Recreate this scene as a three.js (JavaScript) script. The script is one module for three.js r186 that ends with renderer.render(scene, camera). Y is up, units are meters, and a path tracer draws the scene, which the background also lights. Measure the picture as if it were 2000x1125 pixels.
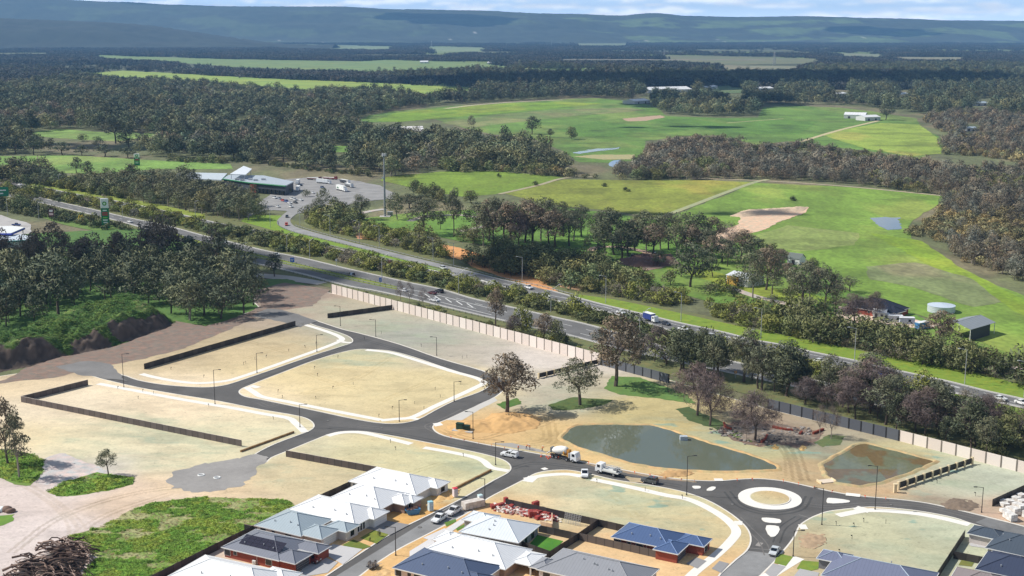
import * as THREE from 'three';
import { mergeGeometries, mergeVertices } from 'three/addons/utils/BufferGeometryUtils.js';
import { MarchingCubes } from 'three/addons/objects/MarchingCubes.js';
import { RoundedBoxGeometry } from 'three/addons/geometries/RoundedBoxGeometry.js';

// ---------- camera, sky, sun, exposure ----------
const scene = new THREE.Scene();
const FOCAL = 2500, ALT = 120, PITCH = Math.atan((562.5 - 60) / FOCAL);
const camera = new THREE.PerspectiveCamera(2 * Math.atan(562.5 / FOCAL) * 180 / Math.PI, 16 / 9, 1, 40000);
camera.position.set(0, ALT, 0); camera.rotation.x = -PITCH;
const renderer = new THREE.WebGLRenderer({ antialias: true });
renderer.toneMapping = THREE.LinearToneMapping;
renderer.toneMappingExposure = 1.05;
renderer.shadowMap.enabled = true;
const SUN = new THREE.Vector3(-0.70, 0.70, -0.10).normalize();
const sun = new THREE.DirectionalLight(new THREE.Color(1, 0.955, 0.88), 5.0);
sun.position.copy(SUN).multiplyScalar(900).add(new THREE.Vector3(0, 0, -600)); sun.target.position.set(0, 0, -600);
sun.castShadow = true; sun.shadow.mapSize.set(4096, 4096);
Object.assign(sun.shadow.camera, { left: -500, right: 500, top: 500, bottom: -500, near: 10, far: 2500 });
scene.add(sun, sun.target);
scene.fog = new THREE.FogExp2(new THREE.Color(0.27, 0.57, 1.0), 0.00006);

// ---------- noise ----------
function rngOf(seed) { let a = seed >>> 0; return () => { a = (a + 0x6D2B79F5) | 0; let t = Math.imul(a ^ (a >>> 15), 1 | a); t = (t + Math.imul(t ^ (t >>> 7), 61 | t)) ^ t; return ((t ^ (t >>> 14)) >>> 0) / 4294967296; }; }
const TAB = new Float32Array(65536); { const r = rngOf(77); for (let i = 0; i < 65536; i++) TAB[i] = r(); }
function vn(x, y) {
  const ix = Math.floor(x), iy = Math.floor(y); let fx = x - ix, fy = y - iy; fx = fx * fx * (3 - 2 * fx); fy = fy * fy * (3 - 2 * fy);
  const a = ix & 255, b = (ix + 1) & 255, c = (iy & 255) << 8, d = ((iy + 1) & 255) << 8;
  const p = TAB[c + a], q = TAB[c + b], r = TAB[d + a], s = TAB[d + b];
  return p + (q - p) * fx + (r - p) * fy + (p - q - r + s) * fx * fy;
}
function fbm(x, y, o) { let s = 0, a = 0.5, t = 0; for (let i = 0; i < o; i++) { s += a * vn(x, y); t += a; a *= 0.5; x = x * 2.03 + 17.3; y = y * 2.03 + 9.1; } return s / t; }
const clamp = THREE.MathUtils.clamp, smooth = THREE.MathUtils.smoothstep, lerp = THREE.MathUtils.lerp;

// ---------- sky: air and clouds, computed for every direction ----------
{
  const W = 4096, H = 2048, d = new Float32Array(W * H * 4);
  for (let j = 0; j < H; j++) {
    const el = ((j + 0.5) / H - 0.5) * Math.PI, s = Math.sin(el);
    for (let i = 0; i < W; i++) {
      const k = (j * W + i) * 4; d[k + 3] = 1;
      if (s < -0.004) { d[k] = 0.16; d[k + 1] = 0.19; d[k + 2] = 0.2; continue; }
      const h = Math.max(s, 0), g = Math.pow(1 - h, 5), az = ((i + 0.5) / W) * 2 * Math.PI;
      let r = lerp(0.13, 0.46, g), gg = lerp(0.24, 0.60, g), b = lerp(0.46, 0.78, g);
      const hz = Math.exp(-h * 90), bright = 0.60 + 3.0 * Math.exp(-h * 24); r = lerp(r, 0.74, hz * 0.7); gg = lerp(gg, 0.82, hz * 0.7); b = lerp(b, 0.88, hz * 0.7);
      let c;
      if (h < 0.22) {
        const e = h * 420 / (1 + h * 6), a1 = az * 26, n = fbm(a1 + 3.1, e * 0.85 + 40.2, 5), m = fbm(a1 * 3 + 9, e * 2.4, 3);
        c = smooth(n * 0.75 + m * 0.25 + 0.03 * Math.sin(az * 9), 0.44, 0.62);
        const sh = fbm(a1 * 1.6 + 20, e * 1.5 + 3, 3), lit = lerp(0.78, 1.0, smooth(sh, 0.35, 0.62));
        r = lerp(r, 0.92 * lit, c * 0.9); gg = lerp(gg, 0.93 * lit, c * 0.9); b = lerp(b, 0.93 * lit + 0.02, c * 0.9);
      } else if ((i & 1) && k >= 4) { r = d[k - 4] / bright; gg = d[k - 3] / bright; b = d[k - 2] / bright; }
      else {
        const X = Math.cos(az) * Math.cos(el) / s, Z = Math.sin(az) * Math.cos(el) / s;
        c = smooth(fbm(X * 1.7 + 60, Z * 1.7 + 60, 4), 0.42, 0.58) * 0.8; r = lerp(r, 0.86, c); gg = lerp(gg, 0.88, c); b = lerp(b, 0.90, c);
      }
      d[k] = r * bright; d[k + 1] = gg * bright; d[k + 2] = b * bright;
    }
  }
  const t = new THREE.DataTexture(d, W, H, THREE.RGBAFormat, THREE.FloatType);
  t.mapping = THREE.EquirectangularReflectionMapping; t.magFilter = THREE.LinearFilter; t.minFilter = THREE.LinearFilter; t.needsUpdate = true;
  scene.background = t; scene.environment = t;
}

// where cloud shadows lie: picture x, y, size across and in depth (metres)
const CLOUDS = [[225, 540, 170, 120, 0.4], [1160, 165, 520, 520, 1.2], [1640, 160, 620, 560, 1.2], [250, 285, 240, 90, 0.8], [1085, 525, 110, 60, 0.8], [1400, 205, 260, 160, 1], [1180, 418, 170, 30, 0.8], [1480, 418, 60, 20, 0.8], [1330, 248, 160, 50, 0.8], [420, 80, 1500, 900, 0.5, 2600], [900, 82, 1300, 700, 0.5, 2600], [1400, 80, 1500, 800, 0.5, 2600], [1750, 83, 900, 500, 0.5, 2600], [700, 88, 1200, 400, 0.5, 2600], [1150, 92, 900, 300, 0.5, 2400], [200, 90, 1100, 300, 0.5, 2400]];
// ---------- helpers ----------
const CP = Math.cos(PITCH), SP = Math.sin(PITCH);
function G(x, y, h = 0) {                        // where the line of sight through a point of the picture meets the height h
  const u = (x - 1000) / FOCAL, v = -(y - 562.5) / FOCAL, dy = v * CP - SP, dz = -CP - v * SP, t = (h - ALT) / dy;
  return new THREE.Vector3(u * t, h, dz * t);
}
const px2m = (x, y) => { const p = G(x, y); return Math.hypot(p.x, ALT, p.z) / FOCAL; };   // metres per picture pixel
const W2 = (list, h = 0) => list.map(([x, y]) => { const p = G(x, y, h); return [p.x, p.z]; });
const lin = (r, g, b, k = 1) => { const f = (c) => { c /= 255; return c <= 0.04045 ? c / 12.92 : Math.pow((c + 0.055) / 1.055, 2.4); }; return new THREE.Color().setRGB(f(r) * k, f(g) * k, f(b) * k); };
const pic = (r, g, b) => lin(r, g, b, 0.89);     // base colour of a sunlit level surface seen as r, g, b
const taken = new Map();
function numbered(n) { const k = taken.get(n) || 0; taken.set(n, k + 1); return k ? n + '_' + String(k).padStart(3, '0') : n; }
function shade(o) { o.traverse((m) => { if (m.isMesh) { m.castShadow = true; m.receiveShadow = true; } }); return o; }
function tag(o, label, category, group, kind) { Object.assign(o.userData, label && { label }, category && { category }, group && { group }, kind && { kind }); return o; }
function thing(name, label, category, pos, turn = 0, group) {
  const o = new THREE.Group(); o.name = numbered(name); if (pos) o.position.copy(pos); o.rotation.y = turn; scene.add(o); return tag(o, label, category, group);
}
function struct(name, geo, mat, y = 0) { const m = new THREE.Mesh(geo, mat); m.name = numbered(name); m.position.y = y; m.userData.kind = 'structure'; m.receiveShadow = true; m.castShadow = true; scene.add(m); return m; }
const headingOf = (a, b) => Math.atan2(-(b.z - a.z), b.x - a.x);
const M = (color, rough = 0.85, extra = {}) => new THREE.MeshStandardMaterial({ color, roughness: rough, ...extra });
function pos2(pts) { return pts.map(([x, z]) => new THREE.Vector2(x, -z)); }
function spline(pts, closed = false, n = 8) {
  const c = new THREE.CatmullRomCurve3(pts.map(([x, z]) => new THREE.Vector3(x, 0, z)), closed, 'centripetal');
  return c.getPoints(pts.length * n).map((p) => [p.x, p.z]);
}
function rough(pts, step, amp, seed = 1) {       // an uneven natural outline
  const out = [], r = rngOf(seed);
  pts.forEach((a, i) => { const b = pts[(i + 1) % pts.length], l = Math.hypot(b[0] - a[0], b[1] - a[1]), n = Math.max(1, Math.min(60, Math.round(l / step)));
    for (let k = 0; k < n; k++) { const t = k / n; out.push([lerp(a[0], b[0], t) + (r() - 0.5) * 2 * amp, lerp(a[1], b[1], t) + (r() - 0.5) * 2 * amp]); } });
  return out;
}
const EST = [-250, 190, -640, -255], MID = [-760, 960, -2700, -430];
function uvOf(g, how) {
  const p = g.attributes.position, uv = new Float32Array(p.count * 2);
  for (let i = 0; i < p.count; i++) {
    const x = p.getX(i), z = p.getZ(i);
    if (Array.isArray(how)) { uv[2 * i] = (x - how[0]) / (how[1] - how[0]); uv[2 * i + 1] = (z - how[2]) / (how[3] - how[2]); }
    else { uv[2 * i] = x / how; uv[2 * i + 1] = z / how; }
  }
  g.setAttribute('uv', new THREE.BufferAttribute(uv, 2)); return g;
}
function flat(pts, how = 10, holes = []) {
  const s = new THREE.Shape(pos2(pts)); holes.forEach((h) => s.holes.push(new THREE.Path(pos2(h))));
  const g = new THREE.ShapeGeometry(s, 1); g.rotateX(-Math.PI / 2); return uvOf(g, how);
}
const sheet = (name, pts, y, mat, how = 10, holes = []) => struct(name, flat(pts, how, holes), mat, y);
function slab(name, pts, y0, y1, mat, how = 10) {   // a raised slab with upright edges
  const g = new THREE.ExtrudeGeometry(new THREE.Shape(pos2(pts)), { depth: y1 - y0, bevelEnabled: false, curveSegments: 1 }); g.rotateX(-Math.PI / 2); uvOf(g, how);
  return struct(name, g, mat, y0);
}
function band(line, w, how = 10) {               // a flat strip of even width along a line
  const n = line.length, pos = [], idx = [];
  for (let i = 0; i < n; i++) {
    const a = line[Math.max(0, i - 1)], b = line[Math.min(n - 1, i + 1)]; let dx = b[0] - a[0], dz = b[1] - a[1]; const l = Math.hypot(dx, dz) || 1; dx /= l; dz /= l;
    pos.push(line[i][0] + dz * w / 2, 0, line[i][1] - dx * w / 2, line[i][0] - dz * w / 2, 0, line[i][1] + dx * w / 2);
    if (i) { const k = 2 * i; idx.push(k - 2, k - 1, k, k, k - 1, k + 1); }
  }
  const g = new THREE.BufferGeometry(); g.setAttribute('position', new THREE.Float32BufferAttribute(pos, 3)); g.setIndex(idx); g.computeVertexNormals();
  if (g.attributes.normal.getY(0) < 0) { const x = g.index.array; for (let i = 0; i < x.length; i += 3) { const t = x[i]; x[i] = x[i + 1]; x[i + 1] = t; } g.computeVertexNormals(); }
  return uvOf(g, how);
}
function inset(pts, d) {                         // shrink a closed outline by d metres
  let area = 0; pts.forEach((a, i) => { const b = pts[(i + 1) % pts.length]; area += a[0] * b[1] - b[0] * a[1]; }); const s = area > 0 ? 1 : -1;
  return pts.map((p, i) => { const a = pts[(i + pts.length - 1) % pts.length], b = pts[(i + 1) % pts.length];
    let x1 = p[0] - a[0], z1 = p[1] - a[1], x2 = b[0] - p[0], z2 = b[1] - p[1]; const l1 = Math.hypot(x1, z1) || 1, l2 = Math.hypot(x2, z2) || 1; x1 /= l1; z1 /= l1; x2 /= l2; z2 /= l2;
    let nx = -(z1 + z2), nz = x1 + x2; const l = Math.hypot(nx, nz) || 1; nx /= l; nz /= l; const c = Math.max(0.5, -nx * z1 + nz * x1);
    return [p[0] + s * nx * d / c, p[1] + s * nz * d / c]; });
}
function inPoly(x, z, P) { let c = false; for (let i = 0, j = P.length - 1; i < P.length; j = i++) if ((P[i][1] > z) !== (P[j][1] > z) && x < (P[j][0] - P[i][0]) * (z - P[i][1]) / (P[j][1] - P[i][1]) + P[i][0]) c = !c; return c; }
function dedupe(pts) { return pts.filter((p, i) => { const q = pts[(i + 1) % pts.length]; return Math.hypot(p[0] - q[0], p[1] - q[1]) > 0.02; }); }

class MB {                                        // collects pieces and joins them into one named mesh
  constructor() { this.g = []; }
  add(g, x = 0, y = 0, z = 0, ry = 0, rx = 0, rz = 0) {
    let q = g.index ? g.toNonIndexed() : g.clone(); for (const k of Object.keys(q.attributes)) if (!['position', 'normal', 'uv', this.col && 'color'].includes(k)) q.deleteAttribute(k);
    if (!q.attributes.uv) q.setAttribute('uv', new THREE.BufferAttribute(new Float32Array(q.attributes.position.count * 2), 2));
    if (rx || ry || rz) q.applyMatrix4(new THREE.Matrix4().makeRotationFromEuler(new THREE.Euler(rx, ry, rz, 'YXZ'))); q.translate(x, y, z); this.g.push(q); return this;
  }
  box(w, h, d, x = 0, y = 0, z = 0, ry = 0, rx = 0, rz = 0) { return this.add(new THREE.BoxGeometry(w, h, d), x, y, z, ry, rx, rz); }
  cyl(r0, r1, h, x, y, z, n = 10, ry = 0, rx = 0, rz = 0) { return this.add(new THREE.CylinderGeometry(r1, r0, h, n), x, y, z, ry, rx, rz); }
  bar(a, b, r, n = 6, r2 = r) {
    const A = new THREE.Vector3(...a), B = new THREE.Vector3(...b), l = A.distanceTo(B), g = new THREE.CylinderGeometry(r2, r, l, n);
    g.applyQuaternion(new THREE.Quaternion().setFromUnitVectors(new THREE.Vector3(0, 1, 0), B.clone().sub(A).normalize())); g.translate(...A.add(B).multiplyScalar(0.5).toArray()); return this.add(g);
  }
  prism(poly, y0, y1) { const g = new THREE.ExtrudeGeometry(new THREE.Shape(pos2(poly)), { depth: y1 - y0, bevelEnabled: false }); g.rotateX(-Math.PI / 2); g.translate(0, y0, 0); return this.add(g); }
  side(prof, w, z = 0) { const g = new THREE.ExtrudeGeometry(new THREE.Shape(prof.map(([x, y]) => new THREE.Vector2(x, y))), { depth: w - 0.12, bevelEnabled: true, bevelThickness: 0.06, bevelSize: 0.05, bevelSegments: 1 }); g.translate(0, 0, z - (w - 0.12) / 2); return this.add(g); }
  tris(p) { const g = new THREE.BufferGeometry(); g.setAttribute('position', new THREE.Float32BufferAttribute(p, 3)); g.computeVertexNormals(); return this.add(g); }
  geo() { return mergeGeometries(this.g); }
  build(name, mat, parent) { const m = new THREE.Mesh(this.geo(), mat); m.name = name; m.castShadow = m.receiveShadow = true; parent.add(m); return m; }
}
function part(name, geo, mat, parent) { const m = new THREE.Mesh(geo, mat); m.name = name; m.castShadow = m.receiveShadow = true; parent.add(m); return m; }
function copyOf(o, label, pos, turn, scale) { const c = o.clone(); c.userData = { ...o.userData }; c.name = numbered(o.name.replace(/_\d\d\d$/, '')); if (label) c.userData.label = label; c.position.copy(pos); if (turn !== undefined) c.rotation.y = turn; if (scale) c.scale.set(...scale); scene.add(c); return c; }

// ---------- textures ----------
function tex(W, H, fn, repeat = true) {
  const d = new Uint8Array(W * H * 4), o = [0, 0, 0], e = new Uint8Array(4097);
  for (let i = 0; i <= 4096; i++) { const c = i / 4096; e[i] = Math.round(255 * (c <= 0.0031308 ? 12.92 * c : 1.055 * Math.pow(c, 1 / 2.4) - 0.055)); }
  for (let j = 0; j < H; j++) for (let i = 0; i < W; i++) { fn((i + 0.5) / W, (j + 0.5) / H, o); const k = (j * W + i) * 4; for (let c = 0; c < 3; c++) d[k + c] = e[Math.max(0, Math.min(4096, (o[c] * 4096) | 0))]; d[k + 3] = 255; }
  const t = new THREE.DataTexture(d, W, H); t.colorSpace = THREE.SRGBColorSpace; t.magFilter = THREE.LinearFilter; t.minFilter = THREE.LinearMipmapLinearFilter; t.generateMipmaps = true;
  if (repeat) t.wrapS = t.wrapT = THREE.RepeatWrapping; t.needsUpdate = true; return t;
}
// ---------- ground colours ----------
const BLOBS = [   // picture x, y, reach in metres, colour seen there
  [620, 720, 22, 226, 205, 150], [850, 745, 22, 222, 204, 150], [700, 695, 16, 214, 204, 154], [480, 690, 24, 206, 186, 140], [400, 660, 24, 190, 172, 132], [330, 700, 20, 200, 180, 138],
  [590, 575, 26, 172, 152, 130], [700, 640, 22, 180, 173, 146], [800, 660, 22, 170, 170, 150], [900, 690, 22, 190, 180, 156], [1040, 695, 22, 218, 207, 188], [660, 590, 14, 176, 168, 138], [500, 625, 20, 176, 158, 132],
  [300, 780, 24, 238, 217, 176], [150, 785, 22, 236, 219, 182], [200, 850, 20, 226, 215, 172], [420, 870, 20, 222, 211, 168], [60, 745, 22, 226, 204, 160], [60, 850, 16, 228, 208, 160], [130, 725, 14, 205, 182, 145],
  [750, 900, 16, 212, 201, 152], [600, 930, 14, 206, 190, 146], [880, 910, 16, 206, 203, 155], [1100, 960, 15, 216, 204, 160], [1250, 990, 15, 207, 200, 153], [1370, 1050, 12, 216, 194, 140],
  [1750, 1050, 13, 200, 197, 155], [1620, 1080, 8, 200, 176, 130], [1850, 1050, 12, 196, 200, 165], [1700, 1100, 10, 198, 194, 156],
  [930, 845, 13, 222, 180, 118], [1000, 835, 14, 216, 182, 124], [1070, 850, 14, 212, 182, 122], [1100, 780, 16, 186, 178, 150], [1040, 740, 12, 196, 186, 160], [1230, 800, 18, 196, 180, 122], [1450, 868, 16, 200, 184, 124], [1470, 835, 10, 150, 130, 112], [1530, 845, 10, 172, 148, 120],
  [1600, 880, 9, 150, 142, 116], [1545, 920, 9, 190, 164, 120], [1650, 835, 14, 172, 160, 130], [1780, 890, 12, 196, 184, 134], [1850, 930, 12, 190, 186, 152], [1920, 930, 14, 196, 201, 172], [1300, 935, 8, 224, 192, 130], [1150, 905, 8, 224, 190, 126], [1430, 935, 8, 224, 192, 132], [1720, 962, 8, 198, 166, 122], [1850, 985, 7, 160, 140, 115],
  [100, 960, 18, 222, 206, 190], [250, 985, 16, 220, 194, 160], [100, 1050, 18, 225, 211, 196], [400, 955, 14, 226, 199, 152], [330, 985, 12, 224, 204, 176], [200, 925, 9, 214, 204, 196],
  [830, 1000, 10, 222, 172, 96], [1230, 1090, 16, 232, 194, 138], [980, 990, 10, 226, 186, 128], [1960, 1000, 10, 202, 172, 142], [720, 1110, 10, 226, 184, 120], [1420, 1100, 10, 226, 188, 130], [870, 960, 8, 214, 200, 152],
].map(([x, y, r, ...c]) => { const p = G(x, y), k = pic(...c); return [p.x, p.z, 1 / (r * r), k.r, k.g, k.b]; });
function blobColour(x, z, o) {
  let w = 1e-9, r = 0, g = 0, b = 0;
  for (let i = 0; i < BLOBS.length; i++) { const B = BLOBS[i], dx = x - B[0], dz = z - B[1], q = 1 / (1 + (dx * dx + dz * dz) * B[2]), e = q * q * q; w += e; r += e * B[3]; g += e * B[4]; b += e * B[5]; }
  o[0] = r / w; o[1] = g / w; o[2] = b / w;
}
const [PX0, PZ0] = [G(1503, 974).x, G(1503, 974).z];
const TRACKS = [   // wheel tracks: picture lines, how dark
  [[[20, 1080], [120, 1010], [260, 965], [420, 945]], 0.75], [[[60, 1120], [200, 1010], [330, 965]], 0.8], [[[10, 930], [90, 975], [140, 1030], [120, 1100]], 0.85], [[[30, 935], [110, 985], [160, 1040], [150, 1090]], 0.85],
  [[[870, 845], [930, 858], [1000, 842], [1060, 830], [1075, 815], [1030, 800], [960, 812]], 0.7], [[[880, 835], [940, 825], [990, 840], [1050, 815]], 0.72], [[[860, 840], [900, 860], [960, 870], [1060, 885]], 0.75], [[[1000, 870], [1060, 860], [1060, 830], [1052, 800]], 0.8], [[[1010, 876], [1072, 868], [1078, 835], [1060, 800]], 0.8],
  [[[1555, 940], [1545, 900], [1530, 870], [1500, 850]], 0.72], [[[1572, 940], [1560, 900], [1548, 868], [1530, 845]], 0.72], [[[1540, 930], [1535, 890], [1510, 860]], 0.8], [[[820, 1030], [850, 1000], [880, 985]], 0.85],
  [[[700, 760], [640, 745], [600, 730]], 0.87], [[[742, 785], [860, 735]], 0.86], [[[590, 770], [690, 742], [760, 700]], 0.86], [[[480, 700], [600, 665]], 0.87], [[[430, 650], [560, 690]], 0.86], [[[520, 625], [640, 660]], 0.92], [[[860, 905], [770, 935]], 0.85], [[[1390, 945], [1200, 1000]], 0.94], [[[1160, 930], [1240, 1010]], 0.93],
].map(([l, k]) => [spline(W2(l), false, 24), k]);
const TW = 1024, TH = 896, trackMap = new Float32Array(TW * TH).fill(1);
for (const [l, k] of TRACKS) for (const off of [-0.9, 0.9]) l.forEach((p, i) => {
  const q = l[Math.min(l.length - 1, i + 1)], o = l[Math.max(0, i - 1)]; let dx = q[0] - o[0], dz = q[1] - o[1]; const n = Math.hypot(dx, dz) || 1; dx /= n; dz /= n;
  const steps = Math.max(1, Math.ceil(Math.hypot(q[0] - p[0], q[1] - p[1]) / 0.4));
  for (let s = 0; s < steps; s++) { const X = lerp(p[0], q[0], s / steps) - dz * off, Z = lerp(p[1], q[1], s / steps) + dx * off, i0 = Math.floor((X - EST[0]) / (EST[1] - EST[0]) * TW), j0 = Math.floor((Z - EST[2]) / (EST[3] - EST[2]) * TH);
    for (let a = 0; a < 2; a++) { const ii = i0 + a; if (ii >= 0 && ii < TW && j0 >= 0 && j0 < TH) trackMap[j0 * TW + ii] = Math.min(trackMap[j0 * TW + ii], k + 0.12 * vn(X * 0.5, Z * 0.5)); } }
});
const MULCH = [[250, 850, 26], [450, 880, 20], [720, 650, 26], [800, 660, 26], [880, 915, 14], [760, 895, 12], [1200, 985, 20], [1330, 1010, 14], [1750, 1060, 24], [1850, 1060, 18], [1440, 865, 16], [1320, 840, 14], [1620, 880, 12], [1900, 930, 18], [1090, 780, 12], [700, 700, 16], [640, 600, 14], [1800, 890, 10], [560, 920, 12]]
  .map(([x, y, r]) => { const p = G(x, y); return [p.x, p.z, 1 / (r * r)]; });
const estTex = tex(2048, 1792, (u, v, o) => {
  const x = lerp(EST[0], EST[1], u), z = lerp(EST[2], EST[3], v), wx = (fbm(x * 0.05, z * 0.05, 3) - 0.5) * 16, wz = (fbm(x * 0.05 + 40, z * 0.05 + 9, 3) - 0.5) * 16;
  blobColour(x + wx, z + wz, o);
  let m = 0; for (const B of MULCH) { const dx = x + wx - B[0], dz = z + wz - B[1]; m += Math.exp(-(dx * dx + dz * dz) * B[2]); }
  const st = fbm(x * 0.055 + z * 0.02 + 7, z * 0.12 - x * 0.03, 5), st2 = fbm(x * 0.16 + 31, z * 0.3 + 11, 4);
  const a = Math.min(1, m) * smooth(st, 0.44, 0.68) * 0.65 + smooth(st2, 0.60, 0.78) * 0.35 * Math.min(1, m + 0.25);
  o[0] = lerp(o[0], 0.36, a * 0.75); o[1] = lerp(o[1], 0.41, a * 0.75); o[2] = lerp(o[2], 0.26, a * 0.75);
  const teal = smooth(fbm(x * 0.13 + 80, z * 0.22 + 3, 3), 0.72, 0.80) * Math.min(1, m) * (x > 20 ? 1 : 0.25); o[0] = lerp(o[0], 0.20, teal * 0.7); o[1] = lerp(o[1], 0.36, teal * 0.7); o[2] = lerp(o[2], 0.27, teal * 0.7);
  const big = fbm(x * 0.03 + 5, z * 0.045 + 2, 4), fine = vn(x * 2.1, z * 2.1), mid = fbm(x * 0.3, z * 0.36, 3);
  const speck = vn(x * 3.3 + 7, z * 3.3) * vn(x * 0.7, z * 0.9 + 33);
  const k = (0.87 + 0.26 * big) * (0.92 + 0.16 * fine) * (0.90 + 0.20 * mid) * (1 - 0.13 * smooth(fbm(x * 0.07 + 3, z * 0.14 + 66, 4), 0.54, 0.72)) * (1 - 0.22 * smooth(speck, 0.52, 0.7));
  const t = trackMap[Math.min(TH - 1, Math.floor(v * TH)) * TW + Math.min(TW - 1, Math.floor(u * TW))];
  for (let c = 0; c < 3; c++) o[c] *= k * (t < 1 ? t : 1) * (c === 2 ? 1.1 : 1);
  if (t < 1) { o[1] *= 0.98; o[2] *= 0.94; }
}, false);
const midTex = tex(2048, 2048, (u, v, o) => {        // pasture and bush floor: lush and thin patches, mown and grazed streaks
  const x = lerp(MID[0], MID[1], u), z = lerp(MID[2], MID[3], v);
  const a = fbm(x * 0.011 + 3, z * 0.006 + 8, 5), b = fbm(x * 0.04 - z * 0.012, z * 0.018 + x * 0.006, 4), c = vn(x * 0.9, z * 0.5), e = smooth(fbm(x * 0.018 + 50, z * 0.008 + 20, 4), 0.5, 0.66), w = smooth(fbm(x * 0.06 + 9, z * 0.03 + 70, 4), 0.60, 0.72);
  const f = fbm(x * 0.05 + z * 0.02 + 13, z * 0.012 + 7, 4), g = fbm(x * 0.16 + 21, z * 0.07 + 5, 3), k = 0.5 * (0.16 + 0.46 * a + 0.56 * b + 0.46 * f + 0.36 * g) * (0.74 + 0.52 * c) * (1 - 0.25 * smooth(fbm(x * 0.02 + 33, z * 0.03 + 3, 4), 0.56, 0.7));
  o[0] = k * (0.88 + 0.36 * e); o[1] = k * (0.98 + 0.10 * e); o[2] = k * (1.0 + 0.4 * e);
  o[0] = lerp(o[0], 0.62, w * 0.14); o[1] = lerp(o[1], 0.50, w * 0.14); o[2] = lerp(o[2], 0.9, w * 0.14);
}, false);
const grassTex = tex(512, 512, (u, v, o) => {        // 24 m of verge grass, wraps
  const X = u * 16, Y = v * 16, wrap = (f, s) => { const a = (x, y) => vn(x * f + s, y * f + s), p = u, q = v; return lerp(lerp(a(X, Y), a(X - 16, Y), p), lerp(a(X, Y - 16), a(X - 16, Y - 16), p), q); };
  const n = wrap(0.7, 3) * 0.5 + wrap(1.9, 20) * 0.3 + wrap(6, 50) * 0.35, d = wrap(1.1, 90);
  const k = 0.36 + 0.34 * n; o[0] = k * (0.78 + 0.55 * d); o[1] = k * (0.95 + 0.12 * d); o[2] = k;
});
const asphTex = tex(1024, 1024, (u, v, o) => {       // 60 m of bitumen, wraps
  const X = u * 32, Y = v * 32, wrap = (f, s) => { const a = (x, y) => vn(x * f + s, y * f + s); return lerp(lerp(a(X, Y), a(X - 32, Y), u), lerp(a(X, Y - 32), a(X - 32, Y - 32), u), v); };
  const k = 0.5 * (0.62 + 0.46 * wrap(0.35, 4) + 0.22 * wrap(1.7, 60) + 0.18 * wrap(9, 30)) ; o[0] = k; o[1] = k; o[2] = k;
});
const pathTex = tex(512, 512, (u, v, o) => {         // 30 m of broom-finished concrete with control joints every 1.5 m
  const X = u * 16, Y = v * 16, wrap = (f, s) => { const a = (x, y) => vn(x * f + s, y * f + s); return lerp(lerp(a(X, Y), a(X - 16, Y), u), lerp(a(X, Y - 16), a(X - 16, Y - 16), u), v); };
  const k = (0.86 + 0.10 * wrap(0.8, 4) + 0.06 * wrap(5, 60)); o[0] = k; o[1] = k * 0.985; o[2] = k * 0.955;
});
const white = [1, 1, 1];
const mEst = M(0xffffff, 0.95, { map: estTex });
const mMid = (r, g, b) => M(new THREE.Color().setRGB(r * 1.9, g * 1.9, b * 1.9), 0.95, { map: midTex });
const mGrass = (r, g, b) => M(new THREE.Color().setRGB(r * 1.9, g * 1.9, b * 1.9), 0.95, { map: grassTex });
const mAsph = (k, warm = 1) => M(new THREE.Color().setRGB(k * 2.2 * warm, k * 2.2, k * 2.2 / warm), 0.9, { map: asphTex });
const asphNew = mAsph(0.085, 1.04), asphOld = mAsph(0.21, 1.0), asphFwy = mAsph(0.125, 1.01), asphServo = mAsph(0.24, 1.02), gravel = mAsph(0.25, 1.05);
const mPath = M(new THREE.Color().setRGB(0.86, 0.84, 0.80), 0.8, { map: pathTex }), mKerb = M(new THREE.Color().setRGB(0.78, 0.75, 0.70), 0.85, { map: pathTex });
const mPaint = M(new THREE.Color().setRGB(0.72, 0.72, 0.70), 0.6);

// ---------- the land: one ground sheet to the foot of the hills, then fields upon it ----------
const farTex = tex(1536, 1536, (u, v, o) => {
  const x = lerp(-7000, 7000, u), z = lerp(-14500, 500, v), a = fbm(x * 0.0012, z * 0.0012, 5), b = smooth(fbm(x * 0.0014 + 30, z * 0.0018 + 4, 4), 0.46, 0.52), c = vn(x * 0.02, z * 0.02);
  const k = 0.55 + 0.6 * a + 0.25 * c;
  o[0] = lerp(0.085, 0.17, b) * k; o[1] = lerp(0.095, 0.23, b) * k; o[2] = lerp(0.05, 0.06, b) * k;
}, false);
sheet('ground', [[-7000, 500], [7000, 500], [7000, -14500], [-7000, -14500]], -0.4, M(0xffffff, 0.95, { map: farTex }), [-7000, 7000, -14500, 500]);
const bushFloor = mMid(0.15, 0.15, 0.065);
sheet('bush_floor', [[-760, -250], [960, -250], [960, -2690], [-760, -2690]], -0.2, bushFloor, MID);
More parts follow.
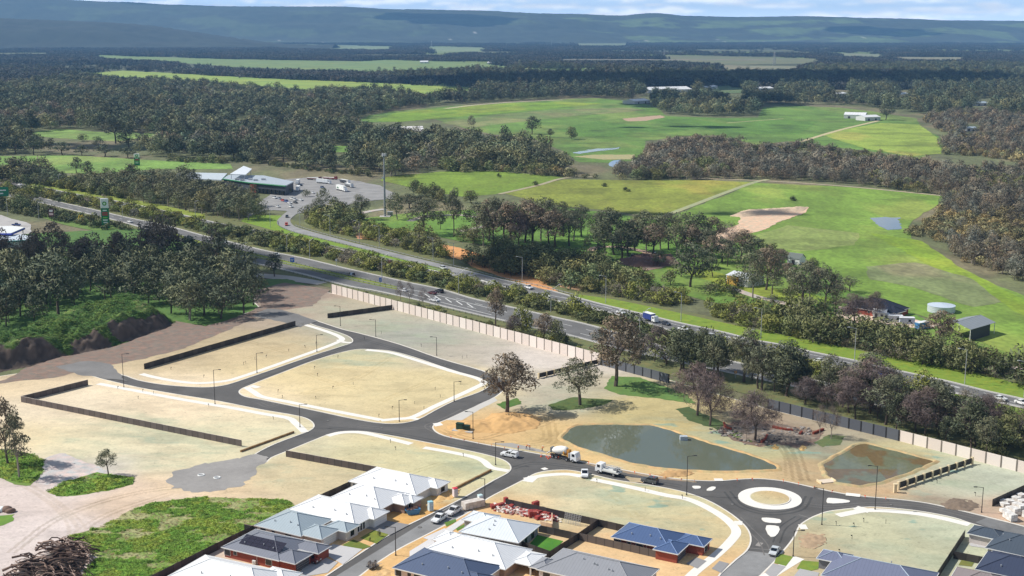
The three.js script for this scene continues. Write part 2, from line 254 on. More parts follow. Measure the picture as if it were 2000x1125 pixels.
{ // hills far behind, ridge heights read from the skyline
  const SKY = [[-700, -12], [-300, -4], [0, 0], [87, 2], [250, 8], [350, 13], [470, 16], [650, 16], [790, 21], [915, 23], [1090, 29], [1200, 33], [1270, 28], [1340, 33], [1430, 35], [1550, 34], [1700, 37], [1850, 41], [2000, 42], [2400, 46], [2800, 50]];
  const top = (px) => { let i = 0; while (i < SKY.length - 2 && SKY[i + 1][0] < px) i++; const [a, b] = [SKY[i], SKY[i + 1]], t = clamp((px - a[0]) / (b[0] - a[0]), 0, 1); return lerp(a[1], b[1], t * t * (3 - 2 * t)); };
  const hill = (name, x0, x1, nx, nz, zf, zb, ht, colour) => {
    const pos = [], col = [], idx = [], o = [0, 0, 0];
    for (let j = 0; j <= nz; j++) for (let i = 0; i <= nx; i++) {
      const t = j / nz, z = lerp(zf, zb, t), x = lerp(x0, x1, i / nx), s = Math.min(1, t * 1.25), prof = s * s * (3 - 2 * s);
      const n = fbm(x * 0.0009 + 4, z * 0.0016, 5) - 0.5, h = ht(x, z, prof), y = -3 + h * prof + n * 260 * s * (1 - s) * 2.2 + (vn(x * 0.05, z * 0.05) - 0.5) * 9 * s;
      pos.push(x, y, z); colour(x, z, s, o); col.push(...o);
      if (i < nx && j < nz) { const k = j * (nx + 1) + i; idx.push(k, k + 1, k + nx + 1, k + 1, k + nx + 2, k + nx + 1); }
    }
    const g = new THREE.BufferGeometry(); g.setAttribute('position', new THREE.Float32BufferAttribute(pos, 3)); g.setAttribute('color', new THREE.Float32BufferAttribute(col, 3)); g.setIndex(idx); g.computeVertexNormals();
    return struct(name, g, M(0xffffff, 1, { vertexColors: true }));
  };
  hill('hills', -8200, 8200, 560, 60, -12300, -16200, (x) => { const px = 1000 + x / 15600 * 2545; return ALT + (60 - top(px)) / 2500 * 15600 * 1.03; }, (x, z, s, o) => {
    const f = fbm(x * 0.0022 + 7, z * 0.003 + 1, 4), c = smooth(f, 0.57, 0.60) * (s > 0.05 && s < 0.75 ? 1 : 0) * (x > 500 ? 1 : 0.35), k = 0.35 + 0.7 * vn(x * 0.02, z * 0.02) + 0.6 * fbm(x * 0.003, z * 0.006 + 8, 3), w = vn(x * 0.013 + 70, z * 0.02) > 0.955 && s < 0.4 ? 1 : 0;
    o[0] = lerp(0.052, 0.12, c) * k + w * 0.4; o[1] = lerp(0.062, 0.17, c) * k + w * 0.38; o[2] = lerp(0.038, 0.06, c) * k + w * 0.36;
  });
  hill('wooded_rise', -5200, -1250, 160, 30, -8300, -9900, (x, z, p) => { const px = 1000 + x / 9400 * 2545, yy = lerp(30, 52, clamp((px + 40) / 560, 0, 1)) + 5; return Math.max(0, ALT + (60 - yy) / 2500 * 9500) * smooth(-x, 1250, 3000); }, (x, z, s, o) => { const k = 0.6 + 0.8 * vn(x * 0.02, z * 0.02); o[0] = 0.034 * k; o[1] = 0.042 * k; o[2] = 0.03 * k; });
}
// fields, far to near: picture outlines laid on the ground
const FIELDS = [
  [[[84, 77], [150, 80], [217, 84], [190, 91], [85, 86]], 0.30, 0.36, 0.13], [[[525, 86], [700, 88], [700, 97], [540, 93]], 0.26, 0.33, 0.13], [[[650, 88], [765, 91], [765, 97], [650, 96]], 0.24, 0.32, 0.12], [[[835, 91], [945, 93], [945, 102], [850, 104]], 0.25, 0.33, 0.12],
  [[[1122, 82], [1228, 83], [1228, 89], [1130, 89]], 0.24, 0.3, 0.13], [[[1300, 108], [1450, 111], [1600, 115], [1610, 124], [1430, 127], [1300, 119]], 0.19, 0.21, 0.08], [[[1395, 127], [1580, 130], [1545, 139], [1400, 138]], 0.26, 0.26, 0.12], [[[1630, 103], [1735, 107], [1730, 113], [1640, 110]], 0.24, 0.28, 0.12], [[[1741, 111], [1890, 112], [1880, 118], [1750, 117]], 0.26, 0.26, 0.12],
  [[[180, 108], [330, 112], [455, 116], [700, 120], [755, 117], [895, 121], [995, 129], [985, 135], [902, 132], [860, 138], [720, 142], [650, 138], [455, 131], [330, 121], [200, 114]], 0.20, 0.30, 0.075],
  [[[140, 145], [245, 138], [350, 144], [525, 154], [700, 160], [790, 165], [940, 173], [930, 177], [825, 184], [755, 175], [650, 170], [595, 176], [455, 163], [315, 154], [220, 150]], 0.30, 0.42, 0.06],
  [[[1390, 165], [1450, 165], [1450, 182], [1390, 182]], 0.13, 0.2, 0.06],
].map(([l, ...c]) => [rough(W2(l), 60, 9, l.length), c, 0]);
{ const r = rngOf(606); for (let i = 0; i < 16; i++) { const d = 3300 + 8400 * Math.pow(r(), 1.2), x = (r() - 0.5) * d * 0.92, w = 120 + r() * r() * 500, h = 90 + r() * 240, sk = (r() - 0.5) * 160, t = r(), c = t < 0.45 ? [0.17, 0.26, 0.06] : t < 0.9 ? [0.20, 0.22, 0.08] : [0.25, 0.23, 0.13]; FIELDS.push([rough([[x - w, -d], [x + w, -d - sk], [x + w * 0.9, -d - h - sk], [x - w * 0.85, -d - h]], 50, 14, i + 5), c, 0]); } }
FIELDS.push(...[
  [[[690, 240], [720, 226], [770, 217], [895, 206], [1000, 199], [1157, 191], [1250, 199], [1285, 212], [1300, 226], [1380, 231], [1480, 229], [1490, 209], [1560, 207], [1640, 210], [1700, 217], [1790, 231], [1800, 250], [1835, 266], [1845, 290], [1790, 312], [1740, 300], [1640, 288], [1540, 275], [1480, 283], [1400, 264], [1330, 266], [1262, 275], [1250, 312], [1190, 318], [1130, 316], [1095, 292], [1040, 270], [960, 262], [900, 248], [840, 230], [760, 238]], 0.135, 0.222, 0.036],
  [[[745, 352], [755, 345], [860, 335], [965, 334], [1075, 343], [1102, 347], [975, 378], [900, 384], [800, 366]], 0.185, 0.255, 0.025],
  [[[985, 377], [1100, 350], [1250, 352], [1390, 352], [1466, 356], [1380, 390], [1285, 424], [1180, 410], [1060, 398]], 0.245, 0.255, 0.034],
  [[[1476, 357], [1640, 364], [1800, 377], [1852, 383], [1800, 420], [1772, 440], [1785, 470], [1850, 510], [1920, 545], [2010, 580], [2060, 620], [2060, 730], [1990, 705], [1890, 655], [1760, 600], [1640, 560], [1600, 520], [1500, 470], [1400, 445], [1297, 427]], 0.185, 0.272, 0.036],
  [[[690, 432], [720, 425], [800, 415], [850, 412], [960, 408], [1080, 402], [1180, 414], [1290, 430], [1420, 445], [1500, 470], [1560, 520], [1640, 560], [1760, 602], [1890, 657], [2060, 732], [2060, 745], [1900, 697], [1700, 645], [1600, 620], [1480, 602], [1380, 588], [1290, 562], [1210, 534], [1150, 505], [1000, 484], [900, 470], [800, 452], [740, 442]], 0.128, 0.225, 0.028],
  [[[-20, 305], [140, 303], [300, 313], [450, 320], [455, 330], [300, 330], [170, 340], [90, 336], [-20, 328]], 0.19, 0.30, 0.055], [[[30, 262], [120, 252], [200, 258], [300, 260], [310, 267], [230, 276], [120, 270], [60, 265]], 0.20, 0.29, 0.06], [[[640, 285], [690, 285], [690, 297], [640, 297]], 0.18, 0.3, 0.05],
].map(([l, ...c]) => [rough(W2(l), 12, 1.2, l.length), c, 1]));
let nearN = 0;
FIELDS.forEach(([p, c, near], i) => sheet('field', p, near ? -0.1 + 0.006 * nearN++ : 0.3 + i * 0.006, near ? mMid(...c) : mGrass(c[0] * 0.8, c[1] * 0.8, c[2] * 1.1), near ? MID : 700));
const over = (name, l, y, c, step = 8, amp = 1) => sheet(name, rough(W2(l), step, amp, l.length + 3), y, mMid(...c), MID);
over('field', [[735, 236], [770, 221], [895, 208], [1000, 202], [1100, 199], [1180, 202], [1060, 214], [950, 224], [860, 231], [780, 238]], 0.02, [0.19, 0.29, 0.025]);
over('field', [[860, 240], [960, 225], [1080, 214], [1230, 210], [1260, 216], [1130, 226], [1020, 237], [920, 250]], 0.03, [0.17, 0.21, 0.06]);
over('field', [[1080, 250], [1200, 232], [1330, 228], [1460, 232], [1600, 236], [1560, 262], [1400, 262], [1250, 268], [1130, 266]], 0.026, [0.115, 0.215, 0.03]);
over('field', [[1600, 262], [1720, 240], [1795, 243], [1830, 268], [1840, 300], [1780, 305], [1690, 290]], 0.034, [0.28, 0.34, 0.05]);
over('field', [[1440, 470], [1540, 440], [1680, 455], [1670, 478], [1560, 492]], -0.02, [0.26, 0.30, 0.075]);
over('field', [[1690, 520], [1790, 512], [1900, 545], [1960, 590], [1900, 600], [1780, 560], [1700, 545]], -0.015, [0.20, 0.22, 0.085]);
over('field', [[1700, 455], [1800, 470], [1880, 525], [2000, 585], [2040, 640], [1920, 570], [1820, 520], [1740, 478]], -0.025, [0.21, 0.30, 0.022]);
over('field', [[1240, 505], [1360, 520], [1500, 560], [1640, 585], [1560, 600], [1420, 560]], -0.02, [0.19, 0.27, 0.02]);
const dirt = M(pic(206, 184, 158), 0.95, { map: grassTex }), paleDirt = (r, g, b) => M(lin(r, g, b, 1.55), 0.95, { map: grassTex });
const track = (l, w, y, m, name = 'dirt_track') => struct(name, band(spline(W2(l)), w, 24), m, y);
track([[975, 379], [1050, 362], [1108, 347], [1160, 345]], 4.5, 0.004, paleDirt(170, 165, 135)); track([[1280, 428], [1360, 398], [1420, 375], [1474, 356], [1500, 350]], 5, 0.004, paleDirt(165, 172, 130));
track([[1350, 348], [1470, 352], [1640, 363], [1860, 384]], 4, 0.008, paleDirt(185, 175, 150)); track([[1560, 278], [1640, 254], [1715, 236]], 6, 0.06, paleDirt(200, 190, 150)); track([[870, 212], [930, 205], [1010, 199], [1100, 195]], 9, 0.064, paleDirt(200, 190, 165)); track([[1420, 240], [1530, 232]], 4, 0.068, paleDirt(190, 190, 140));
track([[655, 424], [690, 419], [730, 411], [752, 408]], 6, 0.02, paleDirt(190, 186, 178)); track([[900, 452], [960, 435], [900, 420], [830, 423], [800, 432]], 5, 0.02, paleDirt(180, 172, 160));
track([[1155, 490], [1165, 483], [1205, 482], [1260, 492], [1300, 510]], 5, 0.03, paleDirt(205, 180, 160)); track([[1420, 560], [1480, 580], [1560, 600], [1660, 645], [1790, 670], [1850, 688], [1960, 712], [2060, 745]], 5, 0.03, paleDirt(190, 182, 172)); track([[1560, 640], [1640, 632], [1700, 618]], 7, 0.034, paleDirt(215, 200, 185));
const sandSheet = (l, y, r, g, b, s = 1) => sheet('sand', rough(W2(l), 3, 0.7 * s, l.length + 9), y, M(lin(r, g, b, 1.5), 0.95, { map: grassTex }), 24);
sandSheet([[1400, 452], [1440, 440], [1450, 414], [1500, 408], [1580, 405], [1575, 415], [1520, 434], [1490, 450], [1440, 460], [1415, 490], [1395, 480]], 0.01, 226, 198, 168); sandSheet([[1215, 232], [1290, 225], [1300, 229], [1260, 236], [1225, 237]], 0.04, 190, 165, 140, 3);
sandSheet([[1120, 306], [1160, 302], [1240, 302], [1235, 311], [1180, 312]], 0.04, 176, 172, 124, 2); sandSheet([[855, 476], [900, 484], [960, 505], [960, 516], [900, 508], [850, 492]], 0.05, 226, 168, 108); sandSheet([[905, 500], [960, 515], [1020, 530], [1060, 550], [1090, 570], [1060, 565], [990, 545], [920, 520]], 0.054, 220, 164, 108); sandSheet([[1090, 545], [1150, 560], [1130, 568], [1095, 560]], 0.05, 215, 180, 140); sandSheet([[690, 455], [740, 458], [740, 470], [700, 466]], 0.05, 222, 160, 120); sandSheet([[1230, 505], [1310, 495], [1330, 515], [1260, 530]], 0.05, 150, 130, 115);
sandSheet([[1640, 598], [1720, 612], [1840, 635], [1800, 642], [1700, 632], [1630, 622]], 0.05, 226, 208, 190);
const mWater = (r, g, b, rough = 0.04) => new THREE.MeshPhysicalMaterial({ color: lin(r, g, b), roughness: rough, ior: 1.33, specularIntensity: 1 });
const water = (name, l, y, m, step = 4, amp = 0.5) => sheet(name, rough(W2(l), step, amp, l.length), y, m);
water('pond', [[1700, 426], [1730, 424], [1756, 425], [1758, 448], [1735, 449], [1715, 441]], 0.012, mWater(132, 148, 160), 5, 1.2); water('pond', [[722, 254], [760, 248], [826, 246], [824, 256], [780, 262], [725, 263]], 0.05, M(lin(232, 228, 226), 0.4), 15, 2); water('marsh', [[1120, 298], [1160, 291], [1215, 287], [1210, 290], [1165, 296], [1132, 301]], 0.06, mWater(150, 175, 175), 6, 3); water('pond', [[1188, 316], [1216, 312], [1222, 328], [1196, 330]], 0.064, mWater(130, 160, 190), 12, 3);
// ---------- freeway ----------
const sheetPx = (name, top, bottom, y, mat, how = 60) => sheet(name, dedupe([...spline(W2(top), false, 4), ...spline(W2(bottom), false, 4).reverse()]), y, mat, how);
const line = (l, w, y, m = mPaint, name = 'lane_marking') => struct(name, band(spline(W2(l)), w, 10), m, y);
function shiftLine(l, d) { return l.map((p, i) => { const a = l[Math.max(0, i - 1)], b = l[Math.min(l.length - 1, i + 1)], n = Math.hypot(b[0] - a[0], b[1] - a[1]) || 1; return [p[0] - (b[1] - a[1]) / n * d, p[1] + (b[0] - a[0]) / n * d]; }); }
function dashes(l, w, len, gap, y) { const g = []; let acc = 0, cur = []; for (let i = 1; i < l.length; i++) { const a = l[i - 1], b = l[i], s = Math.hypot(b[0] - a[0], b[1] - a[1]), n = Math.ceil(s / 0.5); for (let k = 0; k < n; k++) { const t = k / n, on = acc % (len + gap) < len; if (on) cur.push([lerp(a[0], b[0], t), lerp(a[1], b[1], t)]); else if (cur.length > 1) { g.push(band(cur, w)); cur = []; } acc += s / n; } } if (g.length) struct('lane_marking', mergeGeometries(g), mPaint, y); }
const N_TOP = [[-160, 335], [-40, 364], [53, 379], [112, 393], [181, 408], [249, 424], [330, 441], [401, 460], [456, 473], [516, 488], [592, 503], [680, 524], [716, 532], [791, 549], [867, 565], [924, 582], [991, 597], [1096, 621], [1142, 631], [1237, 657], [1301, 676], [1361, 688], [1480, 716], [1531, 729], [1640, 751], [1745, 774], [1806, 789], [1871, 804], [2000, 834], [2200, 880]];
const N_BOT = [[-160, 345], [-40, 374], [53, 391], [112, 404], [181, 420], [249, 437], [330, 463], [410, 491], [471, 508], [516, 519], [592, 536], [680, 559], [731, 568], [821, 588], [936, 616], [1101, 653], [1136, 662], [1240, 690], [1360, 715], [1496, 744], [1561, 758], [1640, 775], [1745, 800], [1862, 829], [2000, 864], [2200, 912]];
const F_TOP = [[-160, 325], [-40, 345], [15, 352], [45, 359], [91, 367], [136, 376], [159, 380], [260, 398], [380, 424], [418, 433], [505, 450], [545, 459], [600, 470], [646, 482], [716, 498], [791, 516], [850, 528], [900, 537]];
const F_BOT = [[-160, 333], [-40, 352], [15, 361], [45, 368], [91, 378], [136, 386], [159, 390], [260, 409], [380, 435], [418, 444], [505, 461], [545, 470], [600, 482], [640, 491], [716, 508], [791, 526], [850, 541], [900, 551]];
const X_TOP = [[880, 521], [900, 525], [976, 544], [1051, 560], [1127, 580], [1180, 594], [1256, 612], [1331, 630], [1407, 646], [1480, 664], [1516, 670], [1591, 687], [1667, 702], [1740, 719], [1776, 727], [1851, 743], [1927, 762], [2000, 778], [2200, 824]];
const X_BOT = [[880, 546], [924, 557], [991, 571], [1051, 585], [1112, 597], [1180, 609], [1248, 627], [1308, 646], [1376, 661], [1440, 675], [1493, 688], [1552, 700], [1621, 716], [1700, 732], [1791, 753], [1881, 772], [2000, 798], [2200, 846]];
const R_IN = [[600, 395], [575, 402], [562, 412], [551, 421], [541, 432], [546, 442], [576, 454], [622, 465], [680, 479], [716, 488], [791, 508], [874, 527], [918, 539]];
const R_OUT = [[625, 398], [600, 406], [585, 414], [575, 421], [567, 430], [576, 442], [607, 452], [644, 462], [680, 472], [716, 480.5], [791, 499], [867, 517], [940, 535]];
const vergeGreen = mGrass(0.165, 0.25, 0.024), vergeDull = mGrass(0.13, 0.17, 0.05);
// verges: the strip on both sides and the median
sheetPx('verge', [[-160, 318], [0, 340], [160, 372], [380, 415], [520, 415], [600, 440], [700, 462], [800, 485], [900, 510], [980, 530], [1100, 556], [1256, 590], [1407, 622], [1591, 660], [1776, 696], [2000, 745], [2200, 790]], [[-160, 380], [0, 400], [120, 430], [300, 460], [420, 506], [600, 550], [700, 575], [840, 605], [1000, 642], [1150, 690], [1300, 730], [1500, 780], [1755, 850], [2000, 915], [2200, 965]], -0.06, mGrass(0.13, 0.145, 0.055), 24);
sheetPx('verge', [[1130, 575], [1200, 585], [1331, 612], [1440, 636], [1591, 666], [1740, 697], [1880, 722], [2000, 752], [2200, 798]], [[1130, 584], [1256, 615], [1407, 650], [1591, 690], [1740, 722], [1851, 746], [2000, 781], [2200, 827]], 0.0, vergeGreen, 24);
sheetPx('verge', [[490, 418], [540, 421], [549, 421], [541, 432], [546, 442], [600, 460], [716, 488], [830, 517], [880, 531]], [[470, 432], [520, 446], [600, 468], [700, 492], [800, 517], [880, 535]], 0.0, mGrass(0.155, 0.26, 0.022), 24);
sheetPx('verge', [[1240, 626], [1340, 655], [1500, 690], [1620, 716], [1790, 753], [2000, 799]], [[1240, 640], [1340, 670], [1500, 707], [1620, 735], [1790, 770], [2000, 815]], 0.0, mGrass(0.15, 0.24, 0.025), 24);
sheetPx('verge', [[20, 350], [60, 356], [110, 366], [160, 374], [260, 390], [400, 418]], [[10, 358], [45, 360], [100, 370], [160, 381], [260, 399], [400, 428]], 0.0, mGrass(0.21, 0.27, 0.035), 24);
sheetPx('verge', [[-40, 380], [60, 400], [160, 425], [230, 440]], [[-40, 398], [60, 418], [130, 440], [230, 458]], 0.0, mGrass(0.11, 0.19, 0.035), 24);
sheetPx('verge', [[1700, 745], [1850, 780], [2000, 815]], [[1700, 775], [1850, 808], [2000, 840]], 0.004, vergeDull, 24);
sheetPx('freeway', N_TOP, N_BOT, 0.02, asphFwy); sheetPx('freeway', F_TOP, F_BOT, 0.02, asphFwy); sheetPx('freeway', X_TOP, X_BOT, 0.024, asphFwy); sheetPx('freeway_ramp', R_OUT, R_IN, 0.028, mAsph(0.24, 1.01));
// the grass strip that parts the near carriageway as far as the gore
sheetPx('verge', [[330, 452], [410, 476], [493, 494], [561, 510], [640, 529], [716, 546], [776, 560]], [[330, 455], [400, 481], [456, 494], [531, 510], [592, 524], [680, 546], [776, 566]], 0.026, mGrass(0.17, 0.22, 0.03), 24);
const nTop = spline(W2(N_TOP)), nBot = spline(W2(N_BOT)), xTop = spline(W2(X_TOP)), xBot = spline(W2(X_BOT)), fTop = spline(W2(F_TOP)), fBot = spline(W2(F_BOT));
const shoulder = M(lin(190, 186, 178), 0.9);
for (const [l, s] of [[nTop, 1], [nBot, -1], [xTop, 1], [xBot, -1], [fTop, 1], [fBot, -1]]) { struct('lane_marking', band(shiftLine(l, s * 1.6), 0.28), mPaint, 0.036); struct('road_shoulder', band(shiftLine(l, s * 0.5), 1.1), shoulder, 0.032); }
const between = (a, b, t) => { const A = W2(a), B = W2(b), n = 40, at = (L, u) => { const c = new THREE.CatmullRomCurve3(L.map(([x, z]) => new THREE.Vector3(x, 0, z)), false, 'centripetal').getPoint(u); return [c.x, c.z]; }; return Array.from({ length: n + 1 }, (_, i) => { const p = at(A, i / n), q = at(B, i / n); return [lerp(p[0], q[0], t), lerp(p[1], q[1], t)]; }); };
for (const t of [0.34, 0.62]) { dashes(between(X_TOP, X_BOT, t), 0.28, 6, 8, 0.038); }
dashes(between(N_TOP.slice(0, 9), N_BOT.slice(0, 9), 0.5), 0.26, 5, 8, 0.038); dashes(between(F_TOP, F_BOT, 0.5), 0.26, 5, 8, 0.038); dashes(between(N_TOP.slice(14), N_BOT.slice(14), 0.36), 0.28, 6, 8, 0.038); dashes(between(N_TOP.slice(14), N_BOT.slice(14), 0.68), 0.28, 6, 8, 0.038);
line([[918, 541], [990, 562], [1100, 590], [1180, 606]], 1.5, 0.037, M(lin(205, 203, 196), 0.8), 'painted_gore'); line([[1180, 606], [1220, 618], [1262, 629]], 0.35, 0.04); line([[924, 548], [1000, 562], [1100, 582], [1180, 600], [1260, 622]], 0.3, 0.041);
for (let i = 0; i < 5; i++) { const x = 828 + i * 21, y = 573 + i * 4.9; line([[x, y], [x + 12, y + 8]], 0.55, 0.04); } line([[776, 566], [830, 582], [900, 600], [960, 615]], 0.4, 0.041); line([[776, 562], [830, 571], [900, 588], [990, 610]], 0.4, 0.041);
for (const [x, y] of [[1414, 656], [1610, 700], [1852, 752]]) line([[x, y], [x + 22, y + 6]], 0.5, 0.04);
const steel = M(new THREE.Color(0.42, 0.43, 0.44), 0.45, { metalness: 0.5 }), steelDark = M(new THREE.Color(0.05, 0.05, 0.055), 0.6), galv = M(new THREE.Color(0.5, 0.51, 0.52), 0.5, { metalness: 0.3 });
function guardRail(l, label) {
  const p = spline(W2(l), false, 3), o = thing('guard_rail', label, 'guard rail', new THREE.Vector3(p[0][0], 0, p[0][1])), q = p.map(([x, z]) => [x - p[0][0], z - p[0][1]]), r = new MB(), s = new MB(); let acc = 0;
  for (let i = 1; i < q.length; i++) { const a = q[i - 1], b = q[i], l2 = Math.hypot(b[0] - a[0], b[1] - a[1]), t = Math.atan2(-(b[1] - a[1]), b[0] - a[0]); r.box(l2 + 0.02, 0.32, 0.08, (a[0] + b[0]) / 2, 0.62, (a[1] + b[1]) / 2, t);
    for (; acc < l2; acc += 4) s.box(0.16, 0.8, 0.16, lerp(a[0], b[0], acc / l2), 0.4, lerp(a[1], b[1], acc / l2), t); acc -= l2; }
  r.build('rail', steel, o); s.build('post', steelDark, o).userData.kind = 'stuff';
}
guardRail([[493, 495], [561, 511], [640, 530], [716, 547], [771, 560]], 'grey guard rail along the upper side of the narrow grass strip in the near carriageway');
guardRail([[400, 481], [456, 493.5], [531, 509.5], [592, 523.5], [680, 545.5], [776, 565]], 'grey guard rail along the lower side of the narrow grass strip in the near carriageway');
guardRail([[471, 511], [592, 539], [680, 562], [760, 578]], 'grey guard rail on the outer edge of the near carriageway above the wall'); guardRail([[840, 596], [920, 615], [1010, 636], [1130, 663]], 'grey guard rail beside the near carriageway behind the small trees at the wall');
guardRail([[541, 432], [546, 442.5], [576, 455], [622, 466], [680, 480], [716, 489], [791, 509], [874, 528.5]], 'grey guard rail on the inner edge of the curved ramp'); guardRail([[576, 441], [607, 451], [644, 461], [716, 479.5], [791, 498], [900, 524], [976, 543], [1051, 559], [1120, 577]], 'pale concrete-topped guard rail along the outer edge of the ramp');
guardRail([[600, 469.5], [646, 481], [716, 497], [791, 515], [874, 532], [905, 540]], 'grey guard rail between the ramp verge and the far carriageway');
// service yard and its entry road
sheet('car_park', rough(W2([[480, 425], [500, 400], [520, 385], [560, 350], [620, 345], [690, 352], [740, 362], [772, 378], [766, 388], [700, 394], [660, 404], [620, 408], [580, 418], [560, 412], [520, 410]]), 12, 1, 4), 0.012, asphServo, 60);
sheet('car_park', rough(W2([[-90, 470], [-90, 425], [0, 420], [62, 438], [62, 452], [40, 470]]), 12, 1, 5), 0.012, mAsph(0.36, 1.04), 60);
sheetPx('path', [[500, 541], [560, 548], [620, 556]], [[490, 533], [560, 538], [640, 551]], 0.004, M(lin(180, 175, 168), 0.9), 10);

// ---------- the estate: bitumen below, kerbed blocks upon it ----------
const estOutline = W2([[-120, 1200], [-120, 760], [0, 735], [180, 705], [330, 672], [420, 640], [505, 605], [505, 572], [560, 560], [648, 573], [1150, 707], [1505, 800], [1755, 861], [2100, 950], [2100, 1200]]);
sheet('road', estOutline, 0.0, asphNew, 60);
sheet('road', W2([[887, 983], [925, 1000], [703, 1140], [600, 1160]]), 0.006, asphOld, 60); sheet('road', W2([[1448, 1074], [1530, 1084], [1470, 1150], [1380, 1150]]), 0.006, asphOld, 60);
sheet('road', W2([[1933, 1009], [2080, 1045], [2080, 1085], [1905, 1020]]), 0.006, mAsph(0.15), 60);
const BLOCKS = [
  [[235, 732], [269, 743], [320, 752], [390, 757], [419, 756], [443, 752], [478, 741], [617, 693], [670, 676], [687, 670], [690, 665], [683, 658], [661, 649], [617, 636], [600, 630], [560, 625], [505, 605], [420, 640], [330, 672], [180, 705], [150, 722]],
  [[466, 767], [469, 761], [486, 753], [553, 727], [617, 703], [681, 685], [705, 682], [732, 683], [759, 685], [807, 697], [860, 715], [913, 732], [940, 740], [955, 750], [953, 757], [935, 767], [887, 784], [849, 803], [817, 820], [788, 827], [753, 828], [697, 820], [617, 803], [563, 792], [510, 781], [478, 775]],
  [[203, 741], [267, 756], [350, 771], [430, 784], [510, 800], [585, 813], [603, 819], [613, 827], [614, 835], [605, 842], [590, 848], [537, 868], [499, 888], [490, 900], [470, 928], [400, 955], [300, 978], [140, 1012], [-120, 1012], [-120, 760], [0, 735], [120, 722]],
  [[529, 894], [558, 882], [617, 858], [638, 850], [670, 844], [700, 842], [753, 849], [833, 864], [913, 880], [953, 889], [983, 898], [996, 907], [999, 916], [993, 924], [967, 938], [913, 969], [873, 990], [764, 1044], [700, 1085], [630, 1131], [560, 1175], [-120, 1190], [-120, 985], [300, 932], [440, 914], [512, 906]],
  [[1028, 934], [1045, 925], [1067, 920], [1107, 918], [1140, 923], [1200, 937], [1253, 945], [1300, 953], [1340, 962], [1380, 976], [1420, 998], [1449, 1020], [1464, 1038], [1468, 1057], [1460, 1076], [1439, 1094], [1409, 1121], [1360, 1165], [640, 1175], [703, 1124], [732, 1102], [777, 1073], [833, 1044], [919, 998], [951, 974], [993, 952]],
  [[600, 622], [621, 628], [670, 644], [700, 651], [780, 673], [860, 701], [940, 724], [962, 733], [1005, 744], [1060, 735], [1165, 712], [1150, 707], [648, 573], [560, 560], [505, 572], [505, 600]],
  [[967, 775], [908, 803], [871, 820], [849, 829], [844, 835], [852, 845], [871, 853], [913, 862], [953, 870], [993, 877], [1067, 890], [1133, 902], [1213, 918], [1267, 928], [1320, 936], [1373, 940], [1407, 940], [1447, 937], [1481, 936], [1527, 940], [1567, 948], [1620, 960], [1673, 969], [1760, 977], [1813, 984], [1867, 996], [1933, 1012], [2000, 1029], [2100, 1055], [2100, 950], [1755, 861], [1505, 800], [1165, 712], [1060, 735], [1003, 746], [985, 760]],
  [[1893, 1021], [1867, 1012], [1813, 1001], [1760, 994], [1700, 990], [1653, 994], [1616, 999], [1595, 1006], [1580, 1013], [1561, 1026], [1551, 1046], [1540, 1062], [1524, 1081], [1511, 1097], [1484, 1124], [1440, 1170], [2100, 1170], [2100, 1080], [2000, 1050], [1940, 1034]],
];
BLOCKS.forEach((l, i) => {
  const p = dedupe(spline(W2(l), true, 3)), q = inset(p, 0.42); slab('kerb', p, -0.02, 0.12, mKerb, 30); sheet('lot', q, 0.122 + i * 0.002, mEst, EST);
});
// footpaths
let pathN = 0;
const path = (l, w = 2.4, y = 0.13) => struct('footpath', band(spline(W2(l), false, 6), w, 30), mPath, y + 0.02 + 0.0009 * pathN++);
path([[276, 731], [300, 737], [350, 746], [392, 749], [445, 744], [470, 737], [560, 706], [655, 671], [668, 664], [661, 657], [620, 642], [585, 632]]); path([[660, 664], [672, 669], [687, 670]], 2, 0.134);
path([[481, 757], [495, 766], [510, 775], [560, 785], [640, 801], [744, 821]]); path([[490, 754], [505, 758]], 2.4, 0.134); path([[744, 822], [775, 819], [800, 817], [850, 794], [930, 757], [944, 749], [935, 741], [880, 725], [800, 700], [760, 689], [715, 684]]); path([[800, 817], [818, 820]], 2, 0.134);
path([[192, 750], [260, 763], [350, 780], [450, 797], [520, 810], [565, 818], [578, 828], [596, 845]]);
path([[640, 852], [665, 846], [700, 845], [750, 855], [803, 868]]); path([[828, 875], [880, 884], [930, 895], [945, 902], [960, 914], [994, 921]], 2.2); 
path([[1025, 937], [1060, 930], [1107, 927], [1135, 931]], 2.2); path([[1030, 942], [1042, 932]], 3, 0.134); path([[1156, 937], [1230, 952], [1300, 968], [1343, 976], [1390, 997], [1425, 1021], [1438, 1040], [1425, 1060], [1400, 1084], [1360, 1116], [1340, 1135]], 2.4); path([[1434, 1022], [1450, 1023]], 2.6, 0.134);
path([[1636, 1008], [1660, 1003], [1690, 998], [1720, 998], [1790, 1004], [1840, 1013], [1893, 1026]], 2.5); path([[1680, 999], [1690, 993]], 4, 0.134); path([[1561, 1030], [1576, 1030]], 3, 0.134);
path([[1395, 938], [1412, 938]], 2, 0.134); path([[1652, 966], [1680, 969]], 2.2, 0.134); path([[1487, 1135], [1530, 1108], [1560, 1090]], 3, 0.134);
sheet('footpath', W2([[871, 821], [908, 804], [938, 789], [965, 777], [972, 783], [938, 800], [902, 822]]), 0.155, M(lin(205, 203, 200), 0.85, { map: pathTex }), 30);
sheet('footpath', W2([[960, 867], [1000, 866], [1060, 880], [1068, 886], [1000, 875]]), 0.155, M(lin(165, 162, 158), 0.85, { map: pathTex }), 30); sheet('footpath', W2([[845, 828], [860, 826], [866, 831], [850, 834]]), 0.158, mPath, 30);
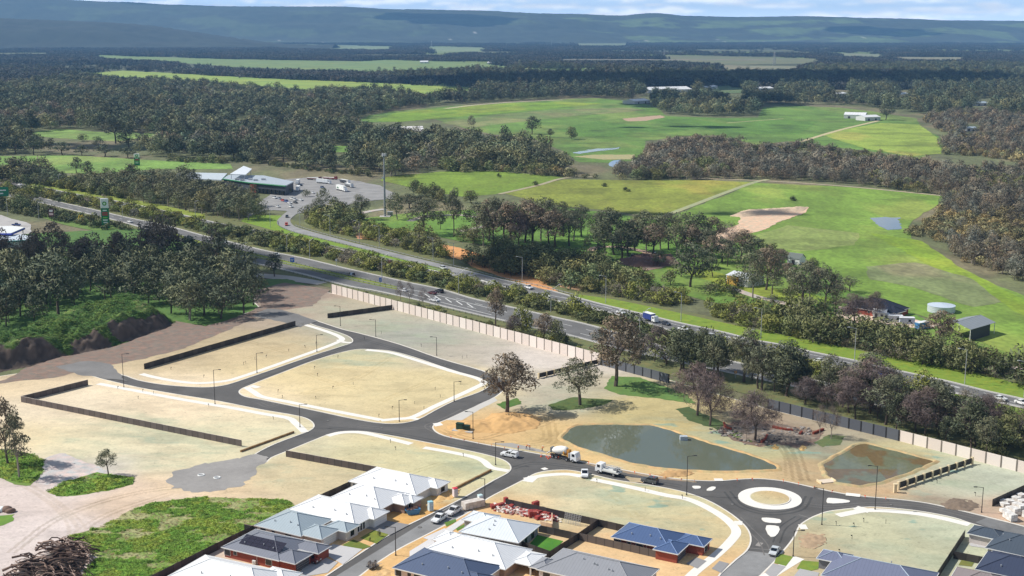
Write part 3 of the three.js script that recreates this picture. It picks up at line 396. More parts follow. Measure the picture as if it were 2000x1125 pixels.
// roundabout and islands
{ const c = G(1503.5, 973.5), ring = (r) => Array.from({ length: 48 }, (_, i) => [c.x + Math.cos(i / 24 * Math.PI) * r, c.z + Math.sin(i / 24 * Math.PI) * r]);
  slab('roundabout', ring(8.2), -0.01, 0.11, mPath, 30); slab('roundabout', ring(5.35), 0.1, 0.26, mKerb, 30); sheet('roundabout_garden', ring(5.0), 0.264, mEst, EST); }
[[[1352, 950], [1367, 950], [1368, 954], [1358, 955]], [[1390, 951], [1398, 952], [1390, 959], [1380, 958]], [[1616, 974], [1619, 973], [1658, 978], [1660, 980], [1656, 982], [1617, 983]], [[1488, 1012], [1523, 1015], [1524, 1022], [1495, 1020]], [[1497, 1027], [1521, 1029], [1514, 1048], [1506, 1049]]].forEach((l) => slab('traffic_island', spline(W2(l), true, 3), -0.01, 0.12, mPath, 30));
line([[1060, 914], [1067, 917]], 1.6, 0.01, mPath, 'painted_patch'); line([[1478, 1062], [1488, 1064]], 2.4, 0.012, M(lin(150, 145, 140), 0.9), 'painted_patch');
line([[1440, 1068], [1500, 1074], [1532, 1080]], 0.25, 0.013, M(lin(130, 128, 125), 0.9), 'pavement_joint'); line([[1560, 1005], [1600, 1017]], 0.25, 0.013, M(lin(130, 128, 125), 0.9), 'pavement_joint');
// gravel turning heads, tracks, grass
sheet('gravel_turning_head', rough(W2([[498, 889], [528, 895], [500, 915], [492, 935], [470, 950], [430, 959], [385, 962], [340, 955], [322, 940], [345, 920], [385, 907], [440, 901]]), 1.6, 0.9, 3), 0.15, gravel, 60);
sheet('gravel_turning_head', rough(W2([[585, 640], [620, 628], [575, 612], [545, 605], [520, 604], [490, 618], [545, 628]]), 3, 0.5, 4), 0.15, mAsph(0.14, 1.02), 60); sheet('gravel_turning_head', rough(W2([[250, 745], [232, 732], [215, 712], [170, 705], [110, 716], [150, 732], [205, 740]]), 3, 0.7, 5), 0.15, mAsph(0.17, 1.03), 60);
const grassPatch = (l, r, g, b, y = 0.145, name = 'grass_patch') => sheet(name, rough(W2(l), 1.6, 0.45, l.length * 3), y + 0.0009 * pathN++, mGrass(r, g, b), 24);
grassPatch([[92, 962], [120, 945], [190, 923], [262, 934], [258, 948], [200, 962], [120, 972]], 0.13, 0.24, 0.035); grassPatch([[-60, 880], [20, 880], [60, 888], [86, 900], [84, 925], [60, 950], [30, 948], [-10, 930], [-60, 920]], 0.13, 0.22, 0.04);
grassPatch([[-20, 1010], [25, 1006], [30, 1018], [10, 1026], [-20, 1030]], 0.12, 0.24, 0.03); grassPatch([[970, 790], [1010, 778], [1020, 790], [985, 800]], 0.07, 0.15, 0.025); grassPatch([[1070, 792], [1120, 776], [1195, 782], [1180, 792], [1120, 802], [1080, 802]], 0.075, 0.12, 0.03); grassPatch([[1180, 760], [1195, 735], [1250, 738], [1340, 770], [1360, 790], [1290, 780], [1210, 772]], 0.10, 0.19, 0.04); grassPatch([[1320, 800], [1345, 795], [1420, 830], [1400, 840], [1345, 822]], 0.06, 0.1, 0.03); grassPatch([[1425, 850], [1440, 835], [1475, 852], [1470, 866]], 0.1, 0.14, 0.04); grassPatch([[1590, 866], [1620, 850], [1652, 852], [1640, 870], [1605, 874]], 0.1, 0.14, 0.05);
sheet('sand', rough(W2([[60, 905], [120, 885], [175, 905], [215, 922], [160, 940], [110, 950], [75, 945]]), 1.6, 0.5, 8), 0.139, M(lin(216, 210, 206, 1.35), 0.95, { map: grassTex }), 24);

{ // tyre arcs and dust on the new bitumen
  const dust = mAsph(0.125, 1.06), scuff = mAsph(0.055, 1.0); let n = 0; const arc = (l, m, w = 0.45) => { const p = spline(W2(l), false, 10); for (const o of [-0.8, 0.8]) struct('tyre_mark', band(shiftLine(p, o), w, 60), m, 0.008 + 0.0006 * n++); };
  arc([[905, 800], [860, 822], [835, 832], [850, 842], [880, 850]], dust); arc([[700, 832], [780, 838], [840, 835], [868, 838], [872, 848]], dust, 0.35); arc([[505, 786], [525, 794], [540, 790], [530, 784], [515, 786]], dust, 0.3); arc([[640, 835], [760, 846], [900, 872], [1000, 890]], scuff); arc([[1000, 915], [1040, 905], [1120, 912], [1240, 934], [1330, 950]], scuff); arc([[1440, 1010], [1460, 1030], [1490, 1060], [1500, 1085]], dust, 0.3); arc([[1570, 985], [1620, 990], [1700, 984], [1800, 988], [1900, 1010]], dust, 0.4); arc([[1420, 960], [1450, 990], [1500, 1003], [1560, 995], [1580, 970]], scuff, 0.6); arc([[700, 660], [780, 684], [880, 718]], scuff, 0.5); arc([[480, 752], [580, 715], [680, 674]], scuff, 0.5); arc([[1560, 1010], [1530, 1030], [1516, 1060]], scuff, 0.4); arc([[960, 940], [900, 975], [850, 1005]], scuff, 0.5); }
// ---------- trees and shrubs ----------
class Tree {   // limbs (bark) and foliage of one tree, in metres
  constructor(seed) { this.r = rngOf(seed); this.wp = []; this.lp = []; this.lc = []; this.ln = []; }
  limb(a, b, ra, rb, n = 5, bend = 0.12) {
    const l = a.distanceTo(b), k = 3, P = []; const off = new THREE.Vector3((this.r() - 0.5) * l * bend, (this.r() - 0.3) * l * bend, (this.r() - 0.5) * l * bend);
    for (let i = 0; i <= k; i++) { const t = i / k; P.push(a.clone().lerp(b, t).addScaledVector(off, Math.sin(t * Math.PI))); }
    const ring = P.map((p, i) => { const d = P[Math.min(k, i + 1)].clone().sub(P[Math.max(0, i - 1)]).normalize(), x = new THREE.Vector3(1, 0, 0); if (Math.abs(d.x) > 0.8) x.set(0, 0, 1); const u = x.cross(d).normalize(), v = d.clone().cross(u), rr = lerp(ra, rb, i / k);
      return Array.from({ length: n }, (_, j) => p.clone().addScaledVector(u, Math.cos(j / n * 6.283) * rr).addScaledVector(v, Math.sin(j / n * 6.283) * rr)); });
    for (let i = 0; i < k; i++) for (let j = 0; j < n; j++) { const A = ring[i][j], B = ring[i][(j + 1) % n], C = ring[i + 1][j], D = ring[i + 1][(j + 1) % n]; for (const q of [A, B, C, B, D, C]) this.wp.push(q.x, q.y, q.z); }
    return P;
  }
  leaf(p, s, c, thin = 0.6, out) {
    const r = this.r, a = new THREE.Vector3(r() - 0.5, r() - 0.5, r() - 0.5).normalize(), b = new THREE.Vector3(r() - 0.5, r() - 0.5, r() - 0.5).normalize(); b.addScaledVector(a, -a.dot(b)).normalize(); const w = s * thin;
    const n = a.clone().cross(b).multiplyScalar(1); if (out) { if (n.dot(out) < 0) { a.negate(); n.negate(); } n.multiplyScalar(0.55).addScaledVector(out, 0.75).normalize(); }   // leaves lie outward on the clump
    this.lp.push(p.x - a.x * s, p.y - a.y * s, p.z - a.z * s, p.x + a.x * s, p.y + a.y * s, p.z + a.z * s, p.x + b.x * w, p.y + b.y * w, p.z + b.z * w); for (let i = 0; i < 3; i++) this.ln.push(n.x, n.y, n.z);
    const k = 0.75 + 0.5 * r(); for (let i = 0; i < 3; i++) this.lc.push(c[0] * k, c[1] * k, c[2] * k);
  }
  clump(c, rx, ry, n, s, col, thin) {
    const r = this.r;
    for (let i = 0; i < n; i++) { const z = r() * 2 - 1, t = r() * 6.283, q = Math.sqrt(1 - z * z), d = 0.55 + 0.5 * Math.sqrt(r()); this.leaf(new THREE.Vector3(c.x + q * Math.cos(t) * rx * d, c.y + z * ry * d, c.z + q * Math.sin(t) * rx * d), s * (0.6 + 0.8 * r()), col, thin, new THREE.Vector3(q * Math.cos(t), z * 1.1 + 0.15, q * Math.sin(t))); }
  }
  geos() {
    const mk = (p, c, n) => { const g = new THREE.BufferGeometry(); g.setAttribute('position', new THREE.Float32BufferAttribute(p, 3)); if (c) g.setAttribute('color', new THREE.Float32BufferAttribute(c, 3)); if (n) g.setAttribute('normal', new THREE.Float32BufferAttribute(n, 3)); else g.computeVertexNormals(); return g; };
    return [this.wp.length ? mk(this.wp) : null, mk(this.lp, this.lc, this.ln)];
  }
}
// kinds: height H, crown half-width R, where the crown starts, clumps, leaves per clump, leaf size, foliage colour, limbs shown
const KINDS = {
  gum:    { H: 15, R: 6.2, from: 0.40, clumps: 30, leaves: 95, size: 0.36, col: [0.138, 0.142, 0.082], tr: 0.42, cr: 1.9 },
  gumB:   { H: 15, R: 5.6, from: 0.34, clumps: 34, leaves: 95, size: 0.36, col: [0.185, 0.145, 0.098], tr: 0.42, cr: 1.75 },
  grove:  { H: 13, R: 5.6, from: 0.30, clumps: 26, leaves: 80, size: 0.38, col: [0.150, 0.160, 0.080], tr: 0.34, cr: 2.0 },
  dark:   { H: 14, R: 5.0, from: 0.28, clumps: 24, leaves: 78, size: 0.42, col: [0.090, 0.103, 0.055], tr: 0.34, cr: 2.0 },
  tall:   { H: 17, R: 3.6, from: 0.34, clumps: 22, leaves: 70, size: 0.4, col: [0.115, 0.115, 0.07], tr: 0.34, cr: 1.6 },
  mauve:  { H: 11, R: 5.0, from: 0.32, clumps: 42, leaves: 120, size: 0.46, col: [0.135, 0.100, 0.092], tr: 0.26, cr: 1.5, thin: 0.13, twig: 1 },
  bare:   { H: 9, R: 3.6, from: 0.34, clumps: 24, leaves: 60, size: 0.46, col: [0.135, 0.105, 0.095], tr: 0.2, cr: 1.2, thin: 0.09, twig: 1 },
  round:  { H: 8, R: 4.2, from: 0.14, clumps: 20, leaves: 85, size: 0.36, col: [0.140, 0.150, 0.058], tr: 0.24, cr: 1.8 },
  wattle: { H: 5, R: 3.0, from: 0.06, clumps: 15, leaves: 80, size: 0.3, col: [0.190, 0.205, 0.045], tr: 0.14, cr: 1.35 },
  shrub:  { H: 3.0, R: 2.5, from: 0.02, clumps: 11, leaves: 75, size: 0.28, col: [0.095, 0.112, 0.040], tr: 0.1, cr: 1.1 },
  grey:   { H: 4.2, R: 2.8, from: 0.05, clumps: 13, leaves: 75, size: 0.28, col: [0.185, 0.160, 0.115], tr: 0.12, cr: 1.2, thin: 0.3 },
  paper:  { H: 10, R: 4.2, from: 0.2, clumps: 22, leaves: 75, size: 0.42, col: [0.180, 0.158, 0.112], tr: 0.22, cr: 1.7, thin: 0.4 },
  heath:  { H: 5.5, R: 3.6, from: 0.05, clumps: 14, leaves: 75, size: 0.4, col: [0.205, 0.180, 0.085], tr: 0.16, cr: 1.6 },
};
const bark = M(lin(92, 80, 72), 0.95), barkPale = M(lin(150, 138, 128), 0.95), leafMat = M(0xffffff, 0.85, { vertexColors: true, side: THREE.DoubleSide });
function makeTree(kind, seed, lod = 1) {
  const K = KINDS[kind], t = new Tree(seed), r = t.r, nC = Math.max(4, Math.round(K.clumps * (lod === 1 ? 1 : lod === 2 ? 0.66 : 0.5))), lv = Math.round(K.leaves * (lod === 1 ? 1 : lod === 2 ? 0.6 : 0.45)), sz = K.size * (lod === 1 ? 1 : lod === 2 ? 1.4 : 1.9), cr = K.cr * (lod === 1 ? 1 : lod === 2 ? 1.12 : 1.3);
  const lean = new THREE.Vector3((r() - 0.5) * 0.12 * K.H, 0, (r() - 0.5) * 0.12 * K.H), y0 = K.H * K.from, fork = new THREE.Vector3(lean.x * 0.6, y0 * (0.75 + 0.2 * r()), lean.z * 0.6), n5 = lod === 1 ? 6 : 4;
  if (lod < 3) t.limb(new THREE.Vector3(0, -0.3, 0), fork, K.tr, K.tr * 0.72, n5, 0.08);
  const prim = [], nP = K.H > 6 ? 5 : 3;
  for (let i = 0; i < nP; i++) { const a = (i + r() * 0.7) / nP * 6.283, d = K.R * (0.32 + 0.28 * r()), p = new THREE.Vector3(lean.x + Math.cos(a) * d, lerp(y0, K.H, 0.25 + 0.4 * r()), lean.z + Math.sin(a) * d); if (lod < 3) t.limb(fork, p, K.tr * 0.5, K.tr * 0.24, lod === 1 ? 5 : 3, 0.25); prim.push(p); }
  for (let i = 0; i < nC; i++) {
    const a = r() * 6.283, v = (i + r()) / nC, wide = Math.sin(Math.PI * Math.min(1, 0.18 + v * 0.80)), d = K.R * Math.pow(wide, 0.7) * (0.35 + 0.60 * Math.sqrt(r())) - cr * 0.2, c = new THREE.Vector3(lean.x + Math.cos(a) * d, lerp(y0 + cr * 0.35, K.H - cr * 0.55, v) - (d / K.R) * 0.10 * K.H * r(), lean.z + Math.sin(a) * d);
    if (c.y < cr * 0.35) c.y = cr * 0.35;
    if (lod === 1 || (lod === 2 && i % 2)) { let b = prim[0]; for (const p of prim) if (p.distanceTo(c) < b.distanceTo(c)) b = p; t.limb(b, c, K.tr * 0.2, K.tr * 0.05, 3, 0.3); if (K.twig && lod < 3) for (let q = 0; q < 3; q++) t.limb(c, c.clone().add(new THREE.Vector3((r() - 0.5) * 2.4, r() * 1.8 - 0.2, (r() - 0.5) * 2.4)), K.tr * 0.08, K.tr * 0.03, 3, 0.2); }
    const h = 1.28 * (0.72 + 0.44 * r()), w = (r() - 0.5) * 0.16, col = [K.col[0] * h * (1 + w), K.col[1] * h, K.col[2] * h * (1 - w)], q = cr * (0.75 + 0.5 * r());
    t.clump(c, q, q * 0.72, lv, sz, col, K.thin || 0.6);
  }
  return t.geos();
}
const protos = {};
function proto(kind, v, lod) { const k = kind + v + '_' + lod; return protos[k] ||= makeTree(kind, 1000 + v * 37 + kind.length * 911 + kind.charCodeAt(0) * 13, lod); }
const NAMES = { gum: 'gum_tree', gumB: 'gum_tree', grove: 'gum_tree', dark: 'dark_tree', tall: 'tall_tree', mauve: 'twiggy_tree', bare: 'bare_tree', round: 'round_tree', wattle: 'shrub', shrub: 'shrub', grey: 'shrub', paper: 'paperbark_tree', heath: 'scrub_tree' };
const LOOK = { gum: 'pale green', gumB: 'brownish', grove: 'grey-green', dark: 'dark', tall: 'slender', mauve: 'mauve twiggy', round: 'rounded green', wattle: 'yellow-green', shrub: 'dark green', grey: 'greyish', paper: 'mauve-brown', heath: 'olive' };
const rt = rngOf(4242);
function plant(kind, pos, s, label, group, lod = 1, sx = 1, turn = rt() * 6.283, v = Math.floor(rt() * 4)) {
  const [w, l] = proto(kind, v, lod), bush = NAMES[kind] === 'shrub', o = thing(NAMES[kind], label, bush ? 'shrub' : 'tree', pos, turn, group);
  if (w) part(bush ? 'stem' : 'trunk', w, 'bare paper grove tall'.includes(kind) ? barkPale : bark, o); part(bush ? 'foliage' : 'crown', l, leafMat, o); o.scale.set(s * sx, s, s * sx); return o;
}
// a tree read from the picture: foot x, y, height and width in picture pixels
function T(x, y, hp, wp, kind, label, group, lod = 1) { const m = px2m(x, y), K = KINDS[kind], s = hp * m / 0.96 / K.H, sx = clamp(wp * m / (2 * K.R * 1.0) / s, 0.45, 2.2); return plant(kind, G(x, y), s, label, group, lod, sx); }

// standing out one by one
T(990, 805, 114, 112, 'gumB', 'tall sparse two-stemmed gum tree beside the end of the estate road near the sand heaps'); T(1133, 792, 88, 100, 'gum', 'spreading grey-green gum tree on a grass patch left of the pond');
T(1202, 755, 138, 116, 'gumB', 'tallest reddish-brown gum tree in front of the grey end of the noise wall'); T(1362, 812, 102, 104, 'mauve', 'purple-brown bare twiggy tree above the left pond, left one of a pair'); T(1386, 832, 100, 92, 'mauve', 'purple-brown twiggy tree above the left pond, right one of a pair with a forked trunk');
T(1474, 860, 96, 96, 'mauve', 'round purple-brown bare tree among the rubble and red garden edges'); T(1602, 852, 62, 36, 'bare', 'thin small tree beside the rubble right of the playground site'); T(1623, 858, 66, 34, 'bare', 'thin small tree nearest the second pond'); T(1458, 862, 40, 22, 'bare', 'short thin sapling left of the round bare tree');
T(16, 906, 120, 60, 'gumB', 'thin gum tree at the left edge behind the gravel track'); T(38, 934, 118, 44, 'tall', 'leafy narrow gum tree at the left edge nearest the gravel track'); T(212, 929, 50, 40, 'gum', 'small leaning lone tree on the grass strip beside the gravel track');
T(536, 540, 44, 38, 'dark', 'lone dark tree with a bare trunk beside the freeway below the blue sign'); T(826, 457, 68, 70, 'gum', 'broad round-crowned gum tree on the bright green park right of the phone tower'); T(886, 462, 92, 38, 'gum', 'tall narrow gum tree with high tufts on the green park'); T(860, 448, 34, 20, 'dark', 'small dark cone-shaped tree between two gums on the green park');
T(776, 428, 52, 44, 'grove', 'dense grey tree right beside the phone tower'); T(706, 428, 46, 44, 'gum', 'leaning gum tree with a slanted trunk left of the phone tower'); T(1348, 560, 84, 78, 'dark', 'broad dark tree with a thick trunk left of the yellow-walled shed'); T(1470, 582, 92, 56, 'grove', 'large dark-leaved tree with a thick trunk right of the yellow-walled shed'); T(1496, 566, 80, 62, 'gumB', 'pale brown gum tree behind the thick dark tree by the sheds');
T(1565, 604, 88, 84, 'gum', 'broad gum tree with a stout pale trunk on the green beside the sheds'); T(1612, 606, 82, 62, 'gum', 'gum tree right of the stout pale-trunked gum'); T(1670, 634, 58, 72, 'mauve', 'bare spreading tree in front of the black-roofed brick house'); T(1709, 624, 52, 44, 'mauve', 'slender bare tree at the right end of the black-roofed brick house'); T(1835, 676, 66, 68, 'gumB', 'rounded brown-green tree beside the open grey shed');
T(1039, 262, 34, 34, 'dark', 'tallest of three lone dark trees in the far meadow'); T(1074, 268, 16, 15, 'dark', 'smallest of three lone dark trees in the far meadow'); T(1117, 272, 24, 24, 'round', 'rightmost of three lone dark trees in the far meadow'); T(1730, 234, 32, 30, 'dark', 'round dark tree at the right end of the long white shed'); T(920, 248, 22, 16, 'paper', 'pale bushy tree by the white flooded ground in the meadow');
T(1098, 740 - 66, 22, 30, 'shrub', 'low dark shrub behind the wall beside the reddish small trees'); T(968, 636, 74, 40, 'gumB', 'tall brown-topped small gum between the wall and the freeway'); T(1020, 648, 50, 46, 'wattle', 'yellow-green topped bushy tree behind the wall, left of two'); T(1002, 652, 36, 34, 'mauve', 'pinkish thin tree behind the wall beside the yellow-green bushy tree'); T(1062, 668, 56, 48, 'gumB', 'reddish brown tree behind the wall next to a dark tree'); T(1088, 672, 48, 34, 'round', 'dark green tree behind the wall right of the reddish brown tree');
T(783, 590, 42, 24, 'bare', 'leafless little tree behind the wall, leftmost of three'); T(800, 596, 46, 20, 'bare', 'reddish leafless little tree behind the wall, middle of three'); T(827, 602, 40, 22, 'bare', 'leafless little tree behind the wall, rightmost of three');
T(1146, 486, 22, 16, 'dark', 'small dark tree standing alone at the bend of the park track'); T(1172, 508, 34, 28, 'dark', 'dark bushy tree inside the loop of the park track'); T(1550, 392, 9, 16, 'shrub', 'low lone shrub in the paddock far right'); T(1224, 374, 9, 14, 'shrub', 'lone dark shrub in the olive paddock, right of two'); T(1181, 364, 7, 14, 'shrub', 'lone dark shrub in the olive paddock, left of two'); T(1046, 362, 9, 12, 'shrub', 'round dark shrub on the paddock track'); T(975, 346, 8, 9, 'shrub', 'round shrub alone in the left paddock');
T(1976, 712, 12, 26, 'shrub', 'low shrub beside the sealed track at the right edge'); T(741, 1049, 15, 6, 'round', 'thin young street tree on the lawn of the white house', undefined, 2); T(723, 1058, 10, 5, 'round', 'thin young sapling on the lawn of the pale blue house', undefined, 2);
for (const [x, y, h, w, k] of [[944, 480, 62, 44, 'grove'], [965, 480, 92, 50, 'gum'], [1000, 482, 86, 60, 'gumB'], [1012, 484, 60, 46, 'mauve'], [1040, 480, 78, 56, 'gumB'], [1072, 476, 86, 48, 'gum'], [1100, 462, 66, 46, 'gum'], [1136, 462, 60, 44, 'gum'], [1120, 470, 62, 30, 'tall'], [1168, 486, 70, 40, 'gum'], [1200, 498, 84, 56, 'dark'], [1214, 506, 60, 46, 'dark'], [1240, 490, 62, 44, 'gumB'], [1262, 494, 76, 44, 'grove'], [1290, 486, 68, 50, 'grove'], [1306, 488, 72, 40, 'gum'], [1336, 480, 64, 50, 'grove'], [1366, 488, 70, 44, 'dark'], [1396, 486, 60, 40, 'gumB'], [1425, 500, 64, 50, 'bare'], [1448, 506, 56, 50, 'gumB'], [1480, 512, 46, 46, 'dark'], [1510, 516, 40, 40, 'round'], [1522, 522, 34, 30, 'gumB'], [1252, 462, 50, 40, 'gum'], [1190, 462, 56, 46, 'gum'], [905, 470, 30, 30, 'round'], [925, 476, 30, 36, 'round'], [1410, 512, 44, 46, 'dark'], [1290, 520, 30, 26, 'dark'], [840, 420, 34, 34, 'grove'], [800, 406, 28, 40, 'dark'], [826, 404, 24, 36, 'dark'], [920, 396, 24, 26, 'round'], [1590, 530, 26, 30, 'round'], [955, 470, 80, 50, 'gumB'], [985, 476, 84, 56, 'gum'], [1025, 474, 84, 54, 'gumB'], [1056, 470, 82, 52, 'grove'], [1085, 482, 70, 52, 'gumB'], [1112, 480, 66, 46, 'gum'], [930, 462, 66, 50, 'gum'], [1182, 494, 60, 46, 'grove'], [1226, 500, 70, 50, 'dark'], [1276, 500, 60, 44, 'gumB'], [1322, 500, 64, 46, 'grove'], [1350, 500, 60, 44, 'gumB'], [1380, 502, 56, 46, 'gum']])
  T(x, y, h, w * 1.25, k, `${h > 74 ? 'tall' : h > 45 ? 'middling' : 'low'} ${k === 'bare' || k === 'mauve' ? 'bare grey-brown' : LOOK[k]} tree in the ${x < 1010 ? 'left end' : x < 1160 ? 'left half' : x < 1300 ? 'middle' : x < 1420 ? 'right half' : 'right end'} of the park grove`, 'trees of the loose grove on the green park');

for (const [x, y, h, w, k, l] of [[226, 280, 48, 52, 'gum', 'broad pale gum at the near end of the left clearing'], [252, 292, 44, 40, 'dark', 'dark tree in front of the left clearing'], [192, 290, 22, 26, 'grove', 'small grey tree inside the left clearing'], [160, 276, 14, 20, 'round', 'small round tree in the left clearing'], [66, 302, 36, 34, 'dark', 'dark round tree left of the clearing by the field strip'], [30, 300, 30, 32, 'dark', 'dark tree at the far left by the field strip'], [122, 302, 24, 38, 'dark', 'wide dark tree in front of the clearing at left'], [160, 303, 18, 34, 'dark', 'low dark tree above the left field strip'], [205, 305, 22, 40, 'dark', 'low wide dark tree above the field strip'], [250, 308, 20, 40, 'dark', 'dark low tree behind the small fuel sign'], [150, 338, 30, 26, 'dark', 'dark forked tree standing alone on the left field strip'], [172, 340, 24, 26, 'dark', 'second dark tree standing on the left field strip'], [66, 322, 12, 34, 'shrub', 'wide grey bush on the left field strip']]) T(x, y, h, w, k, l, undefined, 2);
for (const [x, y, h, w, k] of [[1392, 512, 50, 48, 'gumB'], [1376, 524, 40, 40, 'dark'], [1420, 520, 44, 40, 'gum'], [1455, 530, 46, 44, 'grove'], [1490, 536, 50, 48, 'gumB'], [1520, 540, 44, 44, 'dark'], [1508, 574, 40, 42, 'gum'], [1545, 590, 36, 36, 'round'], [1580, 590, 50, 48, 'gum'], [1632, 590, 40, 40, 'gumB'], [1410, 570, 26, 36, 'wattle'], [1385, 575, 24, 36, 'round'], [1430, 580, 22, 30, 'shrub'], [1330, 540, 40, 44, 'gum'], [1310, 556, 30, 36, 'round'], [1600, 560, 34, 40, 'gumB'], [1690, 640, 24, 34, 'wattle'], [1480, 610, 30, 34, 'round'], [1452, 604, 28, 36, 'wattle']]) T(x, y, h, w, k, `${h > 43 ? 'tall' : h > 32 ? 'middling' : 'low'} ${LOOK[k]} plant of the homestead trees ${x < 1400 ? 'left of the workshop' : x < 1470 ? 'by the workshop' : x < 1560 ? 'right of the workshop' : 'towards the brick country house'}, ${y < 545 ? 'far row' : y < 585 ? 'middle row' : 'near row'}`, 'trees of the homestead', 2);
for (const [x, y, h, w, k, l] of [[632, 408, 40, 34, 'grove', 'dark leaning tree at the lower edge of the service yard'], [618, 424, 36, 34, 'gum', 'grey tree right of the ramp below the yard'], [597, 384, 14, 18, 'round', 'small round tree in the service yard'], [655, 402, 16, 26, 'shrub', 'bush on the lower edge of the service yard'], [505, 418, 30, 34, 'round', 'yellow-green round tree beside the yard entrance'], [668, 412, 18, 30, 'shrub', 'second bush on the lower edge of the service yard'], [560, 378, 14, 20, 'round', 'small dark tree at the corner of the service station'], [1630, 610, 40, 40, 'grove', 'green tree behind the bare spreading tree'], [1660, 570, 30, 40, 'gum', 'gum tree beside the black-roofed country house'], [1540, 548, 34, 40, 'gumB', 'brownish tree behind the stout pale-trunked gum'], [1440, 560, 26, 40, 'round', 'bushy tree in front of the yellow-walled workshop'], [1392, 540, 40, 40, 'dark', 'dark tree left of the yellow-walled workshop'], [1510, 610, 34, 26, 'tall', 'narrow grey-green tree at the verge below the sheds'], [1770, 700, 40, 50, 'round', 'large yellow-green bush on the far verge below the rounded tree']]) T(x, y, h, w, k, l, undefined, 2);
// woods and belts: feet strewn over picture outlines; those that show largest become things, the rest one wood
const pool = [];
const SEEN = FIELDS.map((f) => { const p = f[0], xs = p.map((q) => q[0]), zs = p.map((q) => q[1]); return [p, Math.min(...xs), Math.max(...xs), Math.min(...zs), Math.max(...zs)]; });
const onField = (x, z) => SEEN.some(([p, a, b, c, d]) => x > a && x < b && z > c && z < d && inPoly(x, z, p));
const inFront = (x, z, h) => [1, 0.62, 0.3].some((f) => { const k = ALT / (ALT - h * f); return onField(x * k, z * k); });   // tall growth here would hide an open field that shows in the picture

const zoned = (label, kind, u, v) => `${LOOK[kind]} ${label}, ${['far left', 'left', 'centre left', 'centre right', 'right', 'far right'][Math.min(5, Math.floor(u * 6))]}, ${['back edge', 'towards the back', 'towards the front', 'front edge'][Math.min(3, Math.floor(v * 4))]}`;
const keep = [];   // areas kept clear of strewn plants
const clear = (l) => keep.push(W2(l));
clear([[20, 262], [120, 252], [200, 256], [300, 262], [320, 276], [230, 285], [120, 277], [40, 272]]); clear([[640, 284], [692, 284], [692, 297], [640, 297]]); clear([[715, 250], [835, 246], [830, 266], [715, 268]]); clear([[350, 335], [470, 318], [520, 330], [640, 342], [800, 372], [760, 392], [620, 412], [560, 430], [490, 425], [500, 385], [430, 380], [335, 352]]);
const FARM = [[[1266, 176], [1352, 174], 44, 6, 'white', 'largest long white glasshouse roof among the dark trees far off'], [[1240, 198], [1270, 196], 26, 4.5, 'white', 'white roof at the meadow edge left of the far settlement'], [[1382, 171], [1402, 168], 20, 5, 'white', 'white roof right of the long glasshouse roof'], [[1482, 173], [1512, 172], 24, 5, 'white', 'bright white roofs alone in the dark far trees'], [[1425, 203], [1446, 201], 14, 4, 'white', 'small white roof above the dark clump in the meadow'], [[1622, 167], [1650, 165], 26, 5, 'slate', 'dark roofed house high in the far settlement'], [[1630, 184], [1654, 182], 18, 4, 'white', 'white shed in the middle of the far settlement'], [[1724, 153], [1738, 152], 26, 5, 'pale', 'pale blue roof at the top of the far settlement'], [[1648, 224], [1690, 225], 26, 5, 'white', 'long white shed at the far end of the meadow track'], [[1690, 229], [1720, 228], 20, 5, 'white', 'second white shed beside the long meadow shed'], [[1760, 184], [1780, 183], 20, 4, 'pale', 'pale roof at the right of the far settlement'], [[1906, 202], [1932, 201], 20, 4, 'pale', 'pale long roof in the far right trees'], [[935, 298], [950, 297], 9, 4, 'white', 'small white-roofed farmhouse in the trees left of the flooded meadow'], [[545, 258], [562, 258], 12, 4, 'white', 'small white shed among the great wood'], [[820, 121], [836, 121], 40, 5, 'white', 'tiny white shed on the far green field'], [[952, 123], [966, 123], 36, 5, 'white', 'tiny white shed at the right end of the far green field'], [[0, 74], [36, 74], 90, 8, 'white', 'distant white shed at the far left'], [[1705, 610], [1730, 612], 8, 3.4, 'white', 'white roofed carport behind the brick country house'], [[1888, 236 + 14], [1908, 250], 12, 4, 'pale', 'pale roof at the wood on the right edge'], [[465, 240], [482, 240], 14, 4, 'pale', 'pale roof glimpsed in the great wood']];
FARM.forEach(([a, b], i) => { if (a[1] > 130) clear([[a[0] - 6, a[1] - 9], [b[0] + 6, b[1] - 9], [b[0] + 8, b[1] + (a[1] < 260 ? 17 : 9)], [a[0] - 8, a[1] + (a[1] < 260 ? 17 : 9)]]); });
clear([[850, 474], [900, 482], [965, 503], [968, 520], [900, 512], [845, 494]]); clear([[990, 530], [1060, 548], [1085, 566], [1040, 560]]); clear([[1130, 316], [1245, 310], [1240, 334], [1140, 334]]);
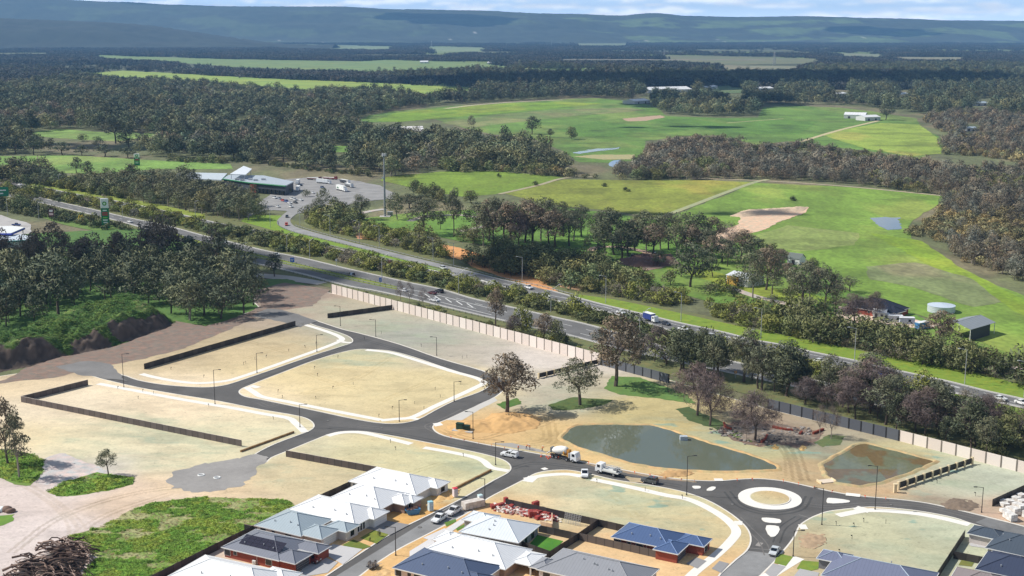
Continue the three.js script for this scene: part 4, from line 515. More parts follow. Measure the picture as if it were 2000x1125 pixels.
function strew(l, gap, kinds, label, group, o = {}) {
  const P = W2(l), xs = P.map((p) => p[0]), zs = P.map((p) => p[1]), r = rngOf(l.length * 131 + Math.round(l[0][0] * 7 + l[0][1])), x0 = Math.min(...xs), x1 = Math.max(...xs), z0 = Math.min(...zs), z1 = Math.max(...zs);
  for (let z = z0; z < z1; z += gap) for (let x = x0; x < x1; x += gap) {
    const X = x + (r() - 0.5) * gap * 1.1, Z = z + (r() - 0.5) * gap * 1.1, u = r(), s = (o.s || 1) * (0.52 + 0.46 * r() + 0.62 * Math.pow(r(), 3)), sx = 0.85 + 0.4 * r(), t = r() * 6.283, v = Math.floor(r() * 4);
    if (!inPoly(X, Z, P) || keep.some((k) => inPoly(X, Z, k)) || inFront(X, Z, KINDS[kinds[0][0]].H * 0.8 * (o.s || 1))) continue;
    const dens = fbm(X * 0.02 + l[0][0], Z * 0.02, 3); if (dens < (o.thin || 0)) continue;
    let a = 0, kind = kinds[0][0]; const mix = clamp(u * 0.62 + (fbm(X * 0.012 + 90, Z * 0.009, 2) - 0.5) * 1.5 + 0.19, 0, 0.999); for (const [k, w] of kinds) { a += w; kind = k; if (mix < a) break; }
    pool.push({ x: X, z: Z, kind, s, sx, t, v, label: zoned(label, kind, (X - x0) / (x1 - x0), (Z - z0) / (z1 - z0)), group, d: Math.hypot(X, ALT, Z), big: KINDS[kind].H * s / Math.hypot(X, ALT, Z) * (Math.abs(X / Z) < 0.41 && Z < -285 ? 1 : 0.01) });
  }
}
strew([[-60, 532], [60, 524], [150, 520], [260, 514], [340, 508], [400, 514], [425, 525], [440, 540], [500, 566], [505, 606], [420, 630], [360, 634], [330, 610], [240, 590], [150, 600], [60, 640], [-60, 700]], 9.8, [['dark', 0.34], ['grove', 0.36], ['gumB', 0.3]], 'gum in the shaded wood', 'trees of the shaded wood left of the estate', { s: 1.32, thin: 0.30 });
strew([[-80, 335], [60, 345], [150, 362], [240, 362], [300, 360], [340, 364], [430, 392], [500, 402], [545, 412], [540, 425], [480, 432], [400, 420], [300, 402], [200, 384], [100, 366], [-80, 342]], 7.2, [['round', 0.3], ['grove', 0.5], ['gum', 0.2]], 'tree in the service station grove', 'trees of the grove in front of the service station', { s: 1.0 });
strew([[-300, 175], [0, 178], [130, 160], [300, 158], [500, 172], [690, 184], [800, 190], [890, 200], [780, 214], [700, 230], [690, 245], [740, 272], [880, 280], [960, 275], [1060, 300], [1090, 315], [1110, 342], [960, 332], [850, 330], [760, 345], [640, 336], [480, 318], [330, 308], [170, 298], [0, 302], [-300, 300]], 11.6, [['dark', 0.36], ['grove', 0.32], ['paper', 0.32]], 'tree behind the service station', 'trees of the great wood behind the service station', { s: 1.36, thin: 0.27 });
strew([[-300, 140], [0, 135], [230, 138], [140, 146], [220, 152], [320, 158], [130, 160], [0, 180], [-300, 178]], 12, [['dark', 0.5], ['paper', 0.5]], 'tree of the far left wood', 'trees of the far left wood', { s: 1, thin: 0.44 });
strew([[600, 160], [780, 187], [900, 182], [935, 178], [950, 168], [900, 158], [780, 160], [720, 152], [900, 146], [1000, 136], [1100, 132], [1250, 142], [1320, 150], [1390, 158], [1310, 200], [1250, 197], [1150, 190], [1000, 197], [900, 203], [780, 196], [690, 184]], 11.5, [['dark', 0.6], ['tall', 0.2], ['paper', 0.2]], 'tree of the long middle belt', 'trees of the long middle belt', { s: 1.25 });
strew([[1300, 150], [1390, 141], [1500, 140], [1640, 134], [1760, 130], [2200, 130], [2200, 245], [1990, 228], [1900, 214], [1820, 228], [1740, 214], [1640, 205], [1485, 204], [1482, 226], [1380, 228], [1290, 222], [1245, 205], [1300, 195]], 11.5, [['dark', 0.66], ['grove', 0.34]], 'tree of the far settlement', 'trees among the far houses', { s: 1.25, thin: 0.34 });
strew([[1800, 232], [1900, 218], [2000, 232], [2250, 250], [2250, 345], [2000, 318], [1900, 305], [1800, 298], [1825, 280], [1880, 275], [1835, 258]], 7.8, [['paper', 0.6], ['heath', 0.4]], 'tree of the right-edge wood', 'trees of the right-hand wood', { s: 1 });
strew([[1255, 300], [1330, 284], [1420, 278], [1540, 288], [1640, 298], [1720, 306], [1775, 325], [1850, 340], [2000, 338], [2250, 355], [2250, 400], [2000, 384], [1860, 384], [1760, 372], [1640, 358], [1500, 350], [1380, 350], [1330, 352], [1250, 350], [1200, 345], [1210, 325], [1270, 318]], 6.8, [['paper', 0.74], ['round', 0.26]], 'tree of the paddock wood', 'trees of the mauve-brown wood between the paddocks', { s: 1.0 });
strew([[1762, 432], [1790, 408], [1860, 388], [2000, 384], [2300, 400], [2300, 640], [2000, 556], [1930, 534], [1870, 506], [1838, 474], [1778, 458]], 6.2, [['paper', 0.4], ['heath', 0.6]], 'tree of the right-hand scrub', 'trees of the scrub on the right', { s: 0.95 });
strew([[860, 322], [960, 318], [1080, 322], [1110, 345], [1240, 350], [1260, 340], [1300, 345], [1290, 352], [1180, 350], [1060, 344], [960, 336], [860, 336]], 7, [['heath', 0.5], ['round', 0.5]], 'tree behind the left paddock', 'trees of the belt behind the left paddock', { s: 1.05 });
strew([[1170, 690], [1260, 706], [1330, 728], [1420, 752], [1500, 776], [1620, 808], [1760, 848], [1880, 880], [2050, 925], [2050, 880], [1900, 838], [1780, 812], [1680, 788], [1560, 762], [1460, 740], [1340, 718], [1240, 694], [1180, 676]], 6.0, [['mauve', 0.34], ['dark', 0.2], ['gum', 0.14], ['round', 0.18], ['gumB', 0.14]], 'tree between noise wall and freeway', 'trees between the wall and the freeway', { s: 1.14, thin: 0.27 });
// shrubs
const shrubs = (l, gap, kinds, label, group, o) => strew(l, gap, kinds, label, group, o);
shrubs([[400, 440], [470, 448], [560, 470], [620, 482], [700, 505], [790, 528], [880, 550], [990, 574], [1100, 600], [1240, 634], [1370, 668], [1470, 690], [1600, 722], [1760, 760], [2060, 830], [2060, 838], [1760, 772], [1600, 737], [1470, 706], [1370, 688], [1240, 655], [1100, 616], [990, 590], [880, 566], [790, 545], [700, 522], [620, 502], [560, 494], [470, 470], [400, 455]], 3.4, [['shrub', 0.62], ['wattle', 0.2], ['grey', 0.18]], 'shrub of the freeway median hedge', 'shrubs of the freeway median', { s: 1.2, thin: 0.3 });
shrubs([[0, 362], [100, 378], [200, 398], [300, 415], [400, 440], [400, 455], [300, 432], [200, 410], [100, 392], [0, 376]], 4.6, [['shrub', 0.5], ['wattle', 0.3], ['grey', 0.2]], 'shrub of the left freeway median', 'shrubs of the left freeway median', { s: 1.2 });
shrubs([[590, 424], [640, 428], [720, 444], [800, 462], [860, 474], [960, 500], [1080, 522], [1200, 552], [1300, 575], [1400, 600], [1520, 622], [1640, 652], [1760, 684], [1900, 712], [2060, 752], [2060, 764], [1880, 730], [1740, 702], [1600, 672], [1440, 634], [1330, 604], [1200, 578], [1120, 566], [1020, 546], [900, 512], [800, 490], [700, 465], [610, 444]], 4.3, [['shrub', 0.3], ['wattle', 0.3], ['grey', 0.22], ['round', 0.18]], 'shrub on the far freeway verge', 'shrubs on the far freeway verge', { s: 1.15, thin: 0.26 });
shrubs([[590, 424], [660, 420], [740, 436], [700, 446], [620, 436]], 5, [['wattle', 0.5], ['round', 0.5]], 'bush beside the curved ramp', 'bushes beside the ramp', { s: 1.2 });
shrubs([[1230, 545], [1300, 560], [1400, 585], [1500, 605], [1500, 622], [1400, 606], [1290, 580]], 4.6, [['shrub', 0.4], ['wattle', 0.3], ['grey', 0.3]], 'shrub on the far verge below the sheds', 'shrubs below the park sheds', { s: 1.0, thin: 0.3 });
shrubs([[960, 500], [1060, 508], [1160, 520], [1300, 545], [1340, 570], [1240, 575], [1130, 555], [1000, 530]], 4.6, [['shrub', 0.7], ['round', 0.3]], 'shrub of the shaded park scrub', 'shrubs of the shaded scrub', { s: 1.15, thin: 0.1 });
shrubs([[-40, 388], [40, 400], [120, 416], [200, 432], [260, 448], [230, 452], [130, 434], [40, 420], [-40, 405]], 5, [['shrub', 0.7], ['round', 0.3]], 'shrub beside the tall green signs', 'shrubs on the near verge by the signs', { s: 1.2 });
shrubs([[-60, 345], [60, 352], [120, 360], [200, 376], [260, 388], [180, 380], [90, 364], [-60, 350]], 5, [['wattle', 0.4], ['shrub', 0.3], ['round', 0.3]], 'shrub on the left far verge', 'shrubs on the left far verge', { s: 1.2 });
shrubs([[690, 568], [780, 592], [860, 608], [960, 634], [1060, 662], [1160, 690], [1160, 698], [1040, 672], [900, 636], [760, 598], [680, 577]], 4.5, [['shrub', 0.6], ['wattle', 0.4]], 'low shrub behind the noise wall', 'shrubs behind the noise wall', { s: 0.6, thin: 0.42 });
shrubs([[0, 318], [120, 312], [300, 330], [340, 340], [250, 350], [100, 342], [0, 332]], 7, [['round', 0.4], ['dark', 0.2], ['wattle', 0.4]], 'bush on the left field strip', 'bushes on the field strip above the freeway', { s: 0.9, thin: 0.5 });
shrubs([[300, 325], [480, 318], [640, 338], [760, 350], [800, 372], [860, 400], [900, 405], [860, 385], [820, 365], [700, 340], [480, 312], [330, 312]], 6, [['shrub', 0.4], ['round', 0.6]], 'bush behind the service yard', 'bushes behind the service yard', { s: 0.9 });
pool.sort((a, b) => b.big - a.big);
const seen = { tree: 0, shrub: 0 }, rest = new Map();
for (const p of pool) {
  const bush = NAMES[p.kind] === 'shrub', kind = bush ? 'shrub' : 'tree', cap = bush ? 270 : 235;
  if (seen[kind] < cap && p.big > 0.004) { seen[kind]++; plant(p.kind, new THREE.Vector3(p.x, 0, p.z), p.s, p.label, p.group, p.d < 470 ? 1 : 2, p.sx, p.t, p.v); continue; }
  const lod = p.d < 1100 ? 2 : 3, k = p.kind + '|' + p.v + '|' + lod + '|' + (bush ? 's' : 't'); if (!rest.has(k)) rest.set(k, []); rest.get(k).push(p);
}
const wood = thing('woodland', 'great mass of grey-green bush and woods running to the far plain', 'woods'); wood.userData.kind = 'stuff';
const scrub = thing('shrubbery', 'continuous dark green shrubs along the freeway verges and median', 'shrubs'); scrub.userData.kind = 'stuff';
const mtx = new THREE.Matrix4(), qt = new THREE.Quaternion(), UPV = new THREE.Vector3(0, 1, 0);
function instances(name, geo, mat, list, parent, tint) {
  const m = new THREE.InstancedMesh(geo, mat, list.length); m.name = name; m.castShadow = m.receiveShadow = true; const c = new THREE.Color(), r = rngOf(list.length);
  list.forEach((p, i) => { m.setMatrixAt(i, mtx.compose(new THREE.Vector3(p.x, p.y || 0, p.z), qt.setFromAxisAngle(UPV, p.t), new THREE.Vector3(p.s * p.sx, p.s * (p.sy || 1), p.s * p.sx))); if (tint) { const k = 0.55 + 0.95 * r(), w = (r() - 0.48) * 0.32; m.setColorAt(i, c.setRGB(k * (1 + w), k, k * (1 - w * 0.6))); } });
  m.userData.kind = 'stuff'; parent.add(m); return m;
}
for (const [k, list] of rest) { const [kind, v, lod, b] = k.split('|'), [w, l] = proto(kind, +v, +lod), home = b === 's' ? scrub : wood; instances('crown', l, leafMat, list, home, true); if (w) instances('trunk', w, 'gum grove gumB tall paper'.includes(kind) ? barkPale : bark, list, home); }
{ // the far plain: copses, belts and scattered trees out to the hills
  const copse = (seed, n, R, col) => { const t = new Tree(seed), r = t.r; for (let i = 0; i < n; i++) { const a = r() * 6.283, d = Math.sqrt(r()) * R, h = 6 + r() * 6, k = 0.75 + 0.5 * r(); for (let q = 0; q < 3; q++) t.clump(new THREE.Vector3(Math.cos(a) * d + (r() - 0.5) * 4, h * (0.4 + 0.25 * q), Math.sin(a) * d + (r() - 0.5) * 4), 4.6 - q, 3.2, 16, 1.9, col.map((c) => c * k)); } return t.geos()[1]; };
  const C = [0, 1, 2, 3].map((i) => copse(900 + i, 12, 22, [[0.060, 0.068, 0.050], [0.045, 0.054, 0.044], [0.078, 0.074, 0.058], [0.052, 0.060, 0.046]][i])), S = [0, 1].map((i) => copse(950 + i, 2, 7, [0.055, 0.064, 0.046]));
  const lists = [[], [], [], [], [], []], r = rngOf(31), F = FIELDS.map((f) => f[0]);
  for (let k = 0; k < 80000; k++) {
    const u = r(), d = 2250 + 10300 * u * u * 0.55 + 10300 * 0.45 * u, x = (r() - 0.5) * d * 1.05, z = -d, p = { x, z, t: r() * 6.283, s: 0.8 + 0.5 * r(), sx: 0.9 + 0.5 * r(), y: -0.4 }, e = r();
    if (d < 3300 && ((d < 2700 && x > -1060 && x < 900) )) { if (x > -1100) continue; }
    if (onField(x, z) || inFront(x, z, 10)) continue;
    const n = fbm(x * 0.0011 + 11, z * 0.0022 + 5, 4), m = fbm(x * 0.006, z * 0.009 + 50, 3);
    const open = smooth(n, 0.45, 0.52); if (e < open * 0.96) { if (r() < 0.10) lists[4 + (k & 1)].push(p); continue; }
    lists[Math.floor(clamp(m * 4.6 - 0.4, 0, 3.99))].push(p);
  }
  lists.forEach((l, i) => l.length && instances('crown', i < 4 ? C[i] : S[i - 4], leafMat, l, wood, true));
}
// ---------- walls and fences ----------
const creamWall = M(lin(228, 216, 208), 0.9), greyWall = M(lin(92, 96, 104), 0.85), postGrey = M(lin(120, 112, 104), 0.9), postDark = M(lin(30, 31, 36), 0.8), darkSteel = M(lin(54, 50, 50), 0.6), darkSteelB = M(lin(72, 67, 66), 0.6), limestone = M(lin(222, 204, 168), 0.9), lightCap = M(lin(205, 196, 188), 0.8);
function fence(name, label, cat, line, o) {
  const P = line.map(([x, y]) => G(x, y)), f = thing(name, label, cat, P[0].clone(), 0, o.group), box1 = new THREE.BoxGeometry(1, 1, 1);
  for (let s = 0; s < P.length - 1; s++) {
    const a = P[s], b = P[s + 1], L = a.distanceTo(b), n = Math.max(1, Math.round(L / o.len)), w = L / n, t = headingOf(a, b), dx = (b.x - a.x) / L, dz = (b.z - a.z) / L;
    for (let i = 0; i <= n; i++) {
      const x = a.x - P[0].x + dx * w * i, z = a.z - P[0].z + dz * w * i;
      if (o.post && (i < n || s === P.length - 2 || o.pier)) { const p = part(o.pier ? 'pier' : 'post', box1, o.post, f); p.scale.set(o.pw, o.h + (o.over ?? 0.06) + 0.004 * s, o.pd || o.pw); p.position.set(x, (o.h + (o.over ?? 0.06)) / 2 + 0.05, z); p.rotation.y = t; }
      if (i < n) {
        const y0 = o.y0 || 0, pw = o.post ? o.pw - 0.02 : 0.02, m = Array.isArray(o.mat) ? o.mat[i % o.mat.length] : o.mat, p = part('panel', box1, m, f), jig = ((i * 37 + s * 11) % 7 - 3) * 0.006; p.scale.set(w - pw, o.h - y0, o.thick || 0.12); p.position.set(x + dx * w / 2, (o.h + y0) / 2 + 0.1 + jig, z + dz * w / 2); p.rotation.y = t + jig * 0.15;
        if (o.cap) { const c = part('capping', box1, o.cap, p); c.scale.set(1.02, 0.07 / (o.h - y0), 1.5); c.position.y = 0.5 + 0.034 / (o.h - y0); }
      }
    }
  }
  return f;
}
const creamB = M(lin(222, 209, 200), 0.9), creamC = M(lin(232, 222, 214), 0.9);
fence('noise_wall', 'long cream panel noise wall between the upper lots and the freeway', 'wall', [[648, 573], [1172, 713]], { len: 4.3, h: 4.3, mat: [creamWall, creamB, creamC, creamWall, creamB], post: postGrey, pw: 0.34, pd: 0.3, over: 0.02, thick: 0.16 });
fence('noise_wall', 'grey panel noise wall behind the tallest gum tree', 'wall', [[1175, 714], [1306, 749]], { len: 4.2, h: 3.3, mat: [greyWall, M(lin(99, 103, 110), 0.85)], post: postDark, pw: 0.36, over: 0.02, thick: 0.16 });
fence('noise_wall', 'dark grey panel noise wall behind the playground rubble and second pond', 'wall', [[1500, 799], [1755, 862]], { len: 4.2, h: 3.4, mat: [greyWall, M(lin(84, 88, 97), 0.85)], post: postDark, pw: 0.36, over: 0.02, thick: 0.16 });
fence('noise_wall', 'cream panel noise wall at the right edge behind the pier fence', 'wall', [[1756, 862], [2080, 946]], { len: 4.4, h: 3.4, mat: [creamWall, creamC, creamB], post: postGrey, pw: 0.36, over: 0.02, thick: 0.16 });
const ST = { len: 2.4, h: 2.0, mat: [darkSteel, darkSteelB, darkSteel], post: M(lin(44, 41, 41), 0.6), pw: 0.1, thick: 0.06 };
const fenceS = (label, l, o = {}) => fence('steel_fence', label, 'fence', l, { ...ST, ...o });
fenceS('long dark steel fence behind the upper left lots', [[282, 722], [577, 637]], { h: 2.1, cap: darkSteelB }); fenceS('dark steel fence joining the cream noise wall in the top lots', [[640, 622], [766, 605]], { h: 2.1 });
fenceS('L-shaped brown-grey panel fence round the pale lots at the left', [[172, 753], [42, 786], [472, 873]], { h: 2.0, mat: [M(lin(104, 94, 90), 0.8), M(lin(94, 84, 80), 0.8)], cap: lightCap }); fenceS('brown-grey panel fence from the turning head road to the white houses', [[559, 893], [738, 926]], { h: 2.0, mat: [M(lin(92, 82, 78), 0.8), M(lin(84, 75, 71), 0.8)], cap: lightCap });
fenceS('long dark fence along the weeds behind the row of white houses', [[742, 927], [655, 967], [560, 1010], [452, 1062], [325, 1126], [250, 1165]], { h: 1.9 }); fenceS('dark fence on the lot side of the topmost white house', [[742, 927], [800, 940]], { h: 1.9 });
fenceS('dark fence between the brick rubble yard and the large curved lot', [[988, 988], [1168, 1029], [1222, 1041]], { h: 1.9 }); fenceS('dark fence running down from the curved lot beside the small lawn', [[1168, 1029], [1130, 1056], [1072, 1093], [1040, 1116]], { h: 1.9 }); fenceS('brown fence along the side of the blue-roofed brick house', [[1131, 1056], [1284, 1091]], { h: 1.9, mat: [M(lin(98, 90, 86), 0.7)] }); fenceS('dark fence between the rubble yard and the small green lawn', [[1052, 1040], [1130, 1057]], { h: 1.9 }); fenceS('dark fence below the small green lawn', [[1018, 1072], [1074, 1092]], { h: 1.9 });
fenceS('black fence on the right side of the bottom right lot', [[1884, 1050], [1832, 1130], [1810, 1165]], { h: 1.9 }); fenceS('dark fence between the dark roofed houses at lower right', [[1862, 1092], [1936, 1107]], { h: 1.9 }); fenceS('dark fence at the right edge in front of the pallets', [[1938, 990], [2030, 948]], { h: 2.0 });
fenceS('dark fence beside the pale blue roofed house', [[478, 1038], [570, 1058]], { h: 1.8, cap: M(lin(178, 150, 142), 0.8) }); fenceS('dark fence above the pale blue roofed house', [[560, 1010], [600, 1018]], { h: 1.8 });
fence('pier_fence', 'black slatted fence between cream limestone piers beside the second pond', 'fence', [[1754, 957], [1898, 908]], { len: 3.7, h: 2.0, y0: 0.35, mat: M(lin(42, 40, 42), 0.6), post: limestone, pw: 0.62, over: 0.3, pier: 1, thick: 0.1 });
fence('pier_fence', 'black fence with pale piers at the foot of the top lots near the tallest gum', 'fence', [[1052, 740], [1168, 712]], { len: 3.6, h: 1.9, y0: 0.3, mat: M(lin(40, 38, 40), 0.6), post: limestone, pw: 0.5, over: 0.2, pier: 1, thick: 0.1 });
{ const p = thing('gate_pillar', 'single cream pillar at the road end of the pier fence', 'pillar', G(1748, 963)); new MB().box(0.8, 2.3, 0.8, 0, 1.25, 0).build('shaft', limestone, p); new MB().box(1.0, 0.2, 1.0, 0, 2.5, 0).build('cap', limestone, p); }
const brownStone = M(lin(142, 112, 76), 0.95);
fence('retaining_wall', 'low brown stone retaining wall beside the turning head road', 'wall', [[470, 884], [574, 846]], { len: 1.6, h: 0.6, mat: [brownStone, M(lin(154, 124, 88), 0.95)], thick: 0.45 }); fence('retaining_wall', 'low brown stone retaining wall beside the street of new houses', 'wall', [[888, 957], [959, 921]], { len: 1.6, h: 0.6, mat: [brownStone, M(lin(150, 120, 84), 0.95)], thick: 0.45 });

// ---------- lamps, mast, signs ----------
const poleDark = M(lin(52, 50, 52), 0.5), headDark = M(lin(40, 40, 42), 0.5), headPale = M(lin(214, 216, 216), 0.5), lens = M(lin(230, 230, 225), 0.3);
function lamp(x, y, hp, dir, label, o = {}) {
  const g = o.far ? galv : poleDark, H = hp * px2m(x, y) / 0.96, r = o.far ? 0.11 : 0.085, t = thing('street_lamp', label, 'street lamp', G(x, y), o.turn || 0, o.group), a = (o.arm || 1.7) * dir;
  new MB().cyl(0.2, 0.2, 0.3, 0, 0.25, 0, 8).cyl(r * 1.4, r, H, 0, H / 2, 0, 8).build('pole', g, t); new MB().bar([0, H - 0.08, 0], [a, H + (o.rise ?? 0.12), 0], r * 0.75).build('arm', g, t);
  const h = new MB().box(0.9, 0.16, 0.36, a + 0.3 * dir, H + (o.rise ?? 0.12), 0).build('lamp_head', o.far ? headPale : headDark, t); new MB().box(0.5, 0.05, 0.26, a + 0.3 * dir, H + (o.rise ?? 0.12) - 0.09, 0).build('lens', lens, h); return t;
}
[[242, 757, 62, 1, 'black street lamp nearest the end of the left dirt road'], [420, 790, 65, 1, 'black street lamp on the verge of the long pale lots opposite the upper left block'], [502, 729, 38, 1, 'black street lamp on the path of the upper left block, left of two'], [619, 688, 33, 1, 'black street lamp on the path of the upper left block, right of two'], [665, 637, 38, -1, 'black street lamp by the dark fence in the top lots'], [734, 658, 33, -1, 'black street lamp along the top lots, second from the left'], [853, 695, 36, -1, 'black street lamp along the top lots nearest the twin gum'], [887, 784, 38, 1, 'black street lamp on the right side of the central lot'], [780, 824, 42, 1, 'black street lamp at the bottom corner of the central lot'], [586, 835, 44, 1, 'black street lamp at the road corner above the turning head'], [924, 858, 53, -1, 'black street lamp beside the green cabinet'], [968, 909, 45, 1, 'black street lamp at the corner near the white canopy ute'], [947, 984, 49, -1, 'black street lamp beside the brick pallets and toilets'], [773, 1086, 56, -1, 'black street lamp beside the street in front of the white houses'], [1341, 968, 76, 1, 'tall black street lamp in front of the left pond by the roundabout'], [1605, 1026, 70, -1, 'tall black street lamp right of the roundabout splitter island'], [1709, 996, 82, -1, 'tall black street lamp in front of the second pond'], [1917, 1002, 47, -1, 'black street lamp on the lot right of the pier fence'], [1549, 1088, 50, 1, 'black street lamp at the lower corner beside the silver car']].forEach((a) => lamp(...a));
const ORD = ['first', 'second', 'third', 'fourth', 'fifth', 'sixth', 'seventh', 'eighth', 'ninth', 'tenth', 'eleventh', 'twelfth', 'thirteenth'];
const far1 = [[1940 + 60, 776], [1884, 750], [1669, 704], [1486, 662], [1330, 628], [1183, 592], [1020, 551], [886, 520], [846, 509], [741, 484], [702, 473], [645, 461], [586, 443]];
far1.forEach(([x, y], i) => lamp(x, y, 12.2 * 0.96 / px2m(x, y), -1, `${ORD[i]} tall lamp post from the right on the far freeway verge`, { far: 1, arm: 2.4, rise: 0.5 }));
[[1449, 706], [1249, 661], [1076, 609], [896, 574], [746, 541], [605, 505], [561, 493]].forEach(([x, y], i) => lamp(x, y, 9.5 * 0.96 / px2m(x, y), 1, `${ORD[i]} median lamp post from the right between the two carriageways`, { far: 1, arm: 3.6, rise: 2.6, turn: 0.15 }));
[[475, 514], [240, 432], [116, 368], [382, 424], [15, 420], [76, 428], [528, 444]].forEach(([x, y], i) => lamp(x, y, 10.5 * 0.96 / px2m(x, y), 1, ['lamp post beside the near carriageway at the dark wood', 'lamp post beside the near carriageway right of the tall green sign', 'lamp post on the far verge at the left below the grove', 'lamp post at the lower edge of the grove left of the ramp', 'lamp post at the left edge below the green road sign', 'lamp post by the hedge of the fuel forecourt', 'lamp post on the green inside the ramp curve'][i], { far: 1, arm: 1.6, rise: 0.4 }));
{ const H = 117 * px2m(752, 423) / 0.96, t = thing('phone_mast', 'tall grey mobile phone mast with antennas on the green by the service yard', 'mast', G(752, 423)), g = M(lin(150, 152, 158), 0.6);
  new MB().cyl(0.8, 0.45, H, 0, H / 2, 0, 12).build('pole', g, t); new MB().box(7, 0.3, 6, 0, 0.1, 0).build('base_slab', M(lin(190, 186, 180), 0.9), t);
  new MB().cyl(1.5, 1.5, 0.25, 0, H - 1.2, 0, 12).bar([-1.5, H - 1.2, 0], [1.5, H - 1.2, 0], 0.1).build('headframe', g, t); for (let i = 0; i < 6; i++) { const a = i / 6 * 6.283; new MB().box(0.35, 2.3, 0.2, Math.cos(a) * 1.55, H - 0.7, Math.sin(a) * 1.55, -a + 1.57).build('antenna', M(lin(222, 222, 222), 0.5), t); }
  new MB().cyl(0.7, 0.7, 0.4, -0.9, H * 0.62, 0.4, 14, 0, 1.57).build('dish', M(lin(232, 232, 232), 0.5), t); const c = thing('equipment_cabin', 'small grey equipment cabin at the foot of the phone mast', 'cabin', G(762, 421)); new MB().box(3.4, 2.4, 2.4, 0, 1.2, 0).build('wall', M(lin(150, 156, 150), 0.8), c); new MB().box(3.8, 0.2, 2.8, 0, 2.5, 0).build('roof', galv, c); new MB().box(0.9, 1.9, 0.06, 0.6, 0.95, 1.22).build('door', M(lin(110, 116, 112), 0.7), c); }
const green = M(lin(8, 120, 74), 0.5), greenDark = M(lin(4, 92, 56), 0.5), whiteP = M(lin(236, 238, 236), 0.45), redP = M(lin(196, 46, 52), 0.5), yellowP = M(lin(246, 206, 70), 0.5), lime = M(lin(130, 200, 60), 0.5);
function pylon(x, y, hp, wp, label, turn) {
  const k = px2m(x, y), H = hp * k / 0.96, w = wp * k, t = thing('price_sign', label, 'sign', G(x, y), turn), top = H * 0.33; t.position.y = 0;
  new MB().box(w, H - top, 0.9, 0, (H - top) / 2, 0).build('panel', green, t); const hd = new MB().add(new RoundedBoxGeometry(w * 1.02, top, 1.0, 3, 0.4), 0, H - top / 2, 0).build('header', whiteP, t);
  const R = w * 0.24, cy = H - top * 0.52; for (const [r, m, z] of [[1, greenDark, 0.53], [0.74, lime, 0.56], [0.48, whiteP, 0.59]]) { const e = new MB(); e.add(new THREE.CylinderGeometry(R * r, R * r, 0.06, 18), 0, cy, z, 0, Math.PI / 2); for (let i = 0; i < 18 && r > 0.5; i++) { const a = i / 18 * 6.283; e.add(new THREE.CylinderGeometry(R * r * 0.2, R * r * 0.2, 0.055, 6), Math.cos(a) * R * r, cy + Math.sin(a) * R * r, z, 0, Math.PI / 2); } e.build('emblem', m, hd); }
  [[0.60, whiteP, 0.5], [0.52, redP, 0.7], [0.455, redP, 0.7], [0.36, lime, 0.6], [0.28, whiteP, 0.62], [0.2, whiteP, 0.5]].forEach(([f, m, ww]) => new MB().box(w * ww, H * 0.04, 0.06, 0, H * f, 0.48).build('price_row', m, t));
}
pylon(207, 446, 54, 14, 'tall green and white fuel price sign with a round flower emblem at the shaded wood', 0.15); pylon(268, 323, 21, 10, 'smaller green and white fuel sign far off at the field behind the grove', 0.1);
{ const k = px2m(101, 428), t = thing('restaurant_sign', 'small brown and white board sign on a post on the near verge', 'sign', G(101, 432), 0.2); new MB().box(0.25, 23 * k, 0.25, 0, 11.5 * k, 0).build('post', poleDark, t); new MB().box(9 * k, 14 * k, 0.4, 0, 15.5 * k, 0).build('board', M(lin(84, 30, 36), 0.6), t); new MB().box(6 * k, 4 * k, 0.1, 0, 19 * k, 0.24).build('face', whiteP, t); new MB().box(7 * k, 4 * k, 0.1, 0, 13 * k, 0.24).build('face', M(lin(236, 206, 206), 0.5), t);
  const a = thing('restaurant_sign', 'small yellow double arch sign beside the dark bushes on the near verge', 'sign', G(159, 438), 0.2), kk = px2m(159, 438); new MB().box(0.3, 8 * kk, 0.3, 0, 4 * kk, 0).build('post', poleDark, a); for (const s of [-1, 1]) { const c = new THREE.CatmullRomCurve3([-2.1, -1.7, 0, 1.7, 2.1].map((v, i) => new THREE.Vector3(s * 2.1 * kk + v * kk, [8, 13, 17.5, 13, 8][i] * kk, 0))); part('arch', new THREE.TubeGeometry(c, 14, 0.75 * kk, 6), yellowP, a); } new MB().box(8 * kk, 1.4 * kk, 0.3, 0, 7.6 * kk, 0).build('crossbar', M(lin(150, 40, 40), 0.6), a); }
function board(x, y, hp, w, h, m, label, n = 2) { const k = px2m(x, y), t = thing('road_sign', label, 'road sign', G(x, y), 0.25), H = hp * k; for (let i = 0; i < n; i++) new MB().box(0.18, H, 0.18, n > 1 ? (i - 0.5) * w * k * 0.7 : 0, H / 2, 0).build('post', galv, t); new MB().box(w * k, h * k, 0.12, 0, H - h * k / 2, 0.16).build('face', m, t); new MB().box(w * k * 0.7, h * k * 0.12, 0.05, 0, H - h * k * 0.35, 0.23).build('legend', whiteP, t); new MB().box(w * k * 0.5, h * k * 0.12, 0.05, -w * k * 0.08, H - h * k * 0.68, 0.23).build('legend', whiteP, t); }
board(3, 404, 36, 28, 17, M(lin(0, 130, 90), 0.5), 'large green direction sign on posts at the left edge'); board(571, 515, 12, 8, 9, M(lin(28, 96, 210), 0.5), 'blue road sign on the grass strip near the lone dark tree', 1); board(743, 555, 13, 5, 8, M(lin(28, 96, 210), 0.5), 'small blue road sign on the guard rail further right', 1); board(657, 520, 14, 4, 4, M(lin(225, 228, 225), 0.5), 'small pale sign on a post in the median', 1); board(1436, 738, 14, 5, 5, M(lin(236, 160, 50), 0.5), 'small orange sign among the trees behind the wall', 1); board(686, 542, 9, 4, 4, M(lin(150, 170, 220), 0.5), 'tiny blue-grey sign on the guard rail left of the blue sign', 1);
